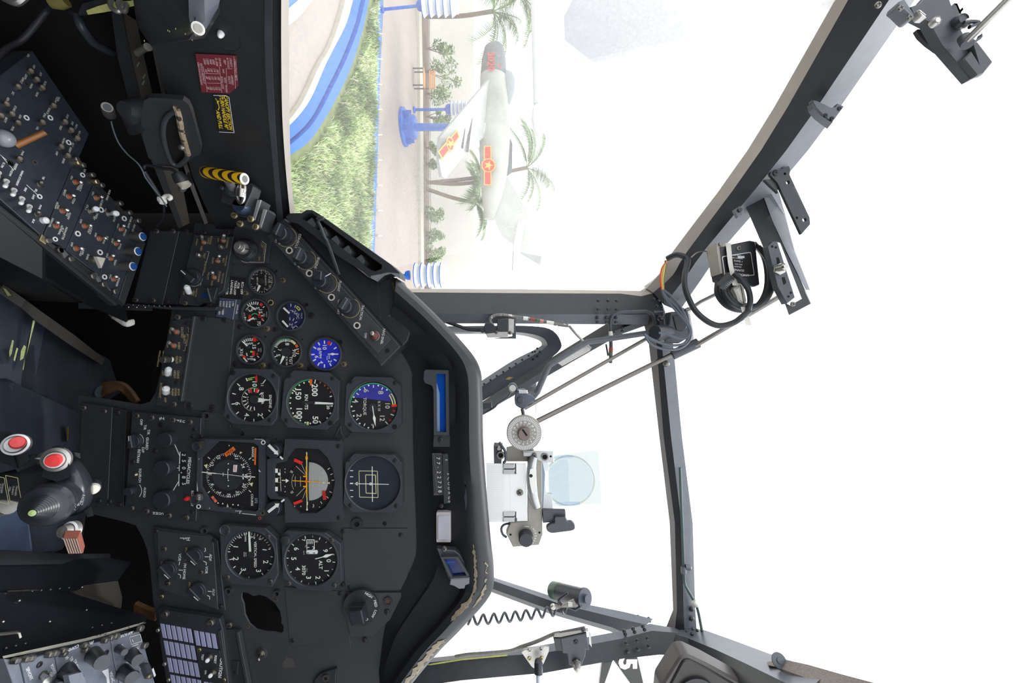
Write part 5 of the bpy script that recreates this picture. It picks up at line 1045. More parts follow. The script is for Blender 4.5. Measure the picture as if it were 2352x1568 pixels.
# HSI selector panel
t = module('selector_panel', 'selector panel with three fluted bar knobs marked ADF and VOR', L2, [(50, 45), (605, 125), (680, 180), (755, 855), (660, 845), (105, 640)], .628, 5, cat='selector panel')
b = t.mb(); b.poly([(95, 75), (600, 135), (640, 150), (690, 845), (110, 640)], 0, 1.2, PANEL, c=.5) ; t.part('inner_plate', b)
for x, y, r, m in ((80, 80, 20, SCB), (650, 170, 22, SCB), (160, 258, 26, SCR), (520, 485, 22, SCR), (195, 595, 26, SCR), (135, 722, 22, BRS), (715, 822, 22, SCB)): screw(t, x, y, r, m, zp=1.2)
b = lets(t, [('H', 402, 156, 34), ('S', 368, 150, 34), ('I', 338, 146, 34), ('BRG PTR 1', 380, 300, 20, -3, YLW), ('ADF', 618, 335, 26, -5), ('VOR', 580, 458, 26, -3), ('VOR', 318, 335, 26, -3), ('FM HOME', 365, 472, 26, -4), ('COURSE', 140, 425, 20, -5, YLW), ('BRG PTR 2', 412, 640, 20, -4, YLW), ('ADF', 648, 675, 26, -5, WRN)], z=1.4, bold=.02)
for pts in ([(566, 242), (570, 270), (552, 284)], [(562, 328), (600, 330)], [(548, 370), (578, 385), (576, 412)], [(318, 378), (312, 405), (298, 412)], [(308, 458), (348, 460)], [(300, 495), (326, 508), (324, 538)], [(592, 666), (628, 668)], [(585, 705), (610, 718), (610, 745)]): b.pline(pts, 7, WHT, 1.4)
t.part('lettering', b)
for x, y in ((480, 310), (228, 440), (510, 650)): knob(t, x, y, 84, 1.2, 14, pointer=42, mark=42)
# caution panel
VLT = mat('legend_violet_grey', (166, 168, 202), .4, var=.06)
fr = frontk(L2, 380, 1300, .622)
t = Thing('caution_panel', 'caution light panel with rows of pale violet legend windows', 'warning panel', fr, K=L2)
b = t.mb(); b.poly([(100, 850), (700, 940), (720, 1010), (735, 1060), (800, 1640), (190, 1640), (120, 1200)], -8, 0, MODULE, c=.6); t.part('face_plate', b)
b = t.mb(); b.poly([(690, 1060), (722, 1040), (800, 1600), (760, 1600)], 0, 2, PANEL, c=.5); t.part('edge_trim', b)
def legend(c0, u, v): # window corner, along-row step, size
    return [(c0[0], c0[1]), (c0[0] + u[0], c0[1] + u[1]), (c0[0] + u[0] + v[0], c0[1] + u[1] + v[1]), (c0[0] + v[0], c0[1] + v[1])]
for r_ in range(5):
    for c_ in range(6):
        x = 122 + c_ * 52 + r_ * 32.5; y = 985 + c_ * 9.5 + r_ * 167
        if y > 1640: continue
        b = t.mb(); b.poly(legend((x, y), (38, 6), (25, 138)), -.5, .8, VLT, c=.3); t.part('legend_window', b)
for c_ in range(4):
    x = 450 + c_ * 56; y = 1052 + c_ * 10; b = t.mb(); b.poly(legend((x, y), (40, 6), (25, 145)), -.5, .8, VLT, c=.3); t.part('legend_window', b)
for c_ in range(3): b = t.mb(); b.poly(legend((548 + c_ * 56, 1552 + c_ * 10), (40, 6), (25, 140)), -.5, .8, VLT, c=.3); t.part('legend_window', b)
b = t.mb(); 
for p, q in (((435, 1035), (520, 1620)), ((148, 1128), (440, 1180)), ((180, 1292), (485, 1355)), ((215, 1455), (520, 1525)), ((455, 1195), (705, 1240))): b.line(p, q, 6, DARK, .2)
t.part('seams', b)
b = t.mb(); b.poly([(475, 1212), (705, 1245), (765, 1555), (530, 1535)], 0, 1.5, MODULE, c=.4); t.part('switch_plate', b)
t.part('lettering', lets(t, [('CAUTION', 722, 1412, 32, -6), ('RESET', 668, 1330, 22, -8), ('TEST', 542, 1308, 20, -8), ('ON', 572, 1455, 18, -6), ('OFF', 704, 1478, 20, -6)], z=1.7, bold=.03))
toggle(t, 602, 1315, 580, 1352, 36, zp=1.5, boot=TOE, lever=LEVW, tipr=20); toggle(t, 636, 1468, 608, 1500, 36, zp=1.5, boot=TOE, lever=LEVW, tipr=20)
for x, y in ((503, 1245), (745, 1538)): screw(t, x, y, 20, BRS, zp=1.5)
for x, y in ((175, 888), (620, 972)): b = t.mb(); b.lathe(x, y, [(36, 0), (34, 3), (26, 4), (24, 2), (14, 2), (13, 4), (2, 4)], SCR, 24); t.part('fastener', b)
for x, y in ((100, 1050), (165, 1380), (205, 1535)): b = t.mb(); b.cyl(x, y, 18, -2, 2, ALU, 16, c=.6); t.part('edge_stud', b)
# chart slot beside it
t = Thing('card_holder', 'narrow empty dark card holder beside the caution panel', 'card holder', frontk(L2, 840, 1300, .628), K=L2)
b = t.mb(); b.poly([(722, 1040), (880, 1055), (985, 1640), (800, 1640)], -4, 0, BLK, c=.5); b.poly([(872, 1060), (898, 1060), (1010, 1640), (980, 1640)], -4, 3, PANEL, c=.4); t.part('holder', b)
b = t.mb(); b.poly([(825, 1345), (895, 1350), (890, 1380), (880, 1480), (840, 1470)], 0, 2, BLKS, c=.5); b.cyl(862, 1455, 14, 0, 3, SCB, 14); t.part('spring_clip', b)
b = t.mb(); b.poly([(728, 1125), (750, 1128), (768, 1160), (752, 1172), (735, 1165)], 0, .3, HOLE); t.part('notch', b)
screw(t, 797, 1003, 28, SCR)
# lone toggle and wiper control
t = Thing('panel_toggle', 'single metal toggle switch standing alone below the empty dial hole', 'switch', frontk(L2, 1110, 1275, D), K=L2)
b = t.mb(); b.lathe(1112, 1280, [(58, 0), (56, 1), (46, 1.4), (44, 2.4), (30, 3)], PANEL, 30); t.part('bushing', b); toggle(t, 1110, 1278, 1078, 1348, 36, zp=3, boot=TOE, lever=STL, tipr=18)
t = module('wiper_switch', 'round wiper selector with HIGH, MED, LOW, OFF and PARK around a square knob', L5, [(1200, 740), (1700, 730), (1715, 870), (1440, 1135), (1230, 1140), (1200, 1000)], .630, 4, PANEL, 'switch')
b = t.mb(); b.cyl(1335, 855, 166, 0, 5, BLK, 48, c=.8); t.part('dial', b)
b = t.mb(); b.zp = 5.2
for s, x, y, r_ in (('HIGH', 1402, 752, 56), ('MED', 1465, 832, 14), ('LOW', 1452, 928, -28), ('OFF', 1368, 982, -75), ('PARK', 1262, 960, -116)): b.t(s, x, y, 24, WHT, rot=r_)
t.part('lettering', b)
b = t.mb(); b.poly([(1265, 815), (1385, 800), (1410, 920), (1295, 940)], 5, 24, KNB, c=1.2); b.poly([(1260, 800), (1375, 795), (1385, 812), (1265, 826)], 5, 16, BLKS, c=.6); t.part('square_knob', b)
b = t.mb(); b.ring(1582, 808, 24, 42, 0, 2, BLK); b.dot(1582, 808, 30, mat('rust_stud', (92, 60, 50), .6, var=.2), .6); t.part('lamp_socket', b); screw(t, 1572, 905, 26, SCB); screw(t, 1365, 1168, 22, SCB)
t = Thing('hood_bracket', 'rounded black mounting ear with a grommet under the lower panel corner', 'bracket', frontk(L5, 1000, 1510, .632), K=L5)
b = t.mb(); b.poly([(885, 1600), (905, 1530), (960, 1470), (1100, 1425), (1110, 1440), (1098, 1480), (1100, 1600)], -2, 2, BLKS, c=.5, r=10); t.part('ear', b); b = t.mb(); b.ring(1012, 1508, 16, 32, 2, 4, SCR); b.dot(1012, 1508, 18, HOLE, 2.2); t.part('grommet', b)
# safety wires between the dials
for pts, lb in (([(120, 640), (125, 670), (150, 700), (190, 712), (235, 722)], 'thin dark wire looping from the rotor speed dial into a hole'), ([(1165, 650), (1175, 720), (1205, 755), (1250, 745), (1270, 715)], 'thin dark wire curled below the torque dial'), ([(1160, 660), (1130, 720), (1105, 775)], 'short straight dark wire between the airspeed and sight dials')):
    b = MB(W0); b.tube([PK(L4, x, y, .630) for x, y in pts], .0011, KNB, 8, sm=5); single('safety_wire', b, lb, 'wire', group='loose wires on the panel')

# ---------------------------------------------------------------- dimmer strip
t = Thing('dimmer_panel', 'slanted strip of four lighting dimmer knobs marked CONSOLE to TACTICAL', 'dimmer panel', frontk(L3, 1020, 720, .592), K=L3)
b = t.mb(); b.poly([(420, 205), (600, 85), (1645, 1238), (1470, 1412), (1440, 1370)], -38, 0, BLK, c=.8); t.part('housing', b)
b = t.mb(); b.poly([(445, 240), (615, 165), (1560, 1175), (1440, 1300)], 0, 1, PANEL, c=.4); t.part('face_plate', b)
b = lets(t, [('CONSOLE', 728, 290, 22, -18), ('ENGINE', 898, 488, 22, -18), ('FLIGHT', 1098, 695, 22, -12), ('TACTICAL', 1300, 935, 22, -10), ('NVG ENBL', 1490, 1148, 22, -10), ('OFF', 1335, 1138, 20, -10), ('OFF', 895, 622, 20, -10), ('OFF', 1093, 838, 20, -10), ('OFF', 540, 225, 14, -18), ('BRT', 530, 285, 18, -14), ('BRT', 702, 485, 18, -14), ('BRT', 885, 700, 18, -10), ('BRT', 1090, 925, 20, -10)], WRN, z=1.15, bold=.02)
for x, y in ((625, 255), (800, 460), (990, 668), (1195, 890)):
    b.arc(x, y, 88, -62, 138, 4, YLW, 1.15); a = rad(140); b.flat([(x + 88 * cos(a) - 12, y + 88 * sin(a) - 4), (x + 88 * cos(a) + 14, y + 88 * sin(a) - 6), (x + 88 * cos(a) + 4, y + 88 * sin(a) + 16)], WRN, 1.15)
t.part('lettering', b)
for i, (x, y, a) in enumerate(((610, 240, -62), (785, 450, -62), (955, 655, 10), (1180, 880, -55))):
    b = t.mb(); b.lathe(x + 5, y + 5, [(78, 1), (76, 6), (70, 8)], KNB, 36); o = t.part('dimmer_knob', b)
    b = t.mb(); b.cyl(x, y, 62, 7, 16, KNB, 32, c=1); t.part('knob_body', b, o)
    u = V((cos(rad(a)), sin(rad(a)))); w = V((-u.y, u.x)); c = V((x, y)); b = t.mb()
    if i != 2: b.poly([tuple(c + u * q + w * e) for q, e in ((78, -18), (78, 18), (-30, 26), (-30, -26))][:4], 14, 27, BEZ if i else KNB, c=1.2, r=8)
    else: b.poly([(925, 570), (1005, 582), (998, 660), (920, 650)], 8, 24, KNB, c=1.2, r=6); b.zp = 24.3; b.line((970, 606), (1020, 578), 7, LEVW)
    t.part('pointer', b, o)
for x, y in ((650, 375), (830, 580), (1028, 795), (1258, 1048)): b = t.mb(); b.ring(x, y, 20, 31, 1, 2, WRN); b.dot(x, y, 21, DARK, 1.1); t.part('panel_lamp', b); screw(t, x, y, 13, SCB, zp=.6)
b = t.mb(); b.dot(1527, 1275, 22, HOLE, .2); b.dot(525, 172, 16, HOLE, .2); t.part('bolt_hole', b)
toggle(t, 1415, 1142, 1388, 1112, 46, zp=1, boot=mat('red_brown_boot', (112, 54, 46), .6, var=.2), ht=12, tipr=20)

# ---------------------------------------------------------------- air vent
t = Thing('air_vent', 'long black air outlet with slanting vanes beside the side window', 'air vent', frontk(L3, 1150, 320, .585), K=L3)
slot = [(755, 80), (800, 40), (850, 35), (890, 70), (1480, 505), (1475, 540), (1420, 560), (1370, 545), (900, 190)]
b = t.mb(); b.poly([(612, 70), (650, 38), (760, 35), (800, 8), (850, 8), (905, 40), (1560, 500), (1640, 575), (1640, 625), (1560, 575), (1500, 590), (1440, 655), (1375, 620), (1310, 565), (1080, 420), (870, 240), (720, 130), (640, 110)], -30, 0, HOODM, c=2.2, holes=[slot]); t.part('housing', b)
b = t.mb(); b.poly([(740, 60), (860, 20), (1500, 500), (1480, 570), (1380, 560), (890, 200)], -30, -27, HOLE); t.part('duct', b)
VAN = mat('vane_grey', (78, 80, 84), .5, var=.1)
for x, y in ((800, 80), (910, 165), (1020, 240), (1130, 330), (1250, 415)): b = t.mb(); b.poly([(x - 20, y + 20), (x + 30, y - 15), (x + 60, y + 40), (x + 45, y + 75)], -26, -6, VAN, c=.3); t.part('vane', b)
b = t.mb(zp=.4)
b.flat([(1440, 655), (1375, 620), (1380, 600), (1470, 585), (1530, 570), (1640, 580), (1640, 625), (1560, 580), (1500, 600)], mat('scuffed_plastic', (112, 114, 118), .4, var=.4, sc=120)); t.part('scuffed_end', b)
t = Thing('windshield_lever', 'bent thin black bracket crossing the slots of the air vent', 'bracket', frontk(L3, 1000, 300, .570), K=L3)
b = t.mb(); b.tube([PK(L3, *p, .575) for p in ((955, 72), (905, 105), (930, 165), (960, 250), (985, 290), (1040, 440), (1090, 590))], .0022, BEZ, 8, sm=3); b.poly([(900, 60), (955, 72), (945, 90), (905, 105), (880, 85)], -4, 0, BLK, c=.5); b.poly([(950, 245), (985, 280), (1090, 590), (1065, 560), (1030, 470)], -4, -1, BLK, c=.5); t.part('bracket', b)

# ---------------------------------------------------------------- lamps and tapes under the hood
t = Thing('warning_light_bar', 'long blue-glassed warning light bar in a grey frame under the hood', 'warning light', frontk(L6, 470, 1080, .598), K=L6)
LB = mat('blue_glass', (14, 66, 150), .12, var=.3, sc=25)
b = t.mb(); fr_ = [(335, 830), (350, 815), (535, 820), (540, 1352), (415, 1350), (412, 980), (400, 945), (345, 925), (332, 900)]; b.poly(fr_, -8, 0, BEZ, c=.8, holes=[[(432, 848), (510, 850), (516, 1326), (438, 1326)]]); t.part('frame', b)
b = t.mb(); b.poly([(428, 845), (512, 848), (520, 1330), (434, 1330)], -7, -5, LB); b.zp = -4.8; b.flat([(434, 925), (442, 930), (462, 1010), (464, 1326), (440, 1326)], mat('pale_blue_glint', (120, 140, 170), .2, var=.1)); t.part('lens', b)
b = t.mb(); b.poly([(410, 1352), (545, 1352), (545, 1450), (405, 1450)], -10, -2, BLK, c=.6); t.part('end_tab', b); screw(t, 470, 1385, 22, SCB, zp=-2)
t = Thing('label_tape', 'embossed black label tape with white capital letters reading SCOURGE', 'label', frontk(L7, 580, 400, .604), K=L7); b = t.mb(); b.poly([(535, 165), (620, 160), (640, 605), (548, 612)], -1, 0, BLK, c=0); t.part('tape', b)
t.part('lettering', lets(t, [(c, 592 + (y - 345) * .03, y, 26) for c, y in zip('SCOURGE', (345, 388, 432, 475, 518, 560, 595))] + [('E', 570, 220, 20), ('H', 568, 180, 16, 0, SCR)], WRN, bold=.01))
t = Thing('label_tape', 'black strip scratched with a hand-written white serial number', 'label', frontk(L7, 490, 350, .606), K=L7); b = t.mb(); b.poly([(440, 160), (530, 155), (545, 535), (455, 540)], -1, 0, BLK, c=0); t.part('tape', b)
b = t.mb(); x = 500
for c, y in zip('77-22738', (205, 248, 285, 330, 376, 420, 462, 502)): b.t(c, 496 + (y - 205) * .06, y, 34, WHT, z=.15, bold=-.01)
b.pline([(450, 165), (462, 190), (465, 260), (480, 300), (476, 400), (488, 500), (470, 525)], 6, SCR, .15); b.pline([(445, 160), (530, 170)], 5, SCR, .15); b.pline([(455, 525), (500, 530)], 9, SCR, .15); t.part('lettering', b)
t = Thing('instrument_light', 'small frosted white rectangular lamp under the hood', 'lamp', frontk(L7, 545, 830, .598), K=L7)
b = t.mb(); b.rect(478, 690, 608, 962, -8, 0, mat('lamp_pink_rim', (176, 168, 170), .5, var=.08), c=.6, r=10); t.part('case', b); b = t.mb(); b.rect(490, 718, 602, 938, -1, 1.4, mat('frosted_lens', (176, 172, 184), .3, var=.1, sc=40), c=1, r=12); t.part('lens', b)
for x, y in ((525, 632), (552, 1020)): screw(t, x, y, 20, SCB, zp=-3)
t = Thing('warning_lamp', 'tilted open warning lamp with a deep blue window below the white lamp', 'warning light', frontk(L7, 640, 1190, .588), K=L7)
ow = [(478, 1030), (620, 1040), (660, 1075), (782, 1250), (778, 1320), (740, 1335), (735, 1360), (690, 1365), (600, 1330), (590, 1310)]
b = t.mb(); b.poly([(478, 1030), (640, 1045), (690, 1085), (782, 1250), (778, 1310), (600, 1320), (585, 1300)], -14, -3, BEZ, c=1); t.part('back_shell', b)
b = t.mb(); b.poly([(520, 1085), (675, 1082), (782, 1250), (760, 1270), (612, 1275)], -3, 3, BEZ, c=.4, holes=[[(545, 1100), (660, 1095), (755, 1250), (625, 1262)]]); t.part('frame', b)
b = t.mb(zp=-2); b.flat([(545, 1100), (660, 1095), (757, 1254), (622, 1264)], mat('deep_blue_glass', (10, 34, 92), .15, var=.3, sc=30)); b.flat([(545, 1135), (640, 1132), (645, 1142), (550, 1150)], LB, .1); t.part('lens', b)
b = t.mb(); b.poly([(610, 1275), (780, 1262), (778, 1318), (742, 1332), (735, 1360), (688, 1364), (640, 1336), (602, 1326)], -6, 5, mat('lamp_face_grey', (122, 122, 128), .4, var=.08), c=1); t.part('end_cap', b); screw(t, 552, 1018, 24, SCR, zp=-2)
# ---------------------------------------------------------------- gun sight and its rods
SGT = mat('sight_grey_beige', (150, 146, 138), .45, .3, var=.1, sc=120)
PAPR = mat('white_card', (240, 240, 238), .7, var=.02)
SLV = mat('silver_paint', (190, 190, 192), .35, .6, var=.08, sc=100)
CAB = mat('cable_black', (38, 40, 44), .45, var=.15, sc=120)
CABG = mat('cable_grey_blue', (84, 92, 104), .45, var=.12, sc=120)
GUNM = mat('gunmetal', (74, 76, 82), .4, .3, var=.15, sc=120)
NYL = mat('white_nylon', (222, 220, 212), .5, var=.06)
DS = .66
ROD = mat('rod_steel', (112, 108, 104), .3, 1.0, var=.1, sc=200)
t = Thing('gun_sight', 'grey reflex sight body with a curved level tube and a dark intensity knob', 'gun sight', frontk(M1, 520, 1000, DS), K=M1)
b = t.mb(); b.poly([(470, 790), (500, 720), (555, 715), (588, 790), (592, 1380), (562, 1465), (350, 1482), (294, 1372), (330, 1282), (470, 1270)], -16, 0, SGT, c=.8); t.part('body', b)
b = t.mb(); b.poly([(360, 680), (520, 700), (540, 740), (480, 760), (470, 800), (300, 800), (295, 695)], -24, -12, SGT, c=.6); t.part('cross_arm', b)
b = t.mb(); b.poly([(192, 652), (262, 655), (255, 800), (195, 798)], -20, 2, GUNM, c=.8); b.ring(250, 724, 20, 32, 2, 6, SCR); b.dot(250, 724, 21, HOLE, 2.2); b.cyl(235, 670, 18, 2, 6, STL, 18, c=.8); t.part('lamp_bracket', b)
b = t.mb(); b.tube([PK(M1, *p, DS - .004) for p in ((238, 625), (262, 660), (285, 700), (290, 770), (270, 795))], .0022, GUNM, 8, sm=4); t.part('conduit', b)
b = t.mb(); b.poly([(432, 702), (560, 702), (680, 705), (684, 785), (640, 782), (555, 770), (540, 740), (434, 735)], -6, 3, SLV, c=.6); b.ring(608, 738, 20, 30, 3, 5, SCR); b.dot(608, 738, 21, HOLE, 3.2); b.dot(658, 736, 9, HOLE, 3.2); t.part('mount_lug', b)
# curved level tube
b = t.mb(); lo = []; pts = spline([b.l(x, y) for x, y in ((524, 735), (505, 800), (500, 880), (505, 980), (520, 1070), (546, 1150))], 5); n = 12; kk = b.k(520, 940)
for i, p in enumerate(pts):
    s = i / (len(pts) - 1); w = (30 + 12 * sin(pi * s)) * kk; tt = (pts[min(i + 1, len(pts) - 1)] - pts[max(0, i - 1)]).normalized(); u = V((-tt.y, tt.x, 0)); lo.append([p + u * w * cos(2 * pi * j / n) + V((0, 0, .004 + .006 * sin(2 * pi * j / n))) for j in range(n)])
b.loft(lo, SLV); o = t.part('level_tube', b)
b = t.mb(zp=11); b.poly([(490, 845), (515, 835), (535, 850), (540, 900), (535, 960), (548, 1030), (530, 1050), (505, 1040), (488, 960), (482, 900)], 10, 10.8, mat('level_glass', (232, 232, 226), .15, var=.03), r=8); b.dot(497, 899, 14, DARK, .2); b.line((484, 899), (512, 899), 4, DARK, .2); t.part('level_glass', b, o)
screw(t, 526, 733, 20, SCR, zp=5); screw(t, 546, 1152, 24, SCR, zp=5)
for p in ((330, 1380), (567, 1363)): b = t.mb(); b.dot(*p, 9, HOLE, .2); t.part('pin_hole', b)
knob(t, 455, 1388, 60, 0, 16, KNB, skirt=False, flute=.05)
b = t.mb(); 
for i, c in enumerate('INCREASE'): a = rad(-58 + i * 15); b.t(c, 458 + 80 * cos(a), 1388 + 80 * sin(a), 16, LEVW, rot=-math.degrees(a), z=.2)
b.arc(458, 1388, 76, -100, -72, 5, LEVW, .2); b.flat([(445, 1450), (480, 1450), (464, 1466)], LEVW, .2); t.part('lettering', b)
b = t.mb(); b.tube([PK(M1, *p, DS + .008) for p in ((330, 1285), (275, 1300), (255, 1335), (268, 1380), (298, 1402))], .0019, GUNM, 8, sm=4); t.part('cable_loop', b)
# degree dial
t = Thing('sight_dial', 'round beige dial ringed with white degree marks and a slotted hub', 'dial', frontk(M1, 442, 550, DS - .018), K=M1)
b = t.mb(); b.lathe(442, 550, [(138, -12), (144, -8), (144, -1), (140, 0), (1, 0)], SGT, 48); t.part('disc', b)
b = t.mb(zp=.2); b.ticks(442, 550, 104, 136, rng(0, 354, 60), 5, LEVW); b.ticks(442, 550, 66, 76, rng(0, 337.5, 16), 4, LEVW)
for i, s in enumerate(('0', '2', '4', '6', '8', '10', '12', '14', '16', '18', '20', '22', '24', '26', '28', '30')): a = rad(i * 22.5 + 5); b.t(s, 442 + 90 * cos(a), 550 + 90 * sin(a), 15, LEVW, bold=.03, rot=-math.degrees(a))
t.part('markings', b)
b = t.mb(); b.lathe(443, 552, [(54, 0), (53, 5), (46, 7), (1, 7)], mat('hub_bronze', (128, 112, 108), .45, .4, var=.1), 32); t.part('hub', b)
b = t.mb(zp=7.2); b.line((428, 520), (465, 572), 15, HOLE); t.part('slot', b)
b = MB(W0); 
for p, q in (((270, 635), (325, 615)), ((285, 690), (355, 650)), ((545, 665), (620, 690)), ((520, 690), (560, 720))): b.tube([PK(M1, *p, DS - .006), PK(M1, *q, DS - .012)], .0035, GUNM, 8)
# reflector card and hinges
t = Thing('sight_card', 'white paper card with faint grid hinged beside the sight body', 'card', frontk(M1, 300, 1030, DS - .004), K=M1)
b = t.mb(); b.poly([(130, 800), (268, 800), (380, 880), (380, 800), (455, 800), (470, 1268), (385, 1270), (380, 1195), (280, 1195), (280, 1278), (140, 1278)], -2, 0, PAPR); t.part('card', b)
GRD = mat('grid_ink', (205, 208, 214), .7, var=0)
b = t.mb(); 
for i in range(12): b.line((140 + i * 12, 812), (146 + i * 12, 1268), .8, GRD, .1)
for i in range(30): b.line((135, 815 + i * 15), (268, 815 + i * 15), .8, GRD, .1)
b.line((322, 885), (326, 1195), 1.2, GRD, .1); t.part('grid', b)
for y in (842, 1233):
    b = t.mb(); b.rect(270, y - 40, 362, y - 4, -4, 2, SLV, c=.6); b.rect(270, y + 4, 362, y + 40, -4, 2, SLV, c=.6); b.rect(276, y - 4, 376, y + 4, -4, 0, HOLE); b.rect(364, y - 40, 378, y + 40, -3, 1, GUNM); t.part('hinge', b)
screw(t, 407, 1035, 27, SCR, zp=.2)
# combining glass
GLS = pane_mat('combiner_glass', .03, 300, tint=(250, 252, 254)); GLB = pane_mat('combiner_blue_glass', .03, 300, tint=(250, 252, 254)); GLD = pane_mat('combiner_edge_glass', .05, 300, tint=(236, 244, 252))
t = Thing('combiner_glass', 'pale blue combining glass of the sight, round lens in a clear plate', 'glass', frontk(M1, 880, 945, DS + .02), K=M1)
b = t.mb(); b.poly([(600, 735), (1130, 668), (1165, 690), (1195, 1105), (1175, 1140), (600, 1175)], -3, 0, GLS, r=20); t.part('glass_plate', b)
b = t.mb(); b.poly([(640, 745), (1045, 700), (1060, 720), (1082, 1110), (1075, 1140), (650, 1168)], -9, -7, pane_mat('smoky_glass', .02, 300, tint=(222, 223, 220)), r=20); t.part('inner_plate', b)
b = t.mb(); b.dot(815, 945, 196, GLB, -5, 56); b.prism(b.circ(815, 945, 205, 48), -6, -4, GLB); t.part('lens', b)
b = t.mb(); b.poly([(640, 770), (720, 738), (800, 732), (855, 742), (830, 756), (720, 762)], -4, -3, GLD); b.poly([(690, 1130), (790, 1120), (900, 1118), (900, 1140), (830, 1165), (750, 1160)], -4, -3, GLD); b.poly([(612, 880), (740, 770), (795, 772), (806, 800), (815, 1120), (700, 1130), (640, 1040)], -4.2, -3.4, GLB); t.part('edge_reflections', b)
b = t.mb(); b.ring(815, 945, 200, 208, -6, -2, pane_mat('lens_rim', .18, 300, tint=(240, 240, 236)), 56); t.part('lens_rim', b)
b = t.mb(); b.poly([(570, 775), (590, 780), (612, 880), (596, 1160), (584, 1160), (575, 1000)], -6, 1, mat('blue_grey_edge', (132, 146, 166), .4, var=.08)); t.part('holder_edge', b)
b = t.mb(); b.poly([(585, 790), (640, 790), (648, 855), (612, 868), (625, 1050), (670, 1055), (678, 1168), (590, 1175)], -8, -1, PAPR, c=.4); t.part('clamp', b)
t = Thing('sight_lever', 'dark grey wing lever below the combining glass', 'lever', frontk(M1, 720, 1270, DS - .006), K=M1)
b = t.mb(); b.poly([(592, 1184), (780, 1190), (784, 1250), (690, 1255), (680, 1280), (596, 1286)], -10, 0, GUNM, c=.8); t.part('bracket', b)
b = t.mb(); b.poly([(680, 1225), (780, 1222), (790, 1262), (830, 1258), (856, 1290), (850, 1325), (820, 1335), (660, 1355), (625, 1335), (618, 1300), (650, 1278), (690, 1270)], 0, 7, GUNM, c=1.2, r=20); t.part('paddle', b)
# clamp on the bent tube
t = Thing('tube_clamp', 'small grey clamp with a round lens hanging above the degree dial', 'clamp', frontk(M1, 430, 260, DS + .01), K=M1)
b = t.mb(); b.poly([(375, 200), (450, 190), (470, 230), (500, 235), (540, 270), (470, 320), (455, 345), (420, 350), (370, 320), (362, 280)], -16, 4, CABG, c=1.2, r=16); b.rect(395, 195, 468, 222, 2, 8, SLV, c=.6); b.cyl(410, 275, 26, 4, 8, GUNM, 22, c=.6); t.part('clamp_body', b)
b = t.mb(); b.lathe(348, 178, [(38, -10), (38, 4), (32, 8), (26, 7)], GUNM, 26); b.dot(348, 178, 30, ALU, 7.2); t.part('lens', b)
b = t.mb(); b.tube([PK(M1, *p, DS + .004) for p in ((425, 350), (432, 380), (436, 420))], .0028, GUNM, 8); t.part('stem', b)
# rods
def rodp(p): return PK(p[0], p[1], p[2], p[3])
b = MB(W0); b.tube([PK(M2, 800, 1060, .70), PK(M2, 1790, 495, .78), PK(M2, 2240, 190, .79), PK(M3, 720, 1070, .78), PK(M3, 860, 985, .77)], .0034, ROD, 14); single('sight_rod', b, 'upper polished steel rod slanting from the clamp towards the linkage box', 'rod', group='steel slide rods')
b = MB(W0); b.tube([PK(M2, 905, 1165, .70), PK(M2, 2025, 612, .775), PK(M3, 520, 1478, .76), PK(M3, 1160, 1105, .73)], .0043, ROD, 14); b.tube([PK(M2, 2012, 624, .772), PK(M2, 2222, 525, .765)], .0095, GUNM, 18); single('sight_rod', b, 'lower polished steel rod with a black sleeve, running from behind the degree dial', 'rod', group='steel slide rods')
b = MB(W0); b.tube([PK(M2, *p) for p in ((850, 970, .69), (880, 955, .69), (905, 925, .69), (990, 730, .71), (1010, 702, .71), (1270, 540, .73), (1320, 515, .735), (1500, 490, .75), (1830, 440, .77))], .0052, GUNM, 14); b.tube([PK(M2, 830, 965, .688), PK(M2, 885, 968, .688)], .0085, GUNM, 14); single('bent_tube', b, 'bent dark grey tube from the clamp up to the black pivot drum', 'tube')
t = Thing('pivot_drum', 'black pivot drum and block where the bent tube meets the frame corner', 'pivot', frontk(M2, 1950, 430, .765), K=M2)
b = t.mb(); b.tube([PK(M2, 1980, 438, .775), PK(M2, 1868, 442, .757)], .0140, GUNM, 26); b.tube([PK(M2, 1876, 442, .758), PK(M2, 1862, 442, .755)], .0125, KNB, 26); t.part('drum', b)
b = t.mb(); b.poly([(1998, 270), (2140, 262), (2160, 360), (2150, 480), (2060, 530), (1950, 520), (1935, 400), (1985, 380)], -26, 0, GUNM, c=1.5, r=10); b.poly([(2010, 300), (2110, 295), (2125, 400), (2090, 430), (2040, 420)], 0, 3, KNB, c=.8, r=14); t.part('block', b)
b = t.mb(); b.poly([(2110, 230), (2150, 225), (2205, 270), (2235, 430), (2240, 540), (2200, 560), (2180, 480)], -34, -26, SLV, c=.6); b.tube([PK(M2, 2150, 255, .78), PK(M2, 2120, 270, .78)], .006, STL, 14); b.tube([PK(M2, 2190, 530, .77), PK(M2, 2222, 540, .765)], .0075, STL, 14); t.part('end_plate', b)
b = t.mb(); b.tube([PK(M2, 1857, 270, .772), PK(M2, 1935, 268, .772), PK(M2, 1945, 380, .772)], .003, GUNM, 8); t.part('clip', b)
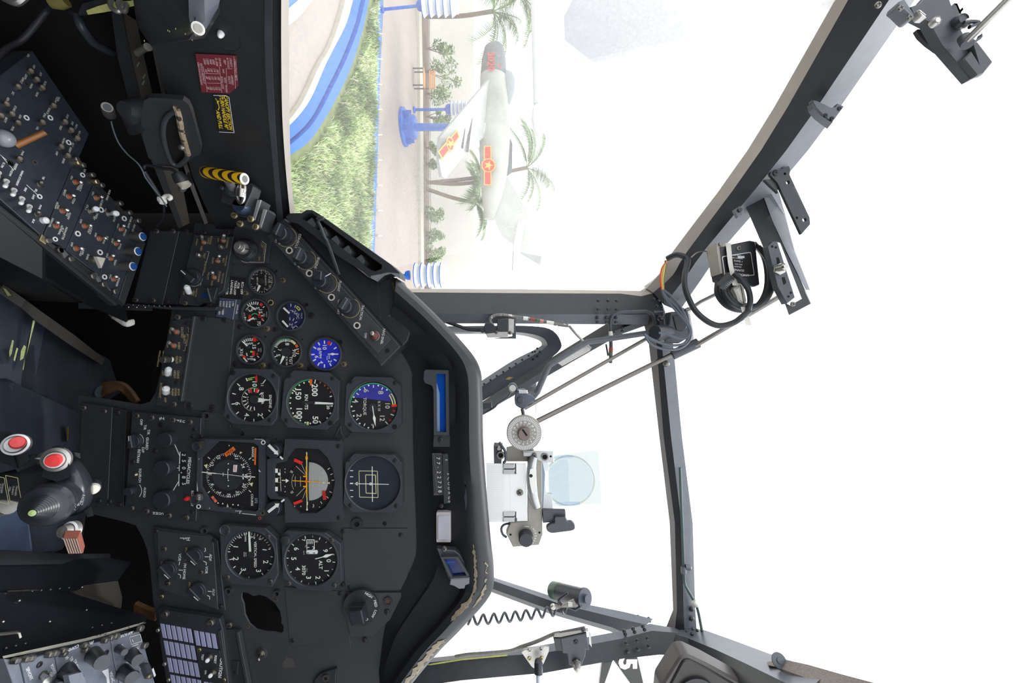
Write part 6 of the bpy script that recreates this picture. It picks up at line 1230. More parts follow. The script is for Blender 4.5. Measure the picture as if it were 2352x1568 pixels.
# frame bracket, light bar and linkage box
t = Thing('frame_bracket', 'tapering dark angle bracket hanging from the roof rail', 'bracket', frontk(M3, 1130, 780, .62), K=M3)
b = t.mb(); b.wloft([[PK(M3, *p) for p in (((888, 430, .66), (1000, 300, .655), (1010, 300, .675), (898, 430, .68)))], [PK(M3, *p) for p in (((1000, 690, .64), (1130, 640, .635), (1140, 640, .655), (1010, 690, .66)))], [PK(M3, *p) for p in (((1120, 980, .63), (1255, 900, .625), (1265, 900, .645), (1130, 980, .65)))], [PK(M3, *p) for p in (((1215, 1252, .62), (1378, 1168, .615), (1384, 1165, .635), (1225, 1250, .64)))]], CAN); t.part('web', b)
b = t.mb(); b.wloft([[PK(M3, *p) for p in q] for q in ([(1000, 295, .654), (1020, 235, .65), (1140, 330, .66), (1040, 350, .665)], [(1090, 540, .640), (1180, 500, .645), (1190, 505, .66), (1100, 545, .66)], [(1200, 780, .628), (1255, 770, .635), (1262, 775, .65), (1210, 785, .65)], [(1340, 1060, .618), (1370, 1060, .622), (1376, 1066, .635), (1346, 1066, .635)])], CANG_LIT); t.part('flange', b)
b = t.mb(); b.poly([(840, 440), (890, 410), (905, 480), (870, 500)], -20, -14, CANG_LIT, c=.5); b.cyl(880, 445, 16, -14, -10, SCB, 16); t.part('foot', b)
screw(t, 1045, 262, 18, SCR, zp=-18)
t = Thing('slotted_bar', 'slotted grey block with a hex nut bolted to the frame bracket', 'clamp', frontk(M3, 1180, 930, .60), K=M3)
b = t.mb(); b.poly([(1055, 740), (1090, 700), (1130, 700), (1262, 1120), (1200, 1168), (1130, 1040)], -12, 0, GUNM, c=.6); t.part('block', b)
b = t.mb(); b.wloft([[PK(M3, *p) for p in q] for q in ([(1118, 702, .601), (1150, 712, .606), (1150, 712, .618), (1118, 702, .616)], [(1254, 1122, .601), (1312, 1130, .606), (1312, 1130, .618), (1254, 1122, .616)])], PAPR); b.wloft([[PK(M3, *p) for p in q] for q in ([(1198, 1168, .602), (1254, 1122, .601), (1312, 1130, .606), (1225, 1180, .608)], [(1198, 1160, .612), (1254, 1118, .612), (1312, 1126, .618), (1225, 1172, .618)])], PAPR); t.part('lit_white_edge', b)  # edge coloured white for the light falling on it
b = t.mb(); 
for a in ([(1120, 820), (1140, 820), (1150, 860), (1128, 870)], [(1160, 970), (1182, 965), (1196, 1010), (1176, 1028)]): b.poly(a, .1, .3, HOLE, r=8)
for p in ((1090, 738), (1117, 745), (1212, 1113), (1230, 1085)): b.dot(*p, 9, HOLE, .3)
t.part('slots', b)
b = t.mb(); b.cyl(1140, 908, 46, 0, 4, STL, 6, c=1); b.cyl(1125, 905, 26, 4, 20, STL, 18, c=2); t.part('hex_nut', b); screw(t, 1245, 1170, 18, SCR)
t = Thing('strap_bracket', 'flat black strap with drilled holes fixed beside the frame bracket', 'bracket', frontk(M3, 1240, 380, .60), K=M3)
cir = lambda x, y, r: [(x + r * cos(2 * pi * i / 14), y + r * sin(2 * pi * i / 14)) for i in range(14)]
b = t.mb(); b.poly([(1140, 110), (1170, 102), (1210, 120), (1225, 160), (1220, 200), (1370, 520), (1375, 570), (1310, 645), (1130, 260), (1075, 200), (1080, 180)], -5, 0, CAN, holes=[cir(1208, 257, 15), cir(1332, 537, 16), cir(1185, 192, 10), cir(1275, 523, 10)]); t.part('strap', b)
for p in ((1163, 132), (1115, 188)): screw(t, *p, 22, SCB)
b = t.mb(); b.poly([(1040, 230), (1100, 225), (1140, 260), (1145, 330), (1080, 270)], -8, -3, CAN, c=.4); t.part('tab', b)
t = Thing('linkage_box', 'black linkage box with an upside-down data plate, tied with white nylon strips', 'control box', frontk(M3, 840, 860, .66), K=M3)
b = t.mb(); b.poly([(672, 745), (925, 692), (965, 700), (1000, 1025), (960, 1040), (720, 985)], -34, 0, BLK, c=1.5, r=8); t.part('box', b)
b = t.mb(); b.poly([(668, 712), (740, 712), (742, 738), (692, 745), (714, 940), (698, 945), (670, 770)], -30, 1, SGT, c=.4); b.cyl(700, 722, 16, 1, 4, SCR, 16); t.part('bracket', b)
b = t.mb(zp=.2); b.poly([(712, 812), (930, 778), (958, 955), (735, 968)], .1, .4, LEVW, r=14); b.poly([(718, 818), (926, 785), (952, 950), (740, 962)], .4, .6, DARK, r=12); b.zp = .8
for s, x, y, h in (('LINKAGE ASSY', 838, 948, 17), ('GUNNER', 835, 916, 16), ('AIRCRAFT', 832, 890, 9), ('MFD 02731', 838, 872, 9), ('+ Sperry', 835, 850, 14), ('PART NO. 204', 830, 826, 9), ('SERIAL NO.', 828, 806, 9)): 
    b.t(s if 'Sperry' not in s else '+ Sperry', x, y, h, LEVW, rot=-96)
b.flat([(830, 812), (880, 808), (884, 824), (834, 828)], LEVW); t.part('data_plate', b)
for p in ((838, 752), (882, 993)): screw(t, *p, 20, SCR)
b = t.mb(); b.wloft([[PK(M3, x - w, y, z), PK(M3, x + w, y, z - .001), PK(M3, x + w, y, z + .004), PK(M3, x - w, y, z + .004)] for x, y, w, z in ((760, 712, 20, .662), (765, 760, 19, .654), (775, 860, 18, .653), (795, 960, 18, .652), (815, 1030, 22, .648))], NYL); t.part('cable_tie', b, label='white nylon cable tie')
b = t.mb(); b.poly([(780, 1060), (830, 1020), (860, 1060), (880, 1150), (850, 1180), (815, 1150), (800, 1100)], -10, 10, NYL, c=3, r=10); b.wloft([[PK(M3, x - w, y, z), PK(M3, x + w, y, z), PK(M3, x + w, y, z + .004), PK(M3, x - w, y, z + .004)] for x, y, w, z in ((865, 1180, 16, .648), (885, 1230, 20, .640), (915, 1330, 24, .635))], NYL); t.part('tie_head', b)
def cable(name, label, pts, r, m, group=None, sm=6, extra=None):
    b = MB(W0); b.tube([PK(K, x, y, d) for K, x, y, d in pts], r, m, 10, sm=sm)
    if extra: extra(b)
    return single(name, b, label, 'cable', group=group)
H = [(M3, x, y, d) for x, y, d in ((300, 830, .70), (370, 800, .69), (440, 820, .685), (455, 860, .68), (435, 950, .67), (440, 1060, .665), (500, 1200, .66), (590, 1290, .655), (690, 1332, .65), (800, 1310, .645), (870, 1260, .64), (920, 1220, .64))]
cable('power_cable', 'thick black cable sagging from the roof rail to the linkage box', H, .0046, CAB, 'sight cables')
def ex(b):
    for dx, dz, s in ((0, 0, 1), (14, .006, .96), (-16, .008, 1.04), (26, .012, .92), (-30, .012, 1.1)):
        b.tube([PK(M3, 1000 + (x - 1000) * s + dx, 1010 + (y - 1010) * s, d + dz) for x, y, d in ((985, 740, .66), (1050, 830, .65), (1075, 960, .64), (1060, 1080, .64), (1000, 1170, .645), (900, 1200, .65), (800, 1170, .65), (735, 1090, .655), (735, 1000, .66))], .0040, CAB, 8, sm=5)
cable('cable_coil', 'loop of several black cables coiled round the linkage box', [(M3, x, y, d) for x, y, d in ((800, 940, .645), (860, 990, .64), (910, 1060, .64), (925, 1150, .64), (905, 1230, .64))], .0042, CAB, 'sight cables', extra=ex)
b = MB(W0)
for i in range(8): x, y = 705 + 9 * i, 1030 - 10 * i; b.tube([PK(M3, x - 14, y - 16, .645), PK(M3, x, y + 4, .636), PK(M3, x + 26, y + 26, .645)], .0030, CAB, 8, sm=3)
single('cable_wrap', b, 'black spiral wrap on the cable beside the data plate', 'cable', group='sight cables')
b = MB(W0)
for i, c in enumerate(((200, 60, 50), (226, 140, 60), (120, 170, 90), (222, 200, 80), (90, 60, 44))): b.tube([PK(M3, 300 - 3 * i, 845, .70), PK(M3, 262 + 7 * i, 905, .695), PK(M3, 252 + 6 * i, 985, .69), PK(M3, 262 + 3 * i, 1060, .69)], .0015, mat('wire_' + 'abcde'[i], c, .5, var=.05), 6, sm=5)
single('coloured_wires', b, 'bundle of thin red, orange, yellow and green wires by the frame corner', 'wire')
for lb, pts in (('grey-blue cable looping low under the pivot drum', ((262, 1060), (290, 1110), (370, 1190), (430, 1270), (465, 1340), (470, 1400), (420, 1470), (300, 1475), (180, 1430), (130, 1395))), ('grey-blue cable with the widest loop beneath the pivot drum', ((268, 1060), (330, 1110), (400, 1190), (440, 1270), (478, 1360), (470, 1440), (400, 1500), (290, 1510), (180, 1470), (135, 1400))), ('grey-blue cable passing in front of the pivot drum', ((262, 1065), (285, 1120), (360, 1210), (430, 1290), (470, 1370), (440, 1425), (360, 1420), (290, 1390), (240, 1385)))):
    cable('signal_cable', lb, [(M3, x, y, .715 + .03 * (i > 5) * 0 ) for i, (x, y) in enumerate(pts)], .0023, CABG, 'grey signal cables')
b = MB(W0); b.tube([PK(M3, *p, .70) for p in ((480, 820), (530, 782), (600, 775), (680, 800), (745, 850), (770, 960), (785, 1050))], .0011, SCR, 6, sm=6); single('lock_wire', b, 'hair-thin steel locking wire arching over to the data plate', 'wire')
# front post lamp and its cable
t = Thing('post_lamp', 'small square black utility lamp clipped under the front post', 'lamp', frontk(M2, 620, 420, .77), K=M2)
b = t.mb(); b.poly([(578, 335), (668, 325), (668, 430), (575, 430)], -14, 8, BLK, c=1); b.arc(615, 380, 34, 0, 359, 3, BEZ, 8.3); b.line((600, 380), (640, 380), 4, BEZ, 8.3); t.part('box', b)
b = t.mb(); b.poly([(668, 325), (715, 330), (712, 445), (668, 435)], -12, 4, ALU, c=.6); b.poly([(712, 325), (728, 330), (732, 490), (540, 488), (700, 470)], -16, -4, GUNM, c=.5); b.poly([(475, 430), (665, 430), (670, 480), (500, 480)], -12, 4, ALU, c=.8); t.part('bracket', b)
b = t.mb(); b.poly([(468, 400), (480, 365), (530, 360), (578, 405), (575, 440), (480, 450)], -10, 6, KNB, c=1, r=8); b.cyl(460, 422, 22, -6, 5, KNB, 18, c=.5); t.part('plug', b)
screw(t, 683, 443, 16, SCR, zp=4); screw(t, 572, 438, 14, SCR, zp=7)
cable('lamp_cable', 'black cable running from behind the glare shield to the post lamp', [(M2, x, y, .79) for x, y in ((60, 330), (150, 348), (240, 380), (330, 412), (400, 420), (465, 422))], .0034, CAB)
def ex(b):
    for (x, y, x2, y2), m in (((790, 322, 830, 326), NYL), ((850, 330, 890, 338), mat('red_tape', (150, 74, 66), .6, var=.2)), ((895, 338, 920, 342), mat('green_tape', (70, 110, 80), .6, var=.2)), ((925, 343, 955, 350), mat('pink_tape', (190, 130, 120), .6, var=.2)), ((980, 355, 1040, 365), NYL)): b.tube([PK(M2, x, y, .766), PK(M2, x2, y2, .766)], .0036, m, 10)
cable('taped_conduit', 'flaking pale conduit with red and green tape bands along the front post', [(M2, x, y, .768) for x, y in ((545, 385), (520, 345), (545, 305), (620, 295), (720, 310), (830, 326), (940, 345), (1060, 372), (1160, 385))], .0030, mat('flaking_grey', (110, 108, 104), .5, var=.35, sc=200, chip=((226, 224, 218), .42, 160)), extra=ex)
def ex(b): b.tube([PK(M2, 1505, 430, .79), PK(M2, 1508, 465, .79)], .0040, NYL, 10); b.tube([PK(M2, 1508, 560, .79), PK(M2, 1507, 600, .79)], .0040, bpy.data.materials['red_tape'], 10); b.tube([PK(M2, 1506, 600, .79), PK(M2, 1506, 630, .79)], .0040, bpy.data.materials['green_tape'], 10); b.tube([PK(M2, 1468, 535, .80), PK(M2, 1485, 630, .80)], .0018, GUNM, 8)
cable('hanging_conduit', 'conduit bent over the frame corner and hanging past the rods with tape bands', [(M2, x, y, .79) for x, y in ((1868, 380), (1855, 310), (1810, 268), (1720, 270), (1600, 275), (1530, 300), (1505, 350), (1505, 430), (1508, 560), (1505, 690))], .0034, GUNM, extra=ex)
cable('arch_cable', 'thin green cable clipped along the cross arch', [(M6, x, y, .784) for x, y in ((690, -480), (700, -200), (712, 100), (722, 380), (725, 480), (735, 545), (800, 660), (845, 760), (880, 940), (893, 1000))], .0026, mat('green_cable', (66, 86, 84), .45, var=.15), None, 5, lambda b: (b.tube([PK(M6, 805, 680, .78), PK(M6, 835, 720, .78)], .0048, NYL, 10), b.tube([PK(M6, 720, 385, .782), PK(M6, 722, 440, .782)], .0050, CANG_LIT, 10), b.tube([PK(M6, 735, 385, .782), PK(M6, 775, 392, .782)], .005, CANG_LIT, 10)))
# cylinder lamp with a coiled cord
t = Thing('map_light', 'black cylindrical map light with a green band clamped to the far frame', 'lamp', frontk(M5, 1050, 340, .90), K=M5)
p0, p1 = PK(M5, 850, 300, .98), PK(M5, 1150, 380, .90); u = (p1 - p0); L_ = u.length; u.normalize()
def axl(b, prof, m, n=30):
    b.tube([p0 + u * (L_ * s) for s, r in prof], [r for s, r in prof], m, n)
b = t.mb(); axl(b, [(.24, .0185), (.94, .0185), (.95, .0205), (1.0, .0205)], KNB); t.part('barrel', b)
b = t.mb(); axl(b, [(0, .017), (.02, .0185), (.24, .0188)], mat('dark_green', (58, 84, 66), .4, var=.2, sc=60)); t.part('green_band', b)
b = t.mb(); axl(b, [(.99, .0205), (1.01, .020)], CABG); axl(b, [(1.0, .0085), (1.08, .0085)], CABG, 20); t.part('end_cap', b)
b = t.mb(); b.poly([(850, 440), (880, 420), (900, 440), (1040, 370), (1060, 400), (1050, 440), (930, 440), (880, 460)], 4, 10, SGT, c=.8); b.rect(985, 385, 1028, 425, 10, 12, ALU, c=.4); b.tube([PK(M5, 930, 440, .885), PK(M5, 905, 395, .885), PK(M5, 990, 330, .885)], .003, KNB, 8, sm=3); b.cyl(850, 438, 24, 4, 12, ALU, 20, c=2); t.part('clamp', b)
b = MB(W0); pts = []; n = 240
for i in range(n + 1):
    s = i / n; q = PK(M5, 60 + 960 * s, 585 - 55 * s - 60 * s * s, .90); ph = 2 * pi * 9.6 * s; pts.append(q + V((cos(ph) * .0085, sin(ph) * .0085, 0)) * (1 if s < .94 else max(.2, (1 - s) / .06)))
pts += [PK(M5, x, y, .89) for x, y in ((1060, 485), (1100, 460), (1118, 440))]
b.tube(pts, .0028, GUNM, 7); single('coiled_cord', b, 'dark coiled cord stretching from the glare shield to the map light', 'cord')
# boxes on the right front post
t = Thing('post_bracket', 'grey box bracket with a domed nut on the lower front post', 'bracket', frontk(M5, 1060, 800, .70), K=M5)
b = t.mb(); b.poly([(920, 740), (1160, 690), (1185, 850), (1155, 840), (1150, 900), (1110, 1005), (1000, 985), (985, 880), (942, 875)], -14, 4, GUNM, c=1); t.part('plate', b)
b = t.mb(); b.wloft([[PK(M5, *p) for p in q] for q in ([(860, 740, .698), (922, 742, .698), (930, 700, .715), (868, 700, .715)], [(1110, 692, .698), (1180, 685, .698), (1178, 655, .715), (1100, 660, .715)])], SGT); t.part('top_flange', b)
b = t.mb(); b.poly([(855, 748), (925, 745), (942, 860), (880, 860)], -8, 2, BLK, c=.6); t.part('side_box', b)
b = t.mb(); b.wloft([[PK(M5, *p) for p in q] for q in ([(1185, 685, .70), (1200, 700, .702), (1212, 835, .702), (1190, 800, .70)], [(1190, 690, .715), (1205, 705, .716), (1214, 835, .716), (1195, 800, .715)])], ALU); t.part('end_flange', b)
b = t.mb(); b.cyl(1065, 960, 44, 4, 8, SCR, 6, c=1); b.lathe(1065, 968, [(34, 8), (34, 14), (24, 20), (1, 22)], ALU, 24); t.part('dome_nut', b); screw(t, 1065, 785, 22, SCB, zp=4); screw(t, 1130, 675, 18, SCB, zp=5)
t = Thing('stick_mount', 'small triangular silver plate holding a black-capped clear rod', 'bracket', frontk(M5, 690, 930, .70), K=M5)
b = t.mb(); b.poly([(555, 880), (580, 862), (780, 830), (818, 840), (812, 880), (760, 1000), (690, 1040), (655, 1020)], -4, 0, ALU, c=.6, r=10); t.part('plate', b)
for p, r in (((632, 940), 20), ((748, 936), 20)): screw(t, *p, r, BRS)
for p in ((632, 862), (745, 848)): screw(t, *p, 18, STL)
b = t.mb(); b.tube([PK(M5, 715, 965, .69), PK(M5, 718, 985, .685), PK(M5, 718, 1085, .68)], [.006, .0072, .0070], KNB, 18); t.part('cap', b)
b = t.mb(); b.tube([PK(M5, 718, 1085, .68), PK(M5, 722, 1240, .67)], .0044, mat('pale_rod', (206, 212, 224), .2, var=.05), 14); t.part('rod', b)
cable('post_cable', 'pale frayed cable lying along the top of the lower front post', [(M5, x, y, .715) for x, y in ((-60, 925), (60, 905), (250, 890), (450, 870), (560, 830), (650, 800), (740, 765), (860, 712), (920, 700))], .0030, mat('frayed_cable', (128, 126, 120), .6, var=.3, sc=200))
b = MB(W0); b.tube([PK(M1, *p, .86) for p in ((100, 395), (190, 345), (230, 305), (300, 260), (330, 215))], .0020, GUNM, 8, sm=4); b.beam([PK(M1, 105, 325, .86), PK(M1, 175, 318, .86)], .014, .012, (0, 0, 1), GUNM); single('far_cable', b, 'thin dark cable and clip under the far beam beside the sight', 'cable')
# ---------------------------------------------------------------- left side of the cockpit
ZC = .55
CF = Fr(CAM + V((-.15, .52, -ZC)), (-.45, -1, 0), (1, -.45, 0)) if False else None
pA, pB, pC = P(100, 545, .55 * 950 / 1076), P(283, 698, .55 * 950 / 893), P(205, 310, .55 * 950 / 971)
CF0 = Fr(CAM + V((-.15, .52, -.55)), (.35, 1, 0), (-1, .35, 0))      # frame lying on the console; lettering reads along x
CON = mat('console_slate', (54, 58, 68), .32, var=.2, sc=160, sc2=14, chip=((150, 152, 156), .27, 120))
def cfr(x, y, K): 
    o = CF0.M @ CF0.L(*kp(K, x, y)); f = Fr(o, CF0.x, CF0.y); return f
# lettering here runs along the console's short side
def clets(t, items, K, ang=None, h=10, m=WRN, z=.2):
    b = t.mb(K); 
    for s, x, y in items: b.t(s, x, y, h, m, rot=ang, z=z, bold=.03)
    return b
def pxang(fr, K, p, q):   # direction on the surface of a line read off a sheet, degrees
    a, b = fr.L(*kp(K, *p)), fr.L(*kp(K, *q)); return math.degrees(math.atan2(b.y - a.y, b.x - a.x))
AN = pxang(CF0, K3, (700, 380), (640, 540))       # along a row of the far panels
AN2 = pxang(CF0, K1, (260, 750), (300, 800))
cons = []
def console(name, label, pts, cat='switch panel', thick=24):
    x = sum(p[0] for p in pts) / len(pts); y = sum(p[1] for p in pts) / len(pts); t = Thing(name, label, cat, cfr(x, y, K0), 'left console switch panels')
    b = t.mb(); b.poly(pts, -thick, 0, CON, c=.6); t.part('face_plate', b); return t
def wafer(t, K, x, y, r=16): b = t.mb(K); b.ring(x, y, r * .55, r, 0, .8, LEVW if RND.random() < .6 else SCR, 20); b.dot(x, y, r * .56, DARK, .2); t.part('panel_lamp', b)
t = console('breaker_panel', 'largest left console panel crowded with small breakers and switches', [(75, 117), (205, 308), (178, 372), (163, 388), (97, 543), (-30, 430), (-60, 300), (-20, 190)])
def breaker(x, y, tx, ty, K=K1, r=24, m=None):
    toggle(t, x, y, tx, ty, r, K=K, boot=TOE, lever=m or mat_tan, tipr=18, ht=9, fat=True, name='breaker')
mat_tan = mat('breaker_tan', (128, 118, 106), .5, var=.15)
for x, y in ((265, 650), (320, 725), (370, 800), (150, 790), (45, 945), (95, 1035), (150, 1115), (470, 960), (370, 1110), (575, 1105), (630, 1180), (685, 1255), (540, 1330), (600, 1410), (165, 1440), (-5, 1050)): breaker(x, y, x + 14, y - 22)
for p in ((0, 170, 690 / 4.0, 0),): pass
for x, y in ((235, 752), (235, 1060), (450, 1060), (615, 1282), (310, 1460), (90, 1470)): wafer(t, K1, x, y, 22)
for (x, y), (tx, ty) in (((52, 230), (45, 285)), ((125, 315), (118, 365)), ((200, 395), (195, 445)), ((270, 470), (268, 520)), ((-25, 150), (-30, 200))): toggle(t, x, y, tx, ty, 32, K=K3, boot=LEVW, lever=LEVW, tipr=18)
for x, y in ((375, 262), (350, 545), (180, 30)): breaker(x, y, x + 20, y - 20, K3, 30, SCR)
for p in ((408, 602),): b = t.mb(K3); b.lathe(*p, [(32, 0), (30, 4), (20, 5), (18, 3)], LEVW, 22); t.part('jack', b)
wafer(t, K3, 372, 376, 22); wafer(t, K3, 95, 60, 24)
b = clets(t, [(s, x, y) for s, x, y in (('ON', 255, 500), ('OFF', 305, 600), ('AFT', 365, 668), ('SCAS', 405, 752), ('YAW', 332, 848), ('CKPT', 230, 690), ('LT', 190, 740), ('DIM', 205, 715), ('DC', 115, 840), ('GEN', 70, 895), ('MAIN', 280, 775), ('BATT', 50, 1080), ('START', 130, 980), ('IGN', 180, 1050), ('FUEL', 112, 1160), ('FLOW', 505, 900), ('TRIM', 525, 890), ('FORCE', 435, 1000), ('ENG', 400, 1040), ('OIL', 335, 1155), ('HYD', 605, 1050), ('TEST', 545, 1150), ('SYS', 650, 1110), ('NO 1', 685, 1140), ('NO 2', 712, 1200), ('ALT', 655, 1302), ('NORM', 570, 1270), ('OFF', 510, 1380), ('RESET', 630, 1350), ('EMER', 570, 1450), ('PWR', 200, 1380), ('PNL', 30, 1480), ('HTR', 135, 1500), ('PITOT', 100, 1550))], K1, AN, 16)
b.c = K3
for s, x, y in (('WPN', 25, 80), ('CAM', 100, 160), ('ARM', 165, 250), ('FIRE', 240, 310), ('SAFE', 315, 380), ('WING STORE', 190, 190), ('SEL', 340, 320), ('PWR', 378, 478), ('BUS', 315, 610), ('DOOR', 148, 95), ('TIE', 410, 200)): b.t(s, x, y, 17, LEVW, rot=AN, z=.2, bold=.03)
b.pline([(20, 0), (130, 130)], 5, LEVW, .2); b.pline([(250, 265), (365, 370)], 5, LEVW, .2); b.line((0, -20), (60, 30), 4, LEVW, .2); t.part('lettering', b)
b = t.mb(K1); b.tube([t.fr.M @ t.fr.L(*kp(K1, 40, 1310)) + V((0, 0, .012)), t.fr.M @ t.fr.L(*kp(K1, 165, 1190)) + V((0, 0, .03))], [.0032, .0028], mat('amber_lever', (142, 90, 46), .35, var=.2, sc=80), 14); t.part('amber_lever', b, label='amber brown lever')
b = t.mb(K1); b.ball(t.fr.M @ t.fr.L(*kp(K1, -50, 1245)) + V((0, 0, .010)), .009, mat('cloudy_knob', (140, 144, 152), .25, var=.1), 16, 10); t.part('cloudy_knob', b)
t = console('switch_panel', 'narrow left console panel of four toggles, first beyond the breaker panel', [(166, 385), (180, 388), (213, 424), (152, 572), (99, 545)])
def tg(t, lst, r=34):
    for x, y, tx, ty in lst: toggle(t, x, y, tx, ty, r, K=K3, ht=13, tipr=15)
tg(t, [(712, 240, 775, 240), (650, 375, 705, 365), (588, 512, 642, 503), (528, 655, 548, 618)])
for p in ((780, 172), (520, 780)): wafer(t, K3, *p, 22)
b = clets(t, [(s, x, y) for s, x, y in (('OFF', 678, 200), ('POWER', 745, 280), ('DIRECT', 765, 290), ('RESET', 610, 340), ('ON', 702, 410), ('OFF', 690, 425), ('ALIGN', 535, 460), ('OFF', 548, 475), ('ALIGN', 655, 560), ('ON', 635, 545), ('MANUAL', 485, 625), ('NORMAL', 572, 695), ('ALT', 592, 690), ('NON-JETTIS', 612, 725), ('T/V', 800, 130))], K3, AN, 18); t.part('lettering', b)
for p in ((435, 795), (545, 885)): b = t.mb(K3); b.cyl(*p, 28, 0, 5, SCR, 20, c=1); t.part('quarter_turn_fastener', b)
b = t.mb(K3); b.poly([(385, 735), (450, 790), (420, 830), (362, 790)], -2, 2, BRS, c=.5); t.part('edge_clip', b)
t = console('switch_panel', 'broad left console panel with ball-tipped toggles and a pale triangular switch', [(215, 425), (275, 490), (268, 520), (228, 632), (152, 575)])
tg(t, [(910, 388, 972, 378), (800, 655, 868, 650), (940, 775, 1010, 770), (718, 868, 782, 870)])
toggle(t, 858, 515, 915, 490, 36, K=K3, boot=TOE, lever=LEVW, tipr=26, ht=20); toggle(t, 1030, 540, 1105, 535, 36, K=K3, boot=TOE, lever=LEVW, tipr=28, ht=22)
for p in ((955, 502), (735, 728), (945, 905)): wafer(t, K3, *p, 26)
b = t.mb(K3); b.lathe(872, 980, [(36, 0), (36, 4), (26, 6), (14, 8)], TOE, 20); t.part('bushing', b)
q = t.fr.L(*kp(K3, 900, 1000), 4); p1, p2, p3 = (t.fr.L(*kp(K3, *p), 24) for p in ((915, 945), (1000, 960), (962, 1055))); b = t.mb(); b.loft([[q, q + V((.001, 0, 0)), q + V((0, .001, 0))], [p1 - V((0, 0, .004)), p2 - V((0, 0, .004)), p3 - V((0, 0, .004))], [p1, p2, p3]], mat('bone_plastic', (196, 190, 178), .5, var=.06)); t.part('triangular_cap', b)
b = clets(t, [(s, x, y) for s, x, y in (('OFF', 880, 350), ('AZ-BRT', 960, 440), ('SYS 2', 822, 480), ('BIT', 892, 580), ('TADS', 915, 560), ('OFF', 765, 610), ('VOICE', 858, 700), ('SLAVE', 845, 690), ('ON', 1000, 508), ('AUTO', 1085, 585), ('OFF', 905, 740), ('HDG', 985, 800), ('SYS', 1015, 770), ('OFF', 680, 830), ('LASER', 785, 900), ('CMD', 765, 915), ('EMER', 828, 950), ('HUD ENBL', 1025, 365))], K3, AN, 18); t.part('lettering', b)
t = console('switch_panel', 'last left console panel with three blue-topped indicator buttons', [(276, 492), (322, 530), (270, 690), (228, 634), (268, 524)])
tg(t, [(1145, 685, 1178, 648), (1098, 820, 1128, 790), (1048, 962, 1075, 932), (1075, 1158, 1103, 1132)], 32)
BBT = mat('blue_button', (40, 84, 156), .3, var=.1)
for x, y in ((1275, 742), (1228, 882), (1180, 1024)): 
    b = t.mb(K3); q = t.fr.L(*kp(K3, x - 22, y + 14), 0); k = b.k(x, y); 
    def cc(r, z): return [V((q.x + r * k * cos(2 * pi * j / 24), q.y + r * k * sin(2 * pi * j / 24), z)) for j in range(24)]
    b.loft([cc(44, 0), cc(44, .012), cc(40, .015), cc(30, .0155)], SCR); b.loft([cc(31, .0155), cc(30, .0172), cc(1, .0178)], BBT); b.loft([cc(40, .0152), cc(34, .0162), cc(30, .0156)], LEVW); t.part('indicator_button', b)
for p in ((1175, 585), (988, 1138)): wafer(t, K3, *p, 24)
b = clets(t, [(s, x, y) for s, x, y in (('OFF', 1118, 655), ('PITCH', 1182, 718), ('OFF', 1065, 795), ('ROLL', 1135, 852), ('OFF', 1015, 935), ('YAW', 1090, 1000), ('OFF', 1045, 1135), ('POWER', 1115, 1188), ('STAB AUG', 1230, 620), ('NO-GO', 1265, 680))], K3, AN, 19); t.part('lettering', b)
t = Thing('console_edge', 'dark rim with round fasteners along the inner edge of the left console', 'rim', cfr(190, 620, K0)); b = t.mb()
b.poly([(-40, 438), (-46, 446), (268, 702), (282, 694), (270, 690), (228, 634), (152, 575), (97, 546)], -10, -1, BLKS, c=.4); t.part('rim', b)
for K, x, y in ((K3, 545, 885), (K3, 650, 968), (K3, 862, 1130), (K3, 965, 1208), (K3, 1075, 1275)): b = t.mb(K); b.cyl(x, y, 28, -1, 5, SCR, 20, c=1); t.part('fastener', b)
for a in ([(545, 850), (580, 860), (640, 930), (600, 960)], [(870, 1095), (900, 1100), (955, 1180), (920, 1190)], [(1080, 1245), (1115, 1262), (1100, 1300)]): b = t.mb(K3); b.poly(a, -1, 2, mat('clip_grey', (96, 98, 100), .4, var=.1), c=.4); t.part('clip', b)
t = Thing('console_edge', 'outer rim of the left console carrying a row of knurled studs', 'rim', cfr(240, 420, K0)); b = t.mb()
b.poly([(163, 384), (180, 372), (330, 528), (322, 540), (275, 490), (213, 424)], -12, -1.5, BLKS, c=.4); t.part('rim', b)
for x, y in ((700, 20), (715, 55), (760, 78), (850, 170), (888, 235), (940, 268), (1118, 440), (1205, 528), (1288, 605)): b = t.mb(K3); b.cyl(x, y, 24, -1.5, 6, BRS if x in (715, 888) else SCR, 16, c=1); t.part('stud', b)
b = t.mb(); b.poly([(322, 532), (334, 560), (286, 702), (272, 690)], -8, 0, BLK, c=.5); t.part('end_strip', b)
# console side, knee well
SIDE = mat('side_black', (22, 23, 25), .45, var=.25, sc=50)
def wall3(name, quads, m, label, cat, th=.006, extra=None):
    b = MB(W0)
    for q in quads:
        p = [P(*x) for x in q]; n = (p[1] - p[0]).cross(p[2] - p[0]).normalized(); n = n if n.dot(p[0] - CAM) > 0 else -n
        b.wloft([p, [x + n * th for x in p]], m)
    if extra: extra(b)
    return single(name, b, label, cat)
de = lambda px: .55 * 950 / (1176 - px)
wall3('console_skirt', [[(-60, 430, de(-60)), (97, 552, de(97)), (97, 640, de(97) + .02), (-60, 560, de(-60) + .02)], [(97, 552, de(97)), (280, 704, de(280)), (290, 740, de(280) + .05), (200, 700, de(200) + .05), (97, 640, de(97) + .02)], [(-60, 560, de(-60) + .02), (97, 640, de(97) + .02), (180, 695, .60), (60, 690, .60), (-60, 620, .55)]], SIDE, 'black riveted side wall of the left console facing the knee well', 'console skirt', .004, None)
b = MB(W0)
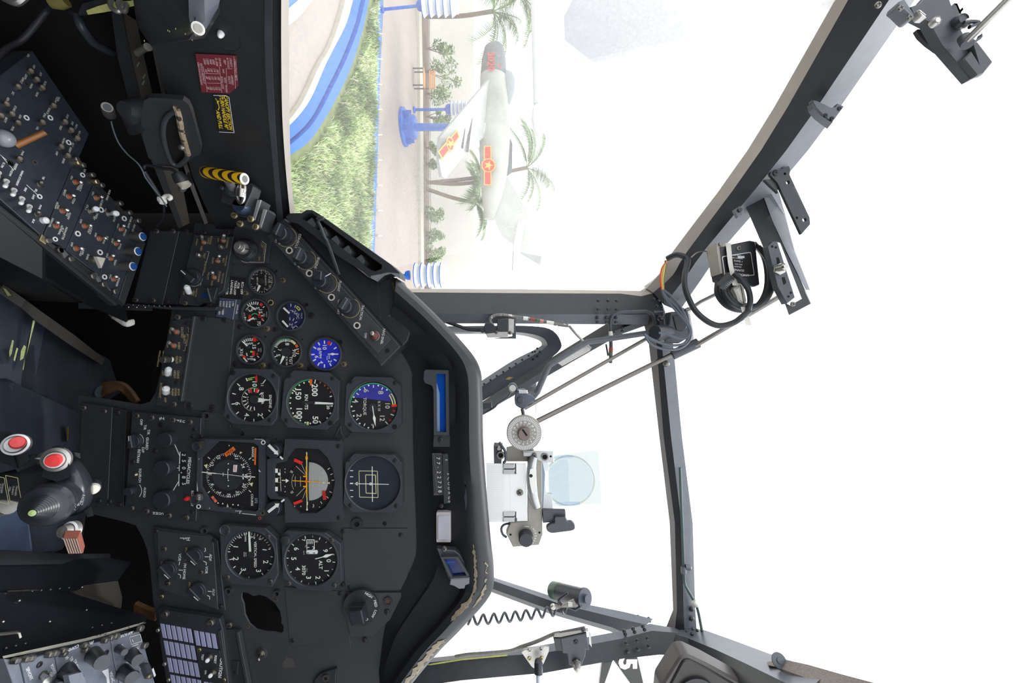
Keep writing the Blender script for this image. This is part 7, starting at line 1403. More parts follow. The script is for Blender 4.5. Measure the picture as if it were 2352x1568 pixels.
b.wloft([[P(180, 695, .60), P(350, 702, .64), P(350, 714, .64), P(180, 708, .60)], [P(180, 695, .63), P(350, 702, .66), P(350, 714, .66), P(180, 708, .63)]], SIDE)
rivets(b, [(200 + 19 * i, 704 + .2 * i) for i in range(8)], .606, 2.4, STL)
single('riveted_strip', b, 'narrow black strip with bright rivets between console and panel', 'strip')
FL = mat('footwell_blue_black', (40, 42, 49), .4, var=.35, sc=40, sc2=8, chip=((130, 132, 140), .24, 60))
t = Thing('footwell_tunnel', 'big scuffed blue-black tunnel box rising between the knees, yellow scrapes on it', 'tunnel', wfr(P(100, 850, .66)))
def face(pts, m): b = t.mb(); b.wloft([[P(*p) for p in pts], [P(*p) + V((.004, .02, -.006)) for p in pts]], m); return b
t.part('end_face', face([(-40, 660, .58), (0, 668, .58), (52, 704, .60), (80, 730, .62), (48, 900, .60), (0, 872, .56), (-40, 850, .55)], mat('footwell_sheen', (58, 63, 75), .35, var=.3, sc=30, sc2=8)))  # lighter colour paints the sheen of the rounded edge
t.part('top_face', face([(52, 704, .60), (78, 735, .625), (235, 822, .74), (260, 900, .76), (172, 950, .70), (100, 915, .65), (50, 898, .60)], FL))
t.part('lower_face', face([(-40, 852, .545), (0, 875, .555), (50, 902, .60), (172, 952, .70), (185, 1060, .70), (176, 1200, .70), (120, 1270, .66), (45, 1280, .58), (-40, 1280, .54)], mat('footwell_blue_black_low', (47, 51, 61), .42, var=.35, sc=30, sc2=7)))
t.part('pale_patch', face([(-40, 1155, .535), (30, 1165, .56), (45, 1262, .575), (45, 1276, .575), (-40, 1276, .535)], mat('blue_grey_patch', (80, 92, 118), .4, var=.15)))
b = t.mb(); b.wloft([[P(x, y, d), P(x2, y2, d - .004), P(x2, y2, d + .008), P(x, y, d + .012)] for x, y, x2, y2, d in ((8, 652, -4, 672, .565), (58, 688, 48, 706, .578), (96, 716, 84, 738, .60), (172, 770, 161, 792, .655), (240, 824, 234, 838, .72))], mat('grey_edge', (54, 51, 48), .5, var=.3, sc=120, chip=((170, 166, 150), .3, 200))); t.part('edge_strip', b)
SCP = mat('yellow_green_scrape', (196, 204, 140), .6, var=.3, sc=300)
for a in ([(76, 735, .610), (81, 737, .612), (62, 790, .603), (58, 830, .60), (54, 850, .597), (52, 848, .597)], [(28, 780, .575), (32, 782, .576), (27, 812, .573), (22, 820, .572), (21, 808, .572)], [(55, 792, .590), (60, 796, .592), (54, 822, .59), (46, 828, .588), (48, 806, .589)], [(38, 798, .582), (42, 800, .583), (34, 830, .581), (31, 826, .58)]): 
    b = t.mb(); b.wloft([[P(x, y, d - .012) for x, y, d in a], [P(x, y, d - .008) for x, y, d in a]], SCP); t.part('scrape', b)
b = t.mb(); b.wloft([[P(x, y, .56) for x, y in ((6, 660), (14, 664), (26, 678), (18, 680))], [P(x, y, .564) for x, y in ((6, 660), (14, 664), (26, 678), (18, 680))]], SCP); t.part('paint_chip', b)
b = t.mb(); b.wloft([[P(x, y, .66) for x, y in ((155, 980), (158, 980), (157, 1010), (154, 1014))], [P(x, y, .67) for x, y in ((155, 980), (158, 980), (157, 1010), (154, 1014))]], mat('ochre_mark', (150, 110, 40), .6, var=.1)); t.part('ochre_mark', b)
b = t.mb(); b.beam([V((-.12, .68, EYE - .945)), V((.12, .68, EYE - .945))], .10, .15, (0, 0, 1), FL); t.part('plinth', b)
b = MB(W0)
for i in range(5): b.tube([PK(K5, 905 + 8 * i, 770 + 24 * i, .74), PK(K5, 1000 + 5 * i, 755 + 16 * i, .74), PK(K5, 1130, 745 + 12 * i, .745), PK(K5, 1220 - 4 * i, 800 + 10 * i, .75), PK(K5, 1300 - 8 * i, 915, .75)], .005, mat('brown_loom', (92, 62, 34), .6, var=.3), 7, sm=4)
b.tube([PK(K5, 910, 810, .735), PK(K5, 960, 820, .735)], .0115, mat('blue_tape', (44, 56, 66), .5, var=.2), 14); single('wire_loom', b, 'brown bundle of wires bound in blue tape in the dark knee well', 'cable')
b = MB(W0)
for i in range(6): b.tube([PK(K5, 1010 + 3 * i, 40 + 3 * i, .65), PK(K5, 1070, 80 + 5 * i, .65), PK(K5, 1130 + 3 * i, 130 + 6 * i, .65), PK(K5, 1200, 160 + 6 * i, .65), PK(K5, 1260, 150 + 5 * i, .66)], .003, NYL, 6, sm=4)
b.tube([PK(K5, 1075, 70, .645), PK(K5, 1110, 110, .645)], .007, ALU, 12); single('wire_loom', b, 'frayed whitish bundle of wires under the corner of the blank plates', 'cable')

# ---------------------------------------------------------------- things on the left wall
wl = lambda x, y, K, off=0: Fr(WL.M @ WL.L(*kp(K, x, y)) + WL.z * off, WL.x, WL.y)
MAR = mat('maroon_placard', (112, 42, 50), .5, var=.1); PKT = mat('pale_pink_print', (206, 170, 172), .6, var=.1)
t = Thing('placard', 'maroon placard headed OPERATING LIMITS with rows of figures', 'placard', wl(780, 660, K2, .001), K=K2)
b = t.mb(); b.poly([(585, 480), (955, 498), (972, 770), (890, 840), (640, 828)], 0, .6, MAR); t.part('plate', b)
b = t.mb(zp=.8); a0 = pxang(t.fr, K2, (935, 515), (955, 745))
for s, x, y, h in (('OPERATING LIMITS', 946, 632, 19), ('DENSITY', 905, 566, 17), ('ALTITUDE', 878, 565, 17), ('FEET', 848, 560, 17), ('AIRSPEED', 916, 722, 18), ('KNOTS', 890, 722, 18), ('WO', 836, 640, 17), ('WITH', 850, 720, 17), ('WTOW', 862, 800, 17), ('324 RPM', 806, 560, 17), ('MODAL LONG', 828, 745, 15), ('SL-3000', 776, 560, 19), ('190', 784, 640, 19), ('180', 794, 708, 19), ('170', 800, 800, 19), ('6000', 748, 560, 19), ('174', 757, 634, 19), ('156', 766, 706, 19), ('156', 776, 798, 19), ('9000', 722, 556, 19), ('150', 730, 634, 19), ('132', 740, 705, 19), ('132', 750, 798, 19), ('12000', 695, 556, 19), ('128', 704, 630, 19), ('108', 712, 704, 19), ('108', 724, 796, 19), ('15000', 668, 556, 19), ('102', 682, 640, 19), ('84', 688, 700, 19), ('84', 700, 794, 19), ('REDUCE AIRSPEED IF', 650, 664, 17), ('VIBRATION IS EXCESSIVE', 625, 664, 16)): b.t(s, x, y, h, PKT, rot=a0, bold=.01, sx=.92)
for p, q in (((915, 620), (870, 618)), ((930, 510), (945, 800)), ((860, 612), (870, 830)), ((800, 600), (822, 836)), ((668, 660), (806, 665)), ((688, 748), (810, 750)), ((655, 600), (690, 826))): b.line(p, q, 3, PKT)
t.part('lettering', b)
t = Thing('placard', 'black placard with yellow words CANOPY EJECTION, TURN HANDLE 90 AND PULL', 'placard', wl(840, 1020, K2, .001), K=K2)
b = t.mb(); b.poly([(742, 855), (885, 862), (935, 1198), (795, 1190)], 0, .6, DARK); t.part('plate', b)
YLT = mat('placard_yellow', (222, 190, 52), .5, var=.08)
b = t.mb(zp=.8); a0 = pxang(t.fr, K2, (860, 885), (905, 1160))
for s, x, y in (('CANOPY EJECTION', 882, 1022), ('TURN HANDLE 90\u00b0', 842, 1018), ('AND PULL', 802, 1082)): b.t(s, x, y, 30, YLT, rot=a0, bold=.03)
b.pline([(762, 885), (780, 905), (792, 940), (798, 970), (788, 992)], 7, YLT); b.flat([(775, 915), (800, 905), (785, 940)], YLT); b.pline([(745, 858), (860, 860), (885, 875), (932, 1195), (796, 1188)], 5, LEVW); t.part('lettering', b)
t = Thing('wall_stud', 'round stud, bright sky reflection painted white, on the black side wall above the maroon placard', 'stud', wl(815, 300, K2), K=K2); b = t.mb(); b.lathe(815, 300, [(28, 0), (27, 2), (20, 5), (8, 6.5), (1, 6.8)], LEVW, 24); t.part('stud', b)  # white colour stands in for chrome reflecting the sky
b = MB(wl(820, 300, K2), K2); b.ring(820, 300, 150, 154, 0, .5, WALLM, 48); single('wall_boss', b, 'faint raised round boss around the bright stud', 'boss')
# box at the upper corner of the side wall
t = Thing('side_box', 'black metal box with a rounded sloping grey lid and a round nut', 'box', wl(500, 120, K2, .02), K=K2)
b = t.mb(); b.wloft([[P(*p) for p in q] for q in ([(305, -40, .335), (320, 60, .355), (348, 103, .365), (432, 92, .36), (446, 75, .345), (455, -40, .32)], [(300, -40, .36), (315, 60, .38), (345, 103, .39), (470, 88, .385), (505, 30, .375), (505, -40, .355)])], BLK); t.part('box', b)
b = t.mb(); b.wloft([[P(*p) for p in q] for q in ([(432, -40, .316), (434, 40, .336), (440, 70, .342), (450, 84, .35)], [(468, -40, .316), (470, 30, .336), (472, 50, .342), (474, 66, .35)], [(505, -40, .332), (505, 0, .342), (501, 18, .348), (490, 36, .355)])], mat('lid_grey', (84, 88, 98), .35, var=.12, sc=60), closed=False); t.part('lid', b)
b = t.mb(); c0, c1 = P(452, 66, .338), P(455, 65, .330); b.tube([c0, c1], [.0050, .0046], ALU, 22); b.tube([c1, c1 + (c1 - c0) * .2], .0030, SGT, 18); t.part('round_nut', b)
b = t.mb(); 
for x, y in ((384, 70), (388, 72), (402, 66), (424, 78), (330, 94), (440, 92)): b.wloft([[P(x, y, .338), P(x + 2, y - 3, .338), P(x + 3, y + 3, .338)], [P(x, y, .35), P(x + 2, y - 3, .35), P(x + 3, y + 3, .35)]], SCP)
t.part('scrape', b)
t = Thing('latch_bar', 'dark latch bar at the corner with yellow-green paint worn bright along its edge', 'latch', wfr(P(230, 15, .40)))
b = t.mb(); b.wloft([[P(*p) for p in q] for q in ([(180, 30, .40), (190, 8, .40), (262, -10, .39), (262, 20, .395), (185, 36, .41)], [(178, 34, .44), (188, 8, .44), (262, -10, .43), (262, 24, .435), (183, 38, .45)])], BLK); t.part('bar', b)
b = t.mb(); b.wloft([[P(*p) for p in q] for q in ([(198, 24, .394), (202, 34, .398)], [(225, 14, .39), (228, 30, .395)], [(262, 4, .386), (264, 24, .39)], [(300, 2, .384), (306, 14, .39)], [(345, -20, .384), (345, 6, .39)])], mat('chromate_green', (184, 186, 116), .5, var=.4, sc=80, chip=((60, 60, 50), .4, 60)), closed=False); t.part('bare_edge', b)
b = t.mb(); b.tube([P(120, 4, .41), P(135, 6, .41), P(150, 0, .41)], .006, mat('olive_tip', (120, 112, 62), .5, var=.2), 10); t.part('olive_tip', b)
b = t.mb(); 
for i in range(2): b.tube([P(258 + i * 20, -8, .385), P(254 + i * 18, 14, .383), P(272 + i * 14, 26, .383), P(290, 10, .385)], .0022, ALU, 8, sm=4)
t.part('wire_clip', b)
cable('oxygen_hose', 'black hose arching along the dark upper corner', [(K1, x, y, d) for x, y, d in ((-60, 560, .46), (60, 440, .47), (200, 360, .48), (340, 200, .48), (430, 90, .48), (510, 50, .47), (580, 60, .46), (650, 120, .45), (690, 150, .45))], .0032, mat('hose_black', (50, 50, 54), .5, var=.2, sc=80))
cable('short_hose', 'short shiny black hose curving down to a fitting on the frame', [(K1, x, y, d) for x, y, d in ((700, 150, .44), (730, 230, .44), (790, 320, .45), (850, 390, .46), (940, 440, .47), (1010, 465, .48))], .0046, mat('hose_sheen', (66, 68, 78), .35, var=.1))
b = MB(W0); p = P(15, 160, .52); b.ball(P(2, 165, .5), .038, mat('brown_pad', (104, 84, 50), .7, var=.2, sc=40), 18, 12, (.6, .6, 1)); single('seat_pad', b, 'rounded brown pad at the very edge beside the breaker panel', 'pad')
b = MB(W0); b.tube([P(10, -6, .40), P(35, 4, .40), P(55, -10, .4)], .004, ALU, 8, sm=3); single('buckle', b, 'glint of a grey buckle at the extreme upper corner', 'buckle')
# frame channel behind the grip
CHN = mat('channel_bronze_black', (86, 82, 76), .45, .3, var=.3, sc=40, chip=((168, 150, 120), .3, 60))
t = Thing('frame_channel', 'worn bronze-grey frame channel running down behind the loop grip', 'channel', wfr(P(330, 200, .46)))
b = t.mb(); b.wloft([[P(x0, y0, d), P(x1, y1, d), P(x1, y1, d + .012), P(x0, y0, d + .012)] for x0, y0, x1, y1, d in ((278, 24, 314, 48, .43), (300, 130, 330, 125, .455), (326, 240, 350, 215, .475), (385, 420, 415, 405, .56), (420, 520, 436, 512, .625))], CHN); t.part('web', b)
b = t.mb(); b.wloft([[P(x0, y0, d), P(x1, y1, d), P(x1, y1, d + .02), P(x0, y0, d + .02)] for x0, y0, x1, y1, d in ((256, 30, 278, 24, .425), (270, 130, 300, 130, .452), (300, 248, 326, 240, .472), (372, 430, 385, 420, .558), (410, 525, 420, 520, .624))], BLKS); t.part('side_flange', b)
b = t.mb(); b.wloft([[P(x0, y0, d), P(x1, y1, d), P(x1, y1, d + .01), P(x0, y0, d + .01)] for x0, y0, x1, y1, d in ((348, 104, 356, 102, .44), (372, 222, 382, 220, .47), (437, 430, 446, 426, .56), (470, 515, 478, 512, .62))], mat('thin_edge', (110, 108, 104), .4, .4, var=.2)); t.part('thin_rail', b)
for x, y in ((301, 83), (316, 148), (330, 175), (328, 190)): b = t.mb(); b.wloft([[P(x - 3, y + 4, .446), P(x + 3, y - 6, .446), P(x + 5, y - 4, .446), P(x, y + 6, .446)], [P(x - 3, y + 4, .45), P(x + 3, y - 6, .45), P(x + 5, y - 4, .45), P(x, y + 6, .45)]], ALU); t.part('scratch', b)
b = t.mb(); b.tube([P(316, 122, .44), P(330, 112, .43), P(340, 108, .42)], [.0036, .003, .0036], SGT, 12); t.part('stud', b)
# loop grip
t = Thing('loop_grip', 'black loop handle with a worn opening mounted on the frame channel', 'handle', wfr(P(390, 300, .46)))
def gp(x, y, d=.45): return PK(K2, x, y, d)
outl = [(120, 905), (170, 880), (300, 885), (470, 900), (520, 940), (548, 1000), (600, 1200), (635, 1330), (625, 1390), (560, 1420), (470, 1500), (420, 1520), (370, 1500), (250, 1490), (160, 1420), (110, 1250), (95, 1100), (110, 950)]
inn2 = [(395, 1000), (425, 1010), (440, 1080), (460, 1180), (480, 1290), (510, 1380), (500, 1420), (450, 1470), (415, 1480), (370, 1455), (340, 1390), (315, 1310), (298, 1230), (295, 1150), (310, 1080), (345, 1030)]
t2 = Fr(gp(380, 1200, .455), (.35, 1, 0), (0, 0, 1)); b = MB(t2, K2)
b.poly(outl, -6, 0, BLK, holes=[inn2]); 
bb = t.mb(); bb.add([bb.w(t2.M @ v) for v in b.v], b.f, BLK); t.part('guard', bb)
b = MB(t2, K2); b.poly(inn2, -6, -4, HOLE); bb = t.mb(); bb.add([bb.w(t2.M @ v) for v in b.v], b.f, HOLE); t.part('opening_shade', bb)  # black sheet added behind the opening to make its shade darker
ci = spline([V((x, y, 0)) for x, y in inn2 + inn2[:1]], 3); bb = t.mb(); bb.tube([t2.M @ (t2.L(*kp(K2, q.x, q.y)) + V((0, 0, .001))) for q in ci], .0026, BEZ, 10); t.part('grip_ring', bb)
bb = t.mb(); bb.tube([t2.M @ (t2.L(*kp(K2, x, y)) + V((0, 0, .0015))) for x, y in ((415, 960), (440, 1050), (462, 1180), (490, 1280), (520, 1380))], .0030, mat('worn_tan_edge', (150, 132, 112), .6, var=.4, sc=100, chip=((50, 48, 46), .5, 90)), 8, sm=3); t.part('worn_edge', bb)
bb = t.mb(); bb.tube([gp(-60, 985, .44), gp(20, 1000, .45), gp(120, 1080, .46)], [.008, .016, .023], BLKS, 14); t.part('arm', bb)
for x, y in ((378, 1045), (460, 1328)): bb = t.mb(); bb.ball(gp(x, y, .462), .0034, SCR, 12, 8); t.part('bolt', bb)
bb = t.mb(); q = P(245, 246, .435); bb.tube([P(252, 262, .45), P(247, 250, .437), P(246, 246, .433)], [.0056, .0056, .0048], SCR, 20); bb.tube([P(247, 247, .4335), P(246.5, 246, .4325)], .0034, GUNM, 16); t.part('socket', bb)
cable('grip_lead', 'thin grey lead hanging from the loop grip socket to a white clip', [(K1, x, y, .46 + .00004 * (y - 1000)) for x, y in ((1000, 1090), (1020, 1170), (1070, 1290), (1150, 1390), (1240, 1470), (1285, 1540), (1310, 1600), (1400, 1720), (1450, 1780), (1500, 1860))], .0008, CABG)
t = Thing('cable_clip', 'small white plastic clip at the end of the grip lead', 'clip', wfr(PK(K4, 300, 400, .52)))
b = t.mb(); b.tube([PK(K4, 275, 400, .515), PK(K4, 300, 405, .515), PK(K4, 310, 440, .515)], [.0042, .005, .004], NYL, 12); b.tube([PK(K4, 300, 400, .515), PK(K4, 330, 372, .515), PK(K4, 368, 370, .515), PK(K4, 380, 390, .515), PK(K4, 360, 402, .515)], .0024, NYL, 10, sm=3); t.part('clip', b)
b = t.mb(); b.tube([PK(K4, 130, 140, .50), PK(K4, 200, 250, .507), PK(K4, 280, 385, .514)], .0024, CAB, 10); b.tube([PK(K4, 310, 440, .52), PK(K4, 318, 520, .54), PK(K4, 300, 590, .56), PK(K4, 245, 660, .6)], .0012, CAB, 8, sm=4); t.part('sleeve', b)
cable('plug_lead', 'black lead dropping from the loop grip into a pale plug on the channel', [(K4, x, y, .50) for x, y in ((130, 120), (130, 90), (170, 80), (300, 110), (390, 120), (440, 160))], .0018, CAB)
t = Thing('plug', 'black connector with a cream sleeve beneath the loop grip', 'connector', wfr(PK(K4, 490, 220, .51)))
b = t.mb(); b.tube([PK(K4, 435, 150, .505), PK(K4, 470, 205, .508), PK(K4, 488, 235, .51)], [.006, .0078, .0078], CAB, 18); t.part('backshell', b)
b = t.mb(); b.tube([PK(K4, 488, 235, .51), PK(K4, 530, 280, .512)], .0066, mat('cream_sleeve', (186, 180, 166), .5, var=.1), 18); b.tube([PK(K4, 500, 300, .515), PK(K4, 480, 290, .515)], .005, GUNM, 12); t.part('sleeve', b)
b = t.mb(); b.wloft([[PK(K4, *p, .525) for p in ((540, 145), (560, 145), (595, 240), (585, 270), (530, 190))], [PK(K4, *p, .535) for p in ((540, 145), (560, 145), (595, 240), (585, 270), (530, 190))]], BLKS); t.part('tab', b)
# jettison handle
t = Thing('canopy_lever', 'yellow and black striped T-handle standing beside the dimmer strip', 'handle', wfr(PK(K4, 890, 180, .50)))
a0, a1 = PK(K4, 692, 142, .505), PK(K4, 1078, 210, .495); ax = (a1 - a0).normalized()
STR = bpy.data.materials.new('warning_stripes'); STR.use_nodes = True; nt = STR.node_tree; N, Lk = nt.nodes, nt.links
tc = N.new('ShaderNodeTexCoord'); mp = N.new('ShaderNodeMapping'); w = N.new('ShaderNodeTexWave'); w.wave_type = 'BANDS'; w.bands_direction = 'DIAGONAL'; w.inputs['Scale'].default_value = 1.0
hl = N.new('ShaderNodeValToRGB'); hl.color_ramp.interpolation = 'CONSTANT'; hl.color_ramp.elements[0].color = (*lin((34, 34, 34)), 1); hl.color_ramp.elements[1].color = (*lin((236, 184, 24)), 1); hl.color_ramp.elements[1].position = .38
Lk.new(tc.outputs['Object'], mp.inputs['Vector']); Lk.new(mp.outputs[0], w.inputs['Vector']); Lk.new(w.outputs['Fac'], hl.inputs['Fac']); Lk.new(hl.outputs[0], N['Principled BSDF'].inputs['Base Color']); N['Principled BSDF'].inputs['Roughness'].default_value = .4
hf = Fr(a0, ax, V((0, 0, 1))); LH = (a1 - a0).length
b = MB(hf); b.tube([V((LH * s, 0, 0)) for s in (0, .015, .06, .97, 1.0)], [.0045, .0062, .0069, .0069, .0066], STR, 26, world=False)
og = bpy.data.objects.new('grip', b.mesh('grip')); COL.objects.link(og); og.parent = t.o; og.matrix_local = t.fr.Mi @ hf.M
mp.inputs['Scale'].default_value = (8.6 * pi / (10 * LH), -9 * pi / (10 * LH), 9 * pi / (10 * LH)); w.inputs['Scale'].default_value = 1.0
b = MB(hf); b.tube([V((LH, 0, 0)), V((LH * 1.012, 0, 0))], [.0068, .0064], LEVW, 24, world=False); b.tube([V((LH * 1.0125, 0, 0)), V((LH * 1.014, 0, 0))], .0042, SCR, 20, world=False); og = bpy.data.objects.new('end_plug', b.mesh('end_plug')); COL.objects.link(og); og.parent = t.o; og.matrix_local = t.fr.Mi @ hf.M
b = t.mb(); b.tube([PK(K4, 925, 220, .506), PK(K4, 968, 310, .53)], .0052, mat('shaft_grey', (120, 120, 126), .35, .3, var=.1), 18); b.tube([PK(K4, 955, 300, .525), PK(K4, 970, 335, .532)], .0068, GUNM, 18); t.part('shaft', b)
t = Thing('handle_housing', 'black bolted housing with a chrome ring under the striped handle', 'housing', frontk(K4, 1000, 400, .538), K=K4)
b = t.mb(); b.poly([(870, 310), (960, 280), (1140, 245), (1168, 280), (1150, 340), (1090, 470), (1000, 470), (850, 420), (860, 350)], -16, 0, BLK, c=1.2); b.cyl(960, 320, 50, 0, 6, GUNM, 24, c=1); b.cyl(880, 300, 20, -4, 4, GUNM, 16, c=1); b.cyl(1060, 300, 48, 0, 5, GUNM, 22, c=1); t.part('body', b)
b = t.mb(); q = b.l2(1100, 380); k = b.k(1100, 380); pr = []
for i in range(37): a = 2 * pi * i / 36; pr.append(V((q.x + (84 * cos(a)) * k, q.y + (34 * sin(a)) * k, .012)))
b.tube(pr, .0022, STL, 8, world=False); pr = [V((q.x + (40 * cos(2 * pi * i / 24) - 46) * k, q.y + (14 * sin(2 * pi * i / 24) + 26) * k, .014)) for i in range(25)]; b.tube(pr, .003, STL, 8, world=False); b.tube([V((q.x + .004, q.y, .012)), V((q.x - .006, q.y + .002, .014))], .006, STL, 12, world=False); t.part('chrome_ring', b)
b = t.mb(None, -10); b.lathe(1070, 480, [(75, -22), (78, -18), (70, -12), (76, -6), (68, -2), (60, 0)], mat('scuffed_blue_collar', (58, 68, 92), .3, .3, var=.4, sc=60), 30); t.part('collar', b)
b = t.mb(None, -13); b.poly([(945, 540), (1010, 500), (1150, 390), (1240, 410), (1175, 600), (1060, 570)], -34, -12, BLK, c=1); b.poly([(1150, 580), (1270, 480), (1285, 510), (1220, 680), (1150, 660), (1010, 640), (1030, 600)], -36, -14, BLK, c=1); t.part('base', b)
b = t.mb(None, -11); b.poly([(1205, 412), (1238, 410), (1178, 600), (1158, 596)], -12, -10, SLV); b.poly([(1252, 490), (1282, 498), (1228, 668), (1212, 655)], -14, -12, SLV); t.part('bright_edge', b)
for p in ((985, 555), (1140, 590), (1040, 635), (1185, 665)): screw(t, *p, 32, BRS, zp=-9, slot='-')
t = Thing('corner_gusset', 'folded black sheet gusset between the sill and the panel corner', 'gusset', wfr(PK(K4, 1380, 440, .63)))
b = t.mb(); b.wloft([[PK(K4, *p) for p in ((1160, 370, .62), (1345, 400, .62), (1440, 590, .64), (1400, 600, .64), (1250, 470, .63))], [PK(K4, *p) for p in ((1160, 370, .64), (1345, 400, .64), (1440, 590, .66), (1400, 600, .66), (1250, 470, .65))]], BLK); t.part('web', b)
b = t.mb(); b.wloft([[PK(K4, *p) for p in ((1345, 395, .615), (1405, 270, .605), (1430, 450, .62), (1455, 590, .635), (1425, 580, .635))], [PK(K4, *p) for p in ((1345, 395, .622), (1405, 270, .612), (1430, 450, .627), (1455, 590, .642), (1425, 580, .642))]], mat('gusset_silver', (128, 132, 142), .35, .4, var=.15, sc=60)); t.part('flange', b)
b = t.mb(); 
for p in ((1415, 345), (1428, 410), (1440, 440), (1310, 395), (1220, 372)): b.ball(PK(K4, *p, .612), .0016, STL, 8, 6)
t.part('rivets', b)
# ---------------------------------------------------------------- control stick
STK = mat('stick_black', (48, 50, 56), .3, var=.15, sc=60, coat=.2)
BTR = mat('red_button', (214, 62, 60), .35, var=.05); RBR = mat('aged_red_plastic', (176, 104, 88), .5, var=.12, sc=40)
t = Thing('control_stick', 'black pilot control stick grip with red buttons and a ringed cone switch', 'control stick', wfr(P(140, 1120, .40)))
D7 = .40
def q7(x, y, d=D7): return PK(K7, x, y, d)
b = t.mb(); b.wloft([[q7(x, y, d) for x, y, d in r] for r in (
    [(-160, 520, .40), (-160, 560, .375), (-160, 760, .37), (-160, 850, .40), (-160, 760, .44), (-160, 560, .44)],
    [(100, 480, .40), (110, 520, .375), (130, 790, .37), (150, 870, .40), (120, 760, .44), (100, 560, .44)],
    [(330, 400, .40), (330, 480, .372), (350, 860, .366), (360, 920, .40), (350, 800, .44), (330, 520, .44)],
    [(520, 340, .40), (520, 440, .366), (560, 950, .36), (600, 1000, .40), (560, 850, .44), (520, 500, .44)],
    [(720, 230, .40), (730, 380, .366), (760, 980, .36), (760, 1060, .40), (740, 900, .44), (720, 420, .44)],
    [(880, 300, .40), (900, 420, .37), (930, 920, .366), (930, 1030, .40), (900, 880, .44), (880, 450, .44)],
    [(1000, 480, .40), (1010, 560, .378), (1020, 820, .375), (1010, 920, .40), (1000, 800, .43), (1000, 560, .43)],
    [(1060, 620, .40), (1062, 660, .39), (1064, 740, .388), (1060, 800, .40), (1058, 740, .415), (1058, 660, .415)])], STK); o = t.part('grip', b)
b.mesh
sub = o.modifiers.new('smooth', 'SUBSURF'); sub.levels = 2; sub.render_levels = 2
for pl in o.data.polygons: pl.use_smooth = True
o.data.set_sharp_from_angle(angle=pi)
def q3(K, x, y, d, ax=(0, 0, 0)): return PK(K, x, y, d)
def disc_stack(nm, x, y, d, nrm, prof, label=None, parent=None, K=K7):
    """turned part: prof = (radius in sheet units, height in mm, material)"""
    c = PK(K, x, y, d); n = V(nrm).normalized(); u = n.orthogonal().normalized(); w = n.cross(u); k = d / F / K[2]; b = t.mb()
    for (r0, z0, m), (r1, z1, _) in zip(prof, prof[1:]):
        b.loft([[b.w(c + n * z * .001 + (u * cos(2 * pi * j / 36) + w * sin(2 * pi * j / 36)) * r * k) for j in range(36)] for r, z in ((r0, z0), (r1, z1))], m, cap0=False, cap1=False)
    return t.part(nm, b, parent, label)
# thumb lobe with red button
b = t.mb(); b.wloft([[q7(x, y, d) for x, y in ((470, 560), (500, 420), (545, 290), (590, 225), (650, 205), (710, 225), (750, 300), (780, 440), (805, 560), (640, 620))] for d in (.385, .352)], STK); o = t.part('thumb_lobe', b)
disc_stack('bezel_ring', 650, 360, .352, (0, -1, .4), [(132, 0, ALU), (132, 3, ALU), (100, 4, ALU), (96, 3, ALU), (86, 5, LEVW), (72, 5, LEVW), (70, 3, ALU), (1, 3, ALU)]); disc_stack('trigger_button', 630, 365, .349, (0, -1, .5), [(70, 0, BTR), (70, 4.5, BTR), (62, 6, BTR), (1, 6.4, BTR)], 'round red push button')
# cone switch
RIDG = []
for i in range(9): RIDG += [(150 - i * 12.5, 6.5 + i * 1.3, STK), (140 - i * 12.5, 7.4 + i * 1.3, DARK)]
disc_stack('cone_switch', 525, 880, .352, (0, -1, .42), [(235, -14, STK), (245, -4, STK), (240, 0, STK), (215, 4, KNB), (170, 5.5, KNB)] + RIDG + [(36, 17, KNB), (34, 18, mat('lime_tip', (176, 196, 130), .5, var=.05)), (1, 18.4, KNB)])
# side button, trigger stub
disc_stack('side_button', 1045, 690, .392, (0, -.7, .8), [(80, -8, STK), (72, 0, STK), (62, 2, mat('bone_button', (206, 204, 190), .45, var=.06)), (50, 6, bpy.data.materials['bone_button']), (1, 7, STK)], 'bone white side button')
b = t.mb(); b.wloft([[q7(x, y, d) for x, y in ((940, 940), (1030, 900), (1055, 1000), (985, 1018))] for d in (.40, .385)], GUNM); t.part('trigger_stub', b)
b = t.mb(); b.wloft([[q7(x, y, d) for x, y in ((835, 285), (900, 295), (905, 360), (870, 340), (845, 320))] for d in (.392, .38)], ALU); t.part('metal_tab', b)
b = t.mb(); b.wloft([[q7(x, y, .372) for x, y in ((640, 1130), (720, 1090), (880, 1050), (965, 1000), (935, 1230), (880, 1170), (720, 1180))], [q7(x, y, .39) for x, y in ((640, 1130), (720, 1090), (880, 1050), (965, 1000), (935, 1230), (880, 1170), (720, 1180))]], STK); t.part('lower_lobe', b)
disc_stack('lower_ring', 802, 1165, .362, (-.3, -1, 0), [(100, -2, ALU), (98, 2, LEVW), (80, 3, LEVW), (74, 1, ALU), (60, 8, ALU), (1, 9, ALU)])
b = t.mb(); b.wloft([[q7(x, y, d) for x, y, d in r] for r in ([(688, 1172, .366), (740, 1165, .354), (905, 1165, .354), (912, 1170, .366)], [(690, 1215, .362), (715, 1252, .345), (875, 1245, .345), (915, 1185, .366)], [(765, 1425, .362), (780, 1430, .352), (935, 1420, .352), (955, 1340, .366)], [(775, 1428, .372), (790, 1430, .370), (925, 1420, .37), (940, 1380, .375)])], RBR); o = t.part('guard_button', b, label='ribbed faded red plastic guard')
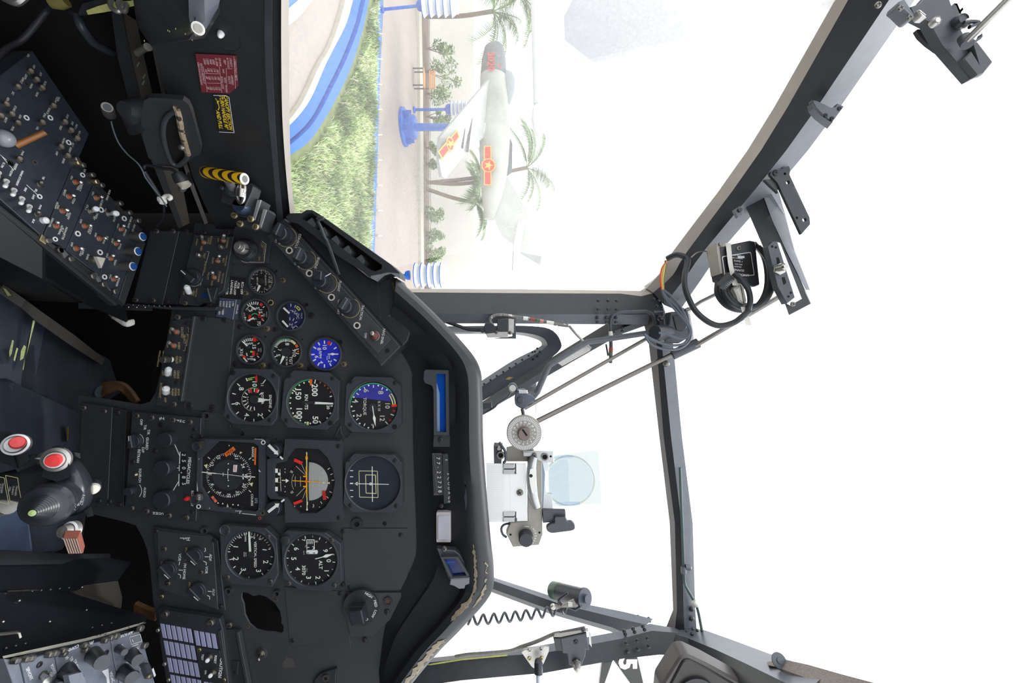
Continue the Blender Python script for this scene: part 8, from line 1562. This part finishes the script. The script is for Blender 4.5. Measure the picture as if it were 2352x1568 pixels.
for i in range(6): b = t.mb(); b.wloft([[q7(718 + i * 28 - 8, 1256, .3435), q7(718 + i * 28 + 8, 1255, .3435), q7(718 + i * 28 + 8, 1255, .347), q7(718 + i * 28 - 8, 1256, .347)], [q7(778 + i * 27 - 7, 1424, .3505), q7(778 + i * 27 + 7, 1423, .3505), q7(778 + i * 27 + 7, 1423, .354), q7(778 + i * 27 - 7, 1424, .354)]], mat('pale_rib', (216, 204, 190), .5, var=.05) if i == 0 else bpy.data.materials['pale_rib']); t.part('rib', b, o)
sf = Fr(q7(880, 830, .358), (.0, -.2, -1) if False else (1, .15, 0), (0, -.1, 1)); b = MB(sf, K7)
for s, x, y, h, r in (('RADIO', 930, 820, 34, -22), ('I.C.S.', 838, 905, 34, -20)): b.t(s, x, y, h, LEVW, rot=r, bold=.02)
b.line((910, 840), (905, 870), 14, LEVW); b.flat([(895, 845), (925, 845), (910, 825)], LEVW); b.line((885, 865), (870, 880), 10, LEVW); b.flat([(890, 850), (895, 885), (862, 890)], LEVW)
bb = t.mb(); bb.add([bb.w(sf.M @ v) for v in b.v], b.f, LEVW); t.part('lettering', bb)
sf = Fr(q7(780, 340, .355), (1, .1, 0), (0, -.1, 1)); b = MB(sf, K7); b.t('SEC', 785, 345, 22, LEVW, rot=-12); bb = t.mb(); bb.add([bb.w(sf.M @ v) for v in b.v], b.f, LEVW); t.part('lettering', bb)
# trigger placards on the shaft
sf = Fr(q7(130, 700, .366), (1, .05, 0), (0, 0, 1)); b = MB(sf, K7); 
for o_ in (0, -150): b.pline([(62 + o_, 545), (200 + o_, 575), (215 + o_, 700), (252 + o_, 872), (112 + o_, 835), (62 + o_, 545)], 7, PKT if False else CRM)
for s, x, y in (('TRIGGER', 182, 720), ('TURRET', 145, 715), ('FIRE', 110, 700), ('TRIGGER', 25, 690), ('TURRET', -5, 690)): b.t(s, x, y, 22, WRN, rot=-12)
bb = t.mb(); bb.add([bb.w(sf.M @ v) for v in b.v], b.f, CRM); bb.mats = b.mats; bb.m = b.m; t.part('placard', bb)
# second lobe seen behind
b = t.mb(); b.wloft([[q7(x, y, .378) for x, y in ((-120, 40), (100, 38), (130, 70), (250, 190), (340, 370), (200, 470), (0, 400), (-120, 380))], [q7(x, y, .42) for x, y in ((-120, 40), (100, 38), (130, 70), (250, 190), (340, 370), (200, 470), (0, 400), (-120, 380))]], GUNM); t.part('rear_lobe', b)
b = t.mb(); b.wloft([[q7(x, y, .374) for x, y in ((-120, 130), (60, 80), (110, 200), (200, 465), (20, 405), (-120, 380))], [q7(x, y, .38) for x, y in ((-120, 130), (60, 80), (110, 200), (200, 465), (20, 405), (-120, 380))]], KNB); t.part('side_cheek', b)
disc_stack('bezel_ring', 185, 200, .372, (-.3, -1, .6), [(118, -2, ALU), (116, 2, LEVW), (96, 3, LEVW), (90, 1, ALU), (80, 4, LEVW), (66, 4, LEVW), (1, 4, ALU)]); disc_stack('rear_button', 200, 185, .369, (-.5, -1, 1.1), [(66, 0, BTR), (66, 5, BTR), (58, 7, BTR), (1, 7.5, BTR)], 'round red button on the rear lobe')
b = t.mb(); b.tube([q7(220, 440, .385), q7(320, 410, .388), q7(490, 370, .39)], [.0085, .008, .007], mat('knurled_rubber', (38, 39, 42), .6, var=.4, sc=900, bump=.6), 18); t.part('knurled_neck', b)
b = t.mb(); b.wloft([[q7(390, 355, .372), q7(490, 340, .372), q7(492, 375, .372)], [q7(390, 355, .378), q7(490, 340, .378), q7(492, 375, .378)]], LEVW); t.part('white_pointer', b)
b = t.mb(); b.tube([PK(K7, -60, 920, .42), PK(K7, 20, 900, .42), PK(K7, 100, 880, .42)], .009, ALU, 14); t.part('base_collar', b)

# ---------------------------------------------------------------- right side console
RC = mat('radio_slate', (118, 124, 136), .4, var=.16, sc=160, chip=((170, 170, 168), .25, 120))
ZR = .50
RF0 = Fr(CAM + V((.36, .45, -ZR)), (.16, -1, 0) if False else (1, .1, 0), (-.1, 1, 0))
def rfr(x, y): return Fr(RF0.M @ RF0.L(*kp(L1, x, y)), RF0.x, RF0.y)
AR = None
def rmod(name, label, pts, cat='radio panel'):
    x = sum(p[0] for p in pts) / len(pts); y = sum(p[1] for p in pts) / len(pts); t = Thing(name, label, cat, rfr(x, y), 'right console radio panels', L1)
    b = t.mb(); b.poly(pts, -20, 0, RC, c=.5); t.part('face_plate', b); return t
def rl(t, items, h=30): 
    b = t.mb()
    for s, x, y, p, q, *r in items: b.t(s, x, y, r[0] if r else h, LEVW, rot=pxang(t.fr, L1, p, q), z=.2, bold=.03)
    return b
def rknob(t, x, y, x2, y2, r, hgt=26, m=KNB, top=GUNM, bar=None):
    """tall knob: base at (x, y), top seen at (x2, y2)"""
    b = t.mb(); p0 = t.fr.L(*kp(L1, x, y)); p1 = t.fr.L(*kp(L1, x2, y2), hgt); k = b.k(x, y); b.tube([p0, p0.lerp(p1, .5), p1], [r * 1.12 * k, r * k, r * .95 * k], m, 28, world=False); o = t.part('knob', b)
    b = t.mb(); d = (p1 - p0).normalized(); b.tube([p1, p1 + d * .0006], r * .93 * k, top, 28, world=False); t.part('knob_face', b, o); return o
dn = ((0, 0), (30, 100))
t = rmod('radio_panel', 'slate right console panel marked SIPHONY with a small toggle', [(250, 1330), (630, 1200), (700, 1600), (760, 1900), (420, 1900), (310, 1600)])
b = rl(t, [('SIPHONY', 345, 1460, (310, 1370), (380, 1550), 32), ('POWER', 625, 1410, (590, 1330), (650, 1480), 30), ('ON', 600, 1470, (585, 1440), (610, 1500), 30)]); t.part('lettering', b)
b = t.mb(); b.lathe(495, 1475, [(42, 0), (40, 2), (26, 3), (20, 6)], TOE, 22); t.part('switch_nut', b); b = t.mb(); p0 = t.fr.L(*kp(L1, 500, 1480), 3); p1 = t.fr.L(*kp(L1, 556, 1545), 14); b.tube([p0, p0.lerp(p1, .7), p1], [.002, .0032, .0036], LEV, 12, world=False); t.part('lever', b)
for p in ((265, 1290), (325, 1280), (545, 1235), (605, 1225), (145, 1310)): b = t.mb(); b.cyl(*p, 34, 0, 7, SCR, 20, c=1); t.part('fastener', b)
screw(t, 458, 1355, 32, SCB); rknob(t, 660, 1560, 690, 1600, 40)
t = rmod('radio_panel', 'slate right console radio marked COMM with two tall black knobs', [(640, 1200), (1290, 1060), (1330, 1330), (1400, 1600), (1480, 1900), (790, 1900), (700, 1560)])
b = rl(t, [('COMM', 850, 1165, (870, 1150), (790, 1185), 34), ('FM', 1065, 1100, (1080, 1095), (1020, 1115), 32), ('OFF', 775, 1265, (760, 1220), (800, 1300), 30), ('T/R', 835, 1290, (825, 1250), (850, 1320), 30), ('T/R GUARD', 900, 1380, (870, 1310), (925, 1460), 30), ('MEGAC', 1310, 1500, (1295, 1440), (1330, 1568), 32)])
b.flat([(1190, 1430), (1265, 1400), (1285, 1600), (1260, 1640), (1240, 1500)], LEVW, .2); t.part('lettering', b)
rknob(t, 1080, 1230, 1190, 1325, 70, 40); rknob(t, 770, 1420, 880, 1540, 74, 34)
b = t.mb(); q = [t.fr.L(*kp(L1, *p), 40) for p in ((800, 1480), (960, 1440), (1010, 1568), (1040, 1680), (850, 1700))]; b.loft([[p - V((0, 0, .006)) for p in q], q], RC); t.part('knob_bar', b)
for p in ((700, 1190), (712, 1230), (960, 1130), (970, 1180), (1200, 1070), (1265, 1040)): b = t.mb(); b.cyl(*p, 30, 0, 7, SCR, 20, c=1); t.part('fastener', b)
screw(t, 1240, 1215, 28, SCB)
t = rmod('radio_panel', 'slate right console tuner with a small window, last of the row before the panel', [(1300, 1055), (1630, 960), (1690, 1130), (1760, 1400), (1830, 1620), (1890, 1900), (1490, 1900), (1410, 1600), (1340, 1330)])
b = rl(t, [('ADF RCVR', 1480, 1000, (1560, 970), (1400, 1025), 26), ('KILOMETER', 1745, 1400, (1725, 1320), (1775, 1480), 24), ('10', 1650, 1380, (1640, 1350), (1660, 1400), 36), ('AUDIO', 1495, 1360, (1480, 1310), (1515, 1410), 24), ('AVL', 1430, 1140, (1425, 1110), (1440, 1170), 24), ('TUNE', 1590, 1170, (1620, 1160), (1560, 1180), 22)]); b.line((1545, 1140), (1615, 1115), 8, LEVW, .2); t.part('lettering', b)
b = t.mb(); b.poly([(1520, 1035), (1640, 1000), (1660, 1080), (1540, 1115)], .1, .5, mat('tuner_window', (120, 126, 132), .25, var=.15)); b.zp = .7; b.pline([(1515, 1035), (1640, 998), (1662, 1080), (1538, 1118), (1515, 1035)], 5, LEVW); b.line((1545, 1060), (1560, 1090), 6, LEVW); t.part('window', b)
rknob(t, 1375, 1160, 1455, 1210, 34, 26); rknob(t, 1530, 1230, 1610, 1300, 58, 28); rknob(t, 1430, 1430, 1540, 1510, 66, 32); rknob(t, 1580, 1470, 1600, 1490, 34, 10)
b = t.mb(); b.poly([(1620, 1350), (1680, 1330), (1750, 1490), (1690, 1520)], 0, 8, GUNM, c=.6); b.line((1715, 1400), (1745, 1490), 22, LEVW, 8.2); b.cyl(1665, 1490, 22, 8, 11, BRS, 16, c=.5); t.part('scale', b)
for p in ((1330, 1020), (1620, 930), (1670, 1130)): b = t.mb(); b.cyl(*p, 34, 0, 6, SCR, 20, c=1); t.part('fastener', b)
t = Thing('console_flank', 'small slate wedge plate ending the right console radios', 'plate', rfr(200, 1450), K=L1); b = t.mb(); b.poly([(60, 1285), (215, 1300), (240, 1340), (300, 1600), (400, 1900), (280, 1900)], -20, -1, RC, c=.5); t.part('plate', b)
# bright worn edge and black coaming
EDG = mat('bare_alloy_edge', (214, 212, 196), .35, .5, var=.2, sc=80, chip=((40, 42, 40), .4, 40))
b = MB(W0); pr = RF0
def re(x, y, z): return RF0.M @ RF0.L(*kp(L1, x, y), z)
b.wloft([[re(x, y, 4), re(x + 8, y + w, 1), re(x + 8, y + w, -6), re(x, y, -6)] for x, y, w in ((30, 1255, 26), (300, 1195, 34), (650, 1120, 34), (1000, 1045, 32), (1300, 965, 30), (1700, 850, 18))], EDG); single('bare_edge_strip', b, 'bright chipped metal strip along the inner edge of the right console', 'strip')
COAM = mat('coaming_black', (34, 36, 42), .4, var=.2, sc=40, sc2=6)
t = Thing('seat_flank', 'black riveted side panel between the knee well and the right console', 'side panel', wfr(P(150, 1420, .48)))
def fc(pts, m, nm, th=(0, .012, -.006)): b = t.mb(); b.wloft([[PK(L1, *p) for p in pts], [PK(L1, *p) + V(th) for p in pts]], m); return t.part(nm, b)
fc([(-200, 600, .42), (0, 585, .44), (740, 530, .56), (1300, 740, .60), (1560, 830, .60), (1700, 850, .58), (1300, 965, .545), (650, 1120, .485), (30, 1255, .435), (-200, 1290, .42)], COAM, 'sloping_face')
fc([(280, 600, .468), (560, 575, .505), (920, 790, .528), (640, 850, .495), (570, 845, .487)], mat('coaming_patch', (44, 46, 54), .4, var=.2), 'access_patch', (0, .004, 0)) if False else None
fc([(-200, 170, .45), (0, 190, .47), (700, 180, .56), (1250, 150, .66), (1500, 200, .68), (1340, 420, .66), (960, 480, .585), (0, 565, .45), (-200, 580, .43)], COAM, 'upper_face')
fc([(0, 566, .446), (740, 522, .556), (960, 480, .58), (1340, 425, .655), (1390, 620, .66), (1380, 740, .66), (1280, 720, .60), (880, 560, .565), (740, 530, .556), (0, 585, .442)], mat('grey_flange', (96, 92, 86), .45, .3, var=.2, sc=30), 'grey_flange')
fc([(-200, 75, .46), (0, 72, .48), (200, 92, .51), (760, 110, .58), (1250, 100, .68), (1250, 150, .67), (700, 180, .555), (0, 190, .465), (-200, 178, .45)], mat('trim_strip_grey', (62, 63, 68), .45, var=.2, sc=60), 'trim_strip')
for i in range(12): b = t.mb(); p = PK(L1, 70 + i * 112, 1160 - i * 26 - (6 if i > 6 else 0), .436 + .0098 * i); b.ball(p, .0014, SCR, 10, 6); t.part('rivet', b)
for i in range(8): b = t.mb(); p = PK(L1, 50 + i * 108, 525 - i * 10, .448 + .0145 * i); b.ball(p, .0013, SCR, 8, 6); t.part('rivet', b)
for x, y, d in ((225, 605, .463), (542, 582, .510), (580, 850, .48), (920, 795, .525), (960, 448, .575), (35, 850, .43), (1010, 715, .55)): b = t.mb(); b.ball(PK(L1, x, y, d - .006), .0016, STL, 10, 6); t.part('rivet', b)
b = t.mb(); b.tube([PK(L1, x, y, d) for x, y, d in ((-60, 1002, .424), (100, 988, .432), (190, 975, .438), (222, 985, .44), (238, 1040, .44))], .0016, STL, 6); t.part('bright_lip', b)
b = MB(W0); 
for i in range(4): b.tube([PK(L1, 1590, 640 + 25 * i, .66), PK(L1, 1700, 690 + 25 * i, .66), PK(L1, 1830, 740 + 25 * i, .66)], .004, bpy.data.materials['brown_loom'], 7, sm=3)
single('wire_loom', b, 'dim brown wires hanging in the gap beside the caution panel', 'cable')

# ---------------------------------------------------------------- roof fittings at the right of the frame
t = Thing('roof_latch', 'dark canopy latch mechanism with a leaf lever at the high corner of the rail', 'latch', frontk(M4, 1500, 300, .38), K=M4)
b = t.mb(); b.poly([(1215, 60), (1300, 30), (1380, -60), (1560, -60), (1640, 180), (1760, 420), (1910, 588), (1820, 690), (1765, 712), (1640, 570), (1500, 410), (1380, 200), (1240, 130)], -8, 0, GUNM, c=1); t.part('body', b)
b = t.mb(); b.poly([(1720, 420), (1770, 405), (1910, 588), (1820, 700), (1765, 712), (1645, 565), (1720, 490), (1780, 600)], 0, 5, BEZ, c=1); screw(t, 1770, 595, 18, SCR, zp=3); t.part('end_block', b)
b = t.mb(None, -10); b.poly([(1285, 262), (1300, 250), (1400, 275), (1480, 330), (1560, 470), (1480, 450), (1390, 385), (1320, 320)], -15, -10, BLKS, c=1.5, r=12); t.part('leaf_lever', b)
b = t.mb(); b.lathe(1420, 215, [(42, 0), (42, 3), (34, 5), (30, 4), (24, 4), (22, 5), (1, 5)], ALU, 26); t.part('bolt_head', b)
b = t.mb(); b.lathe(1640, 210, [(60, 0), (58, 4), (46, 6), (40, 5), (1, 5)], GUNM, 28); b.cyl(1662, 255, 32, 4, 9, ALU, 22, c=1); t.part('roller', b)
b = t.mb(); b.poly([(1070, 80), (1085, 40), (1130, 15), (1215, 150), (1230, 185), (1190, 190), (1110, 110)], -8, 4, CANG_LIT, c=1, r=14); t.part('mount_lug', b); screw(t, 1130, 75, 26, SCR, zp=4); screw(t, 1212, 158, 24, SCR, zp=4)
b = t.mb(); b.poly([(1235, 130), (1265, 118), (1320, 165), (1325, 195), (1270, 190)], -2, 5, ALU, c=1, r=8); t.part('lug_nut', b)
b = t.mb(); b.poly([(1610, 70), (1700, -40), (1740, 60), (1800, 160), (1790, 195), (1690, 160)], -20, -6, BEZ, c=2, r=14); b.poly([(1700, -60), (1880, -60), (1780, 90), (1740, 40)], -30, -16, KNB, c=2, r=10); t.part('spring_housing', b)
b = t.mb(); b.tube([PK(M4, 1700, 205, .37), PK(M4, 1780, 195, .37), PK(M4, 1840, 208, .37), PK(M4, 1750, 245, .37)], .0016, KNB, 8, sm=3); b.poly([(1862, 322), (1900, 300), (1912, 270), (1916, 300), (1895, 325)], -8, -4, GUNM); t.part('hook', b)
screw(t, 928, 45, 30, SCR, zp=-14)
b = MB(W0); b.tube([PK(M4, 1710, 385, .37), PK(M4, 2180, -80, .31)], .0030, STL, 18); b.tube([PK(M4, 1700, 340, .372), PK(M4, 1735, 400, .366)], .0045, GUNM, 14); single('gas_strut', b, 'polished steel strut rod leaving the roof latch towards the corner', 'strut')
t = Thing('finger_loop', 'small grey strap loop riveted half way along the roof rail', 'strap', frontk(M4, 450, 1030, .497), K=M4)
b = t.mb(); b.wloft([[PK(M4, x, y, d), PK(M4, x + dx, y + dy, d - .004), PK(M4, x + dx, y + dy, d + .002), PK(M4, x, y, d + .004)] for x, y, dx, dy, d in ((340, 905, 0, -5, .505), (290, 960, 38, -30, .492), (300, 1010, 50, -35, .49), (350, 1070, 55, -35, .492), (420, 1125, 60, -40, .497), (470, 1160, 48, -58, .50))], GUNM); t.part('loop', b)
b = t.mb(); b.poly([(335, 900), (380, 905), (510, 968), (545, 960), (565, 930), (625, 955), (520, 1098), (440, 1040), (370, 970)], -6, 0, CANG_LIT, c=.6); t.part('tongue', b)
for p in ((580, 978), (512, 1068), (455, 1040)): screw(t, *p, 20, SCB)
# round black fan and the webbing strap at the lower rail
t = Thing('cockpit_fan', 'rounded black cooling fan casing partly below the lower rail', 'fan', frontk(M6, 850, 1380, .62), K=M6)
b = t.mb(); b.poly([(690, 1165), (760, 1150), (930, 1230), (1330, 1450), (1500, 1700), (500, 1700), (530, 1420)], -30, 0, mat('casing_edge', (84, 80, 78), .4, var=.15), c=3, r=30); t.part('casing', b)
b = t.mb(); b.poly([(710, 1190), (760, 1180), (920, 1260), (1200, 1420), (1300, 1700), (560, 1700), (590, 1420)], 0, 3, mat('casing_brown_black', (50, 47, 45), .4, var=.15), c=1.5, r=24); t.part('face', b)
b = t.mb(); b.ring(820, 1500, 150, 172, 3, 7, KNB, 48); b.dot(820, 1500, 152, mat('fan_recess', (60, 56, 54), .5, var=.15), 3.4); t.part('ring', b)
WEB = mat('webbing', (140, 130, 124), .8, var=.35, sc=500, bump=.8)
t = Thing('webbing_strap', 'grey-brown woven strap snapped over the lower roof rail', 'strap', wfr(PK(M6, 1800, 1280, .58)))
b = t.mb(); b.wloft([[PK(M6, x0, y0, d), PK(M6, (x0 + x1) / 2, (y0 + y1) / 2, d - .01), PK(M6, x1, y1, d - .004), PK(M6, x1, y1, d + .006), PK(M6, x0, y0, d + .012)] for x0, y0, x1, y1, d in ((1448, 1212, 1470, 1270, .615), (1560, 1195, 1520, 1320, .61), (1650, 1202, 1590, 1380, .59), (1800, 1235, 1700, 1440, .57), (2100, 1320, 1950, 1560, .53), (2400, 1400, 2300, 1700, .50))], WEB); t.part('strap', b)
disc = t.mb(); c = PK(M6, 1552, 1202, .598); f2 = Fr(c, (1, -.7, 0), (0, 0, 1)); d2 = MB(f2, M6); d2.lathe(1552, 1202, [(62, 0), (60, 1.5), (38, 2), (26, 2), (24, 3.5), (1, 4)], CANG_LIT, 28); disc.add([disc.w(f2.M @ v) for v in d2.v], d2.f, CANG_LIT); t.part('snap_button', disc)
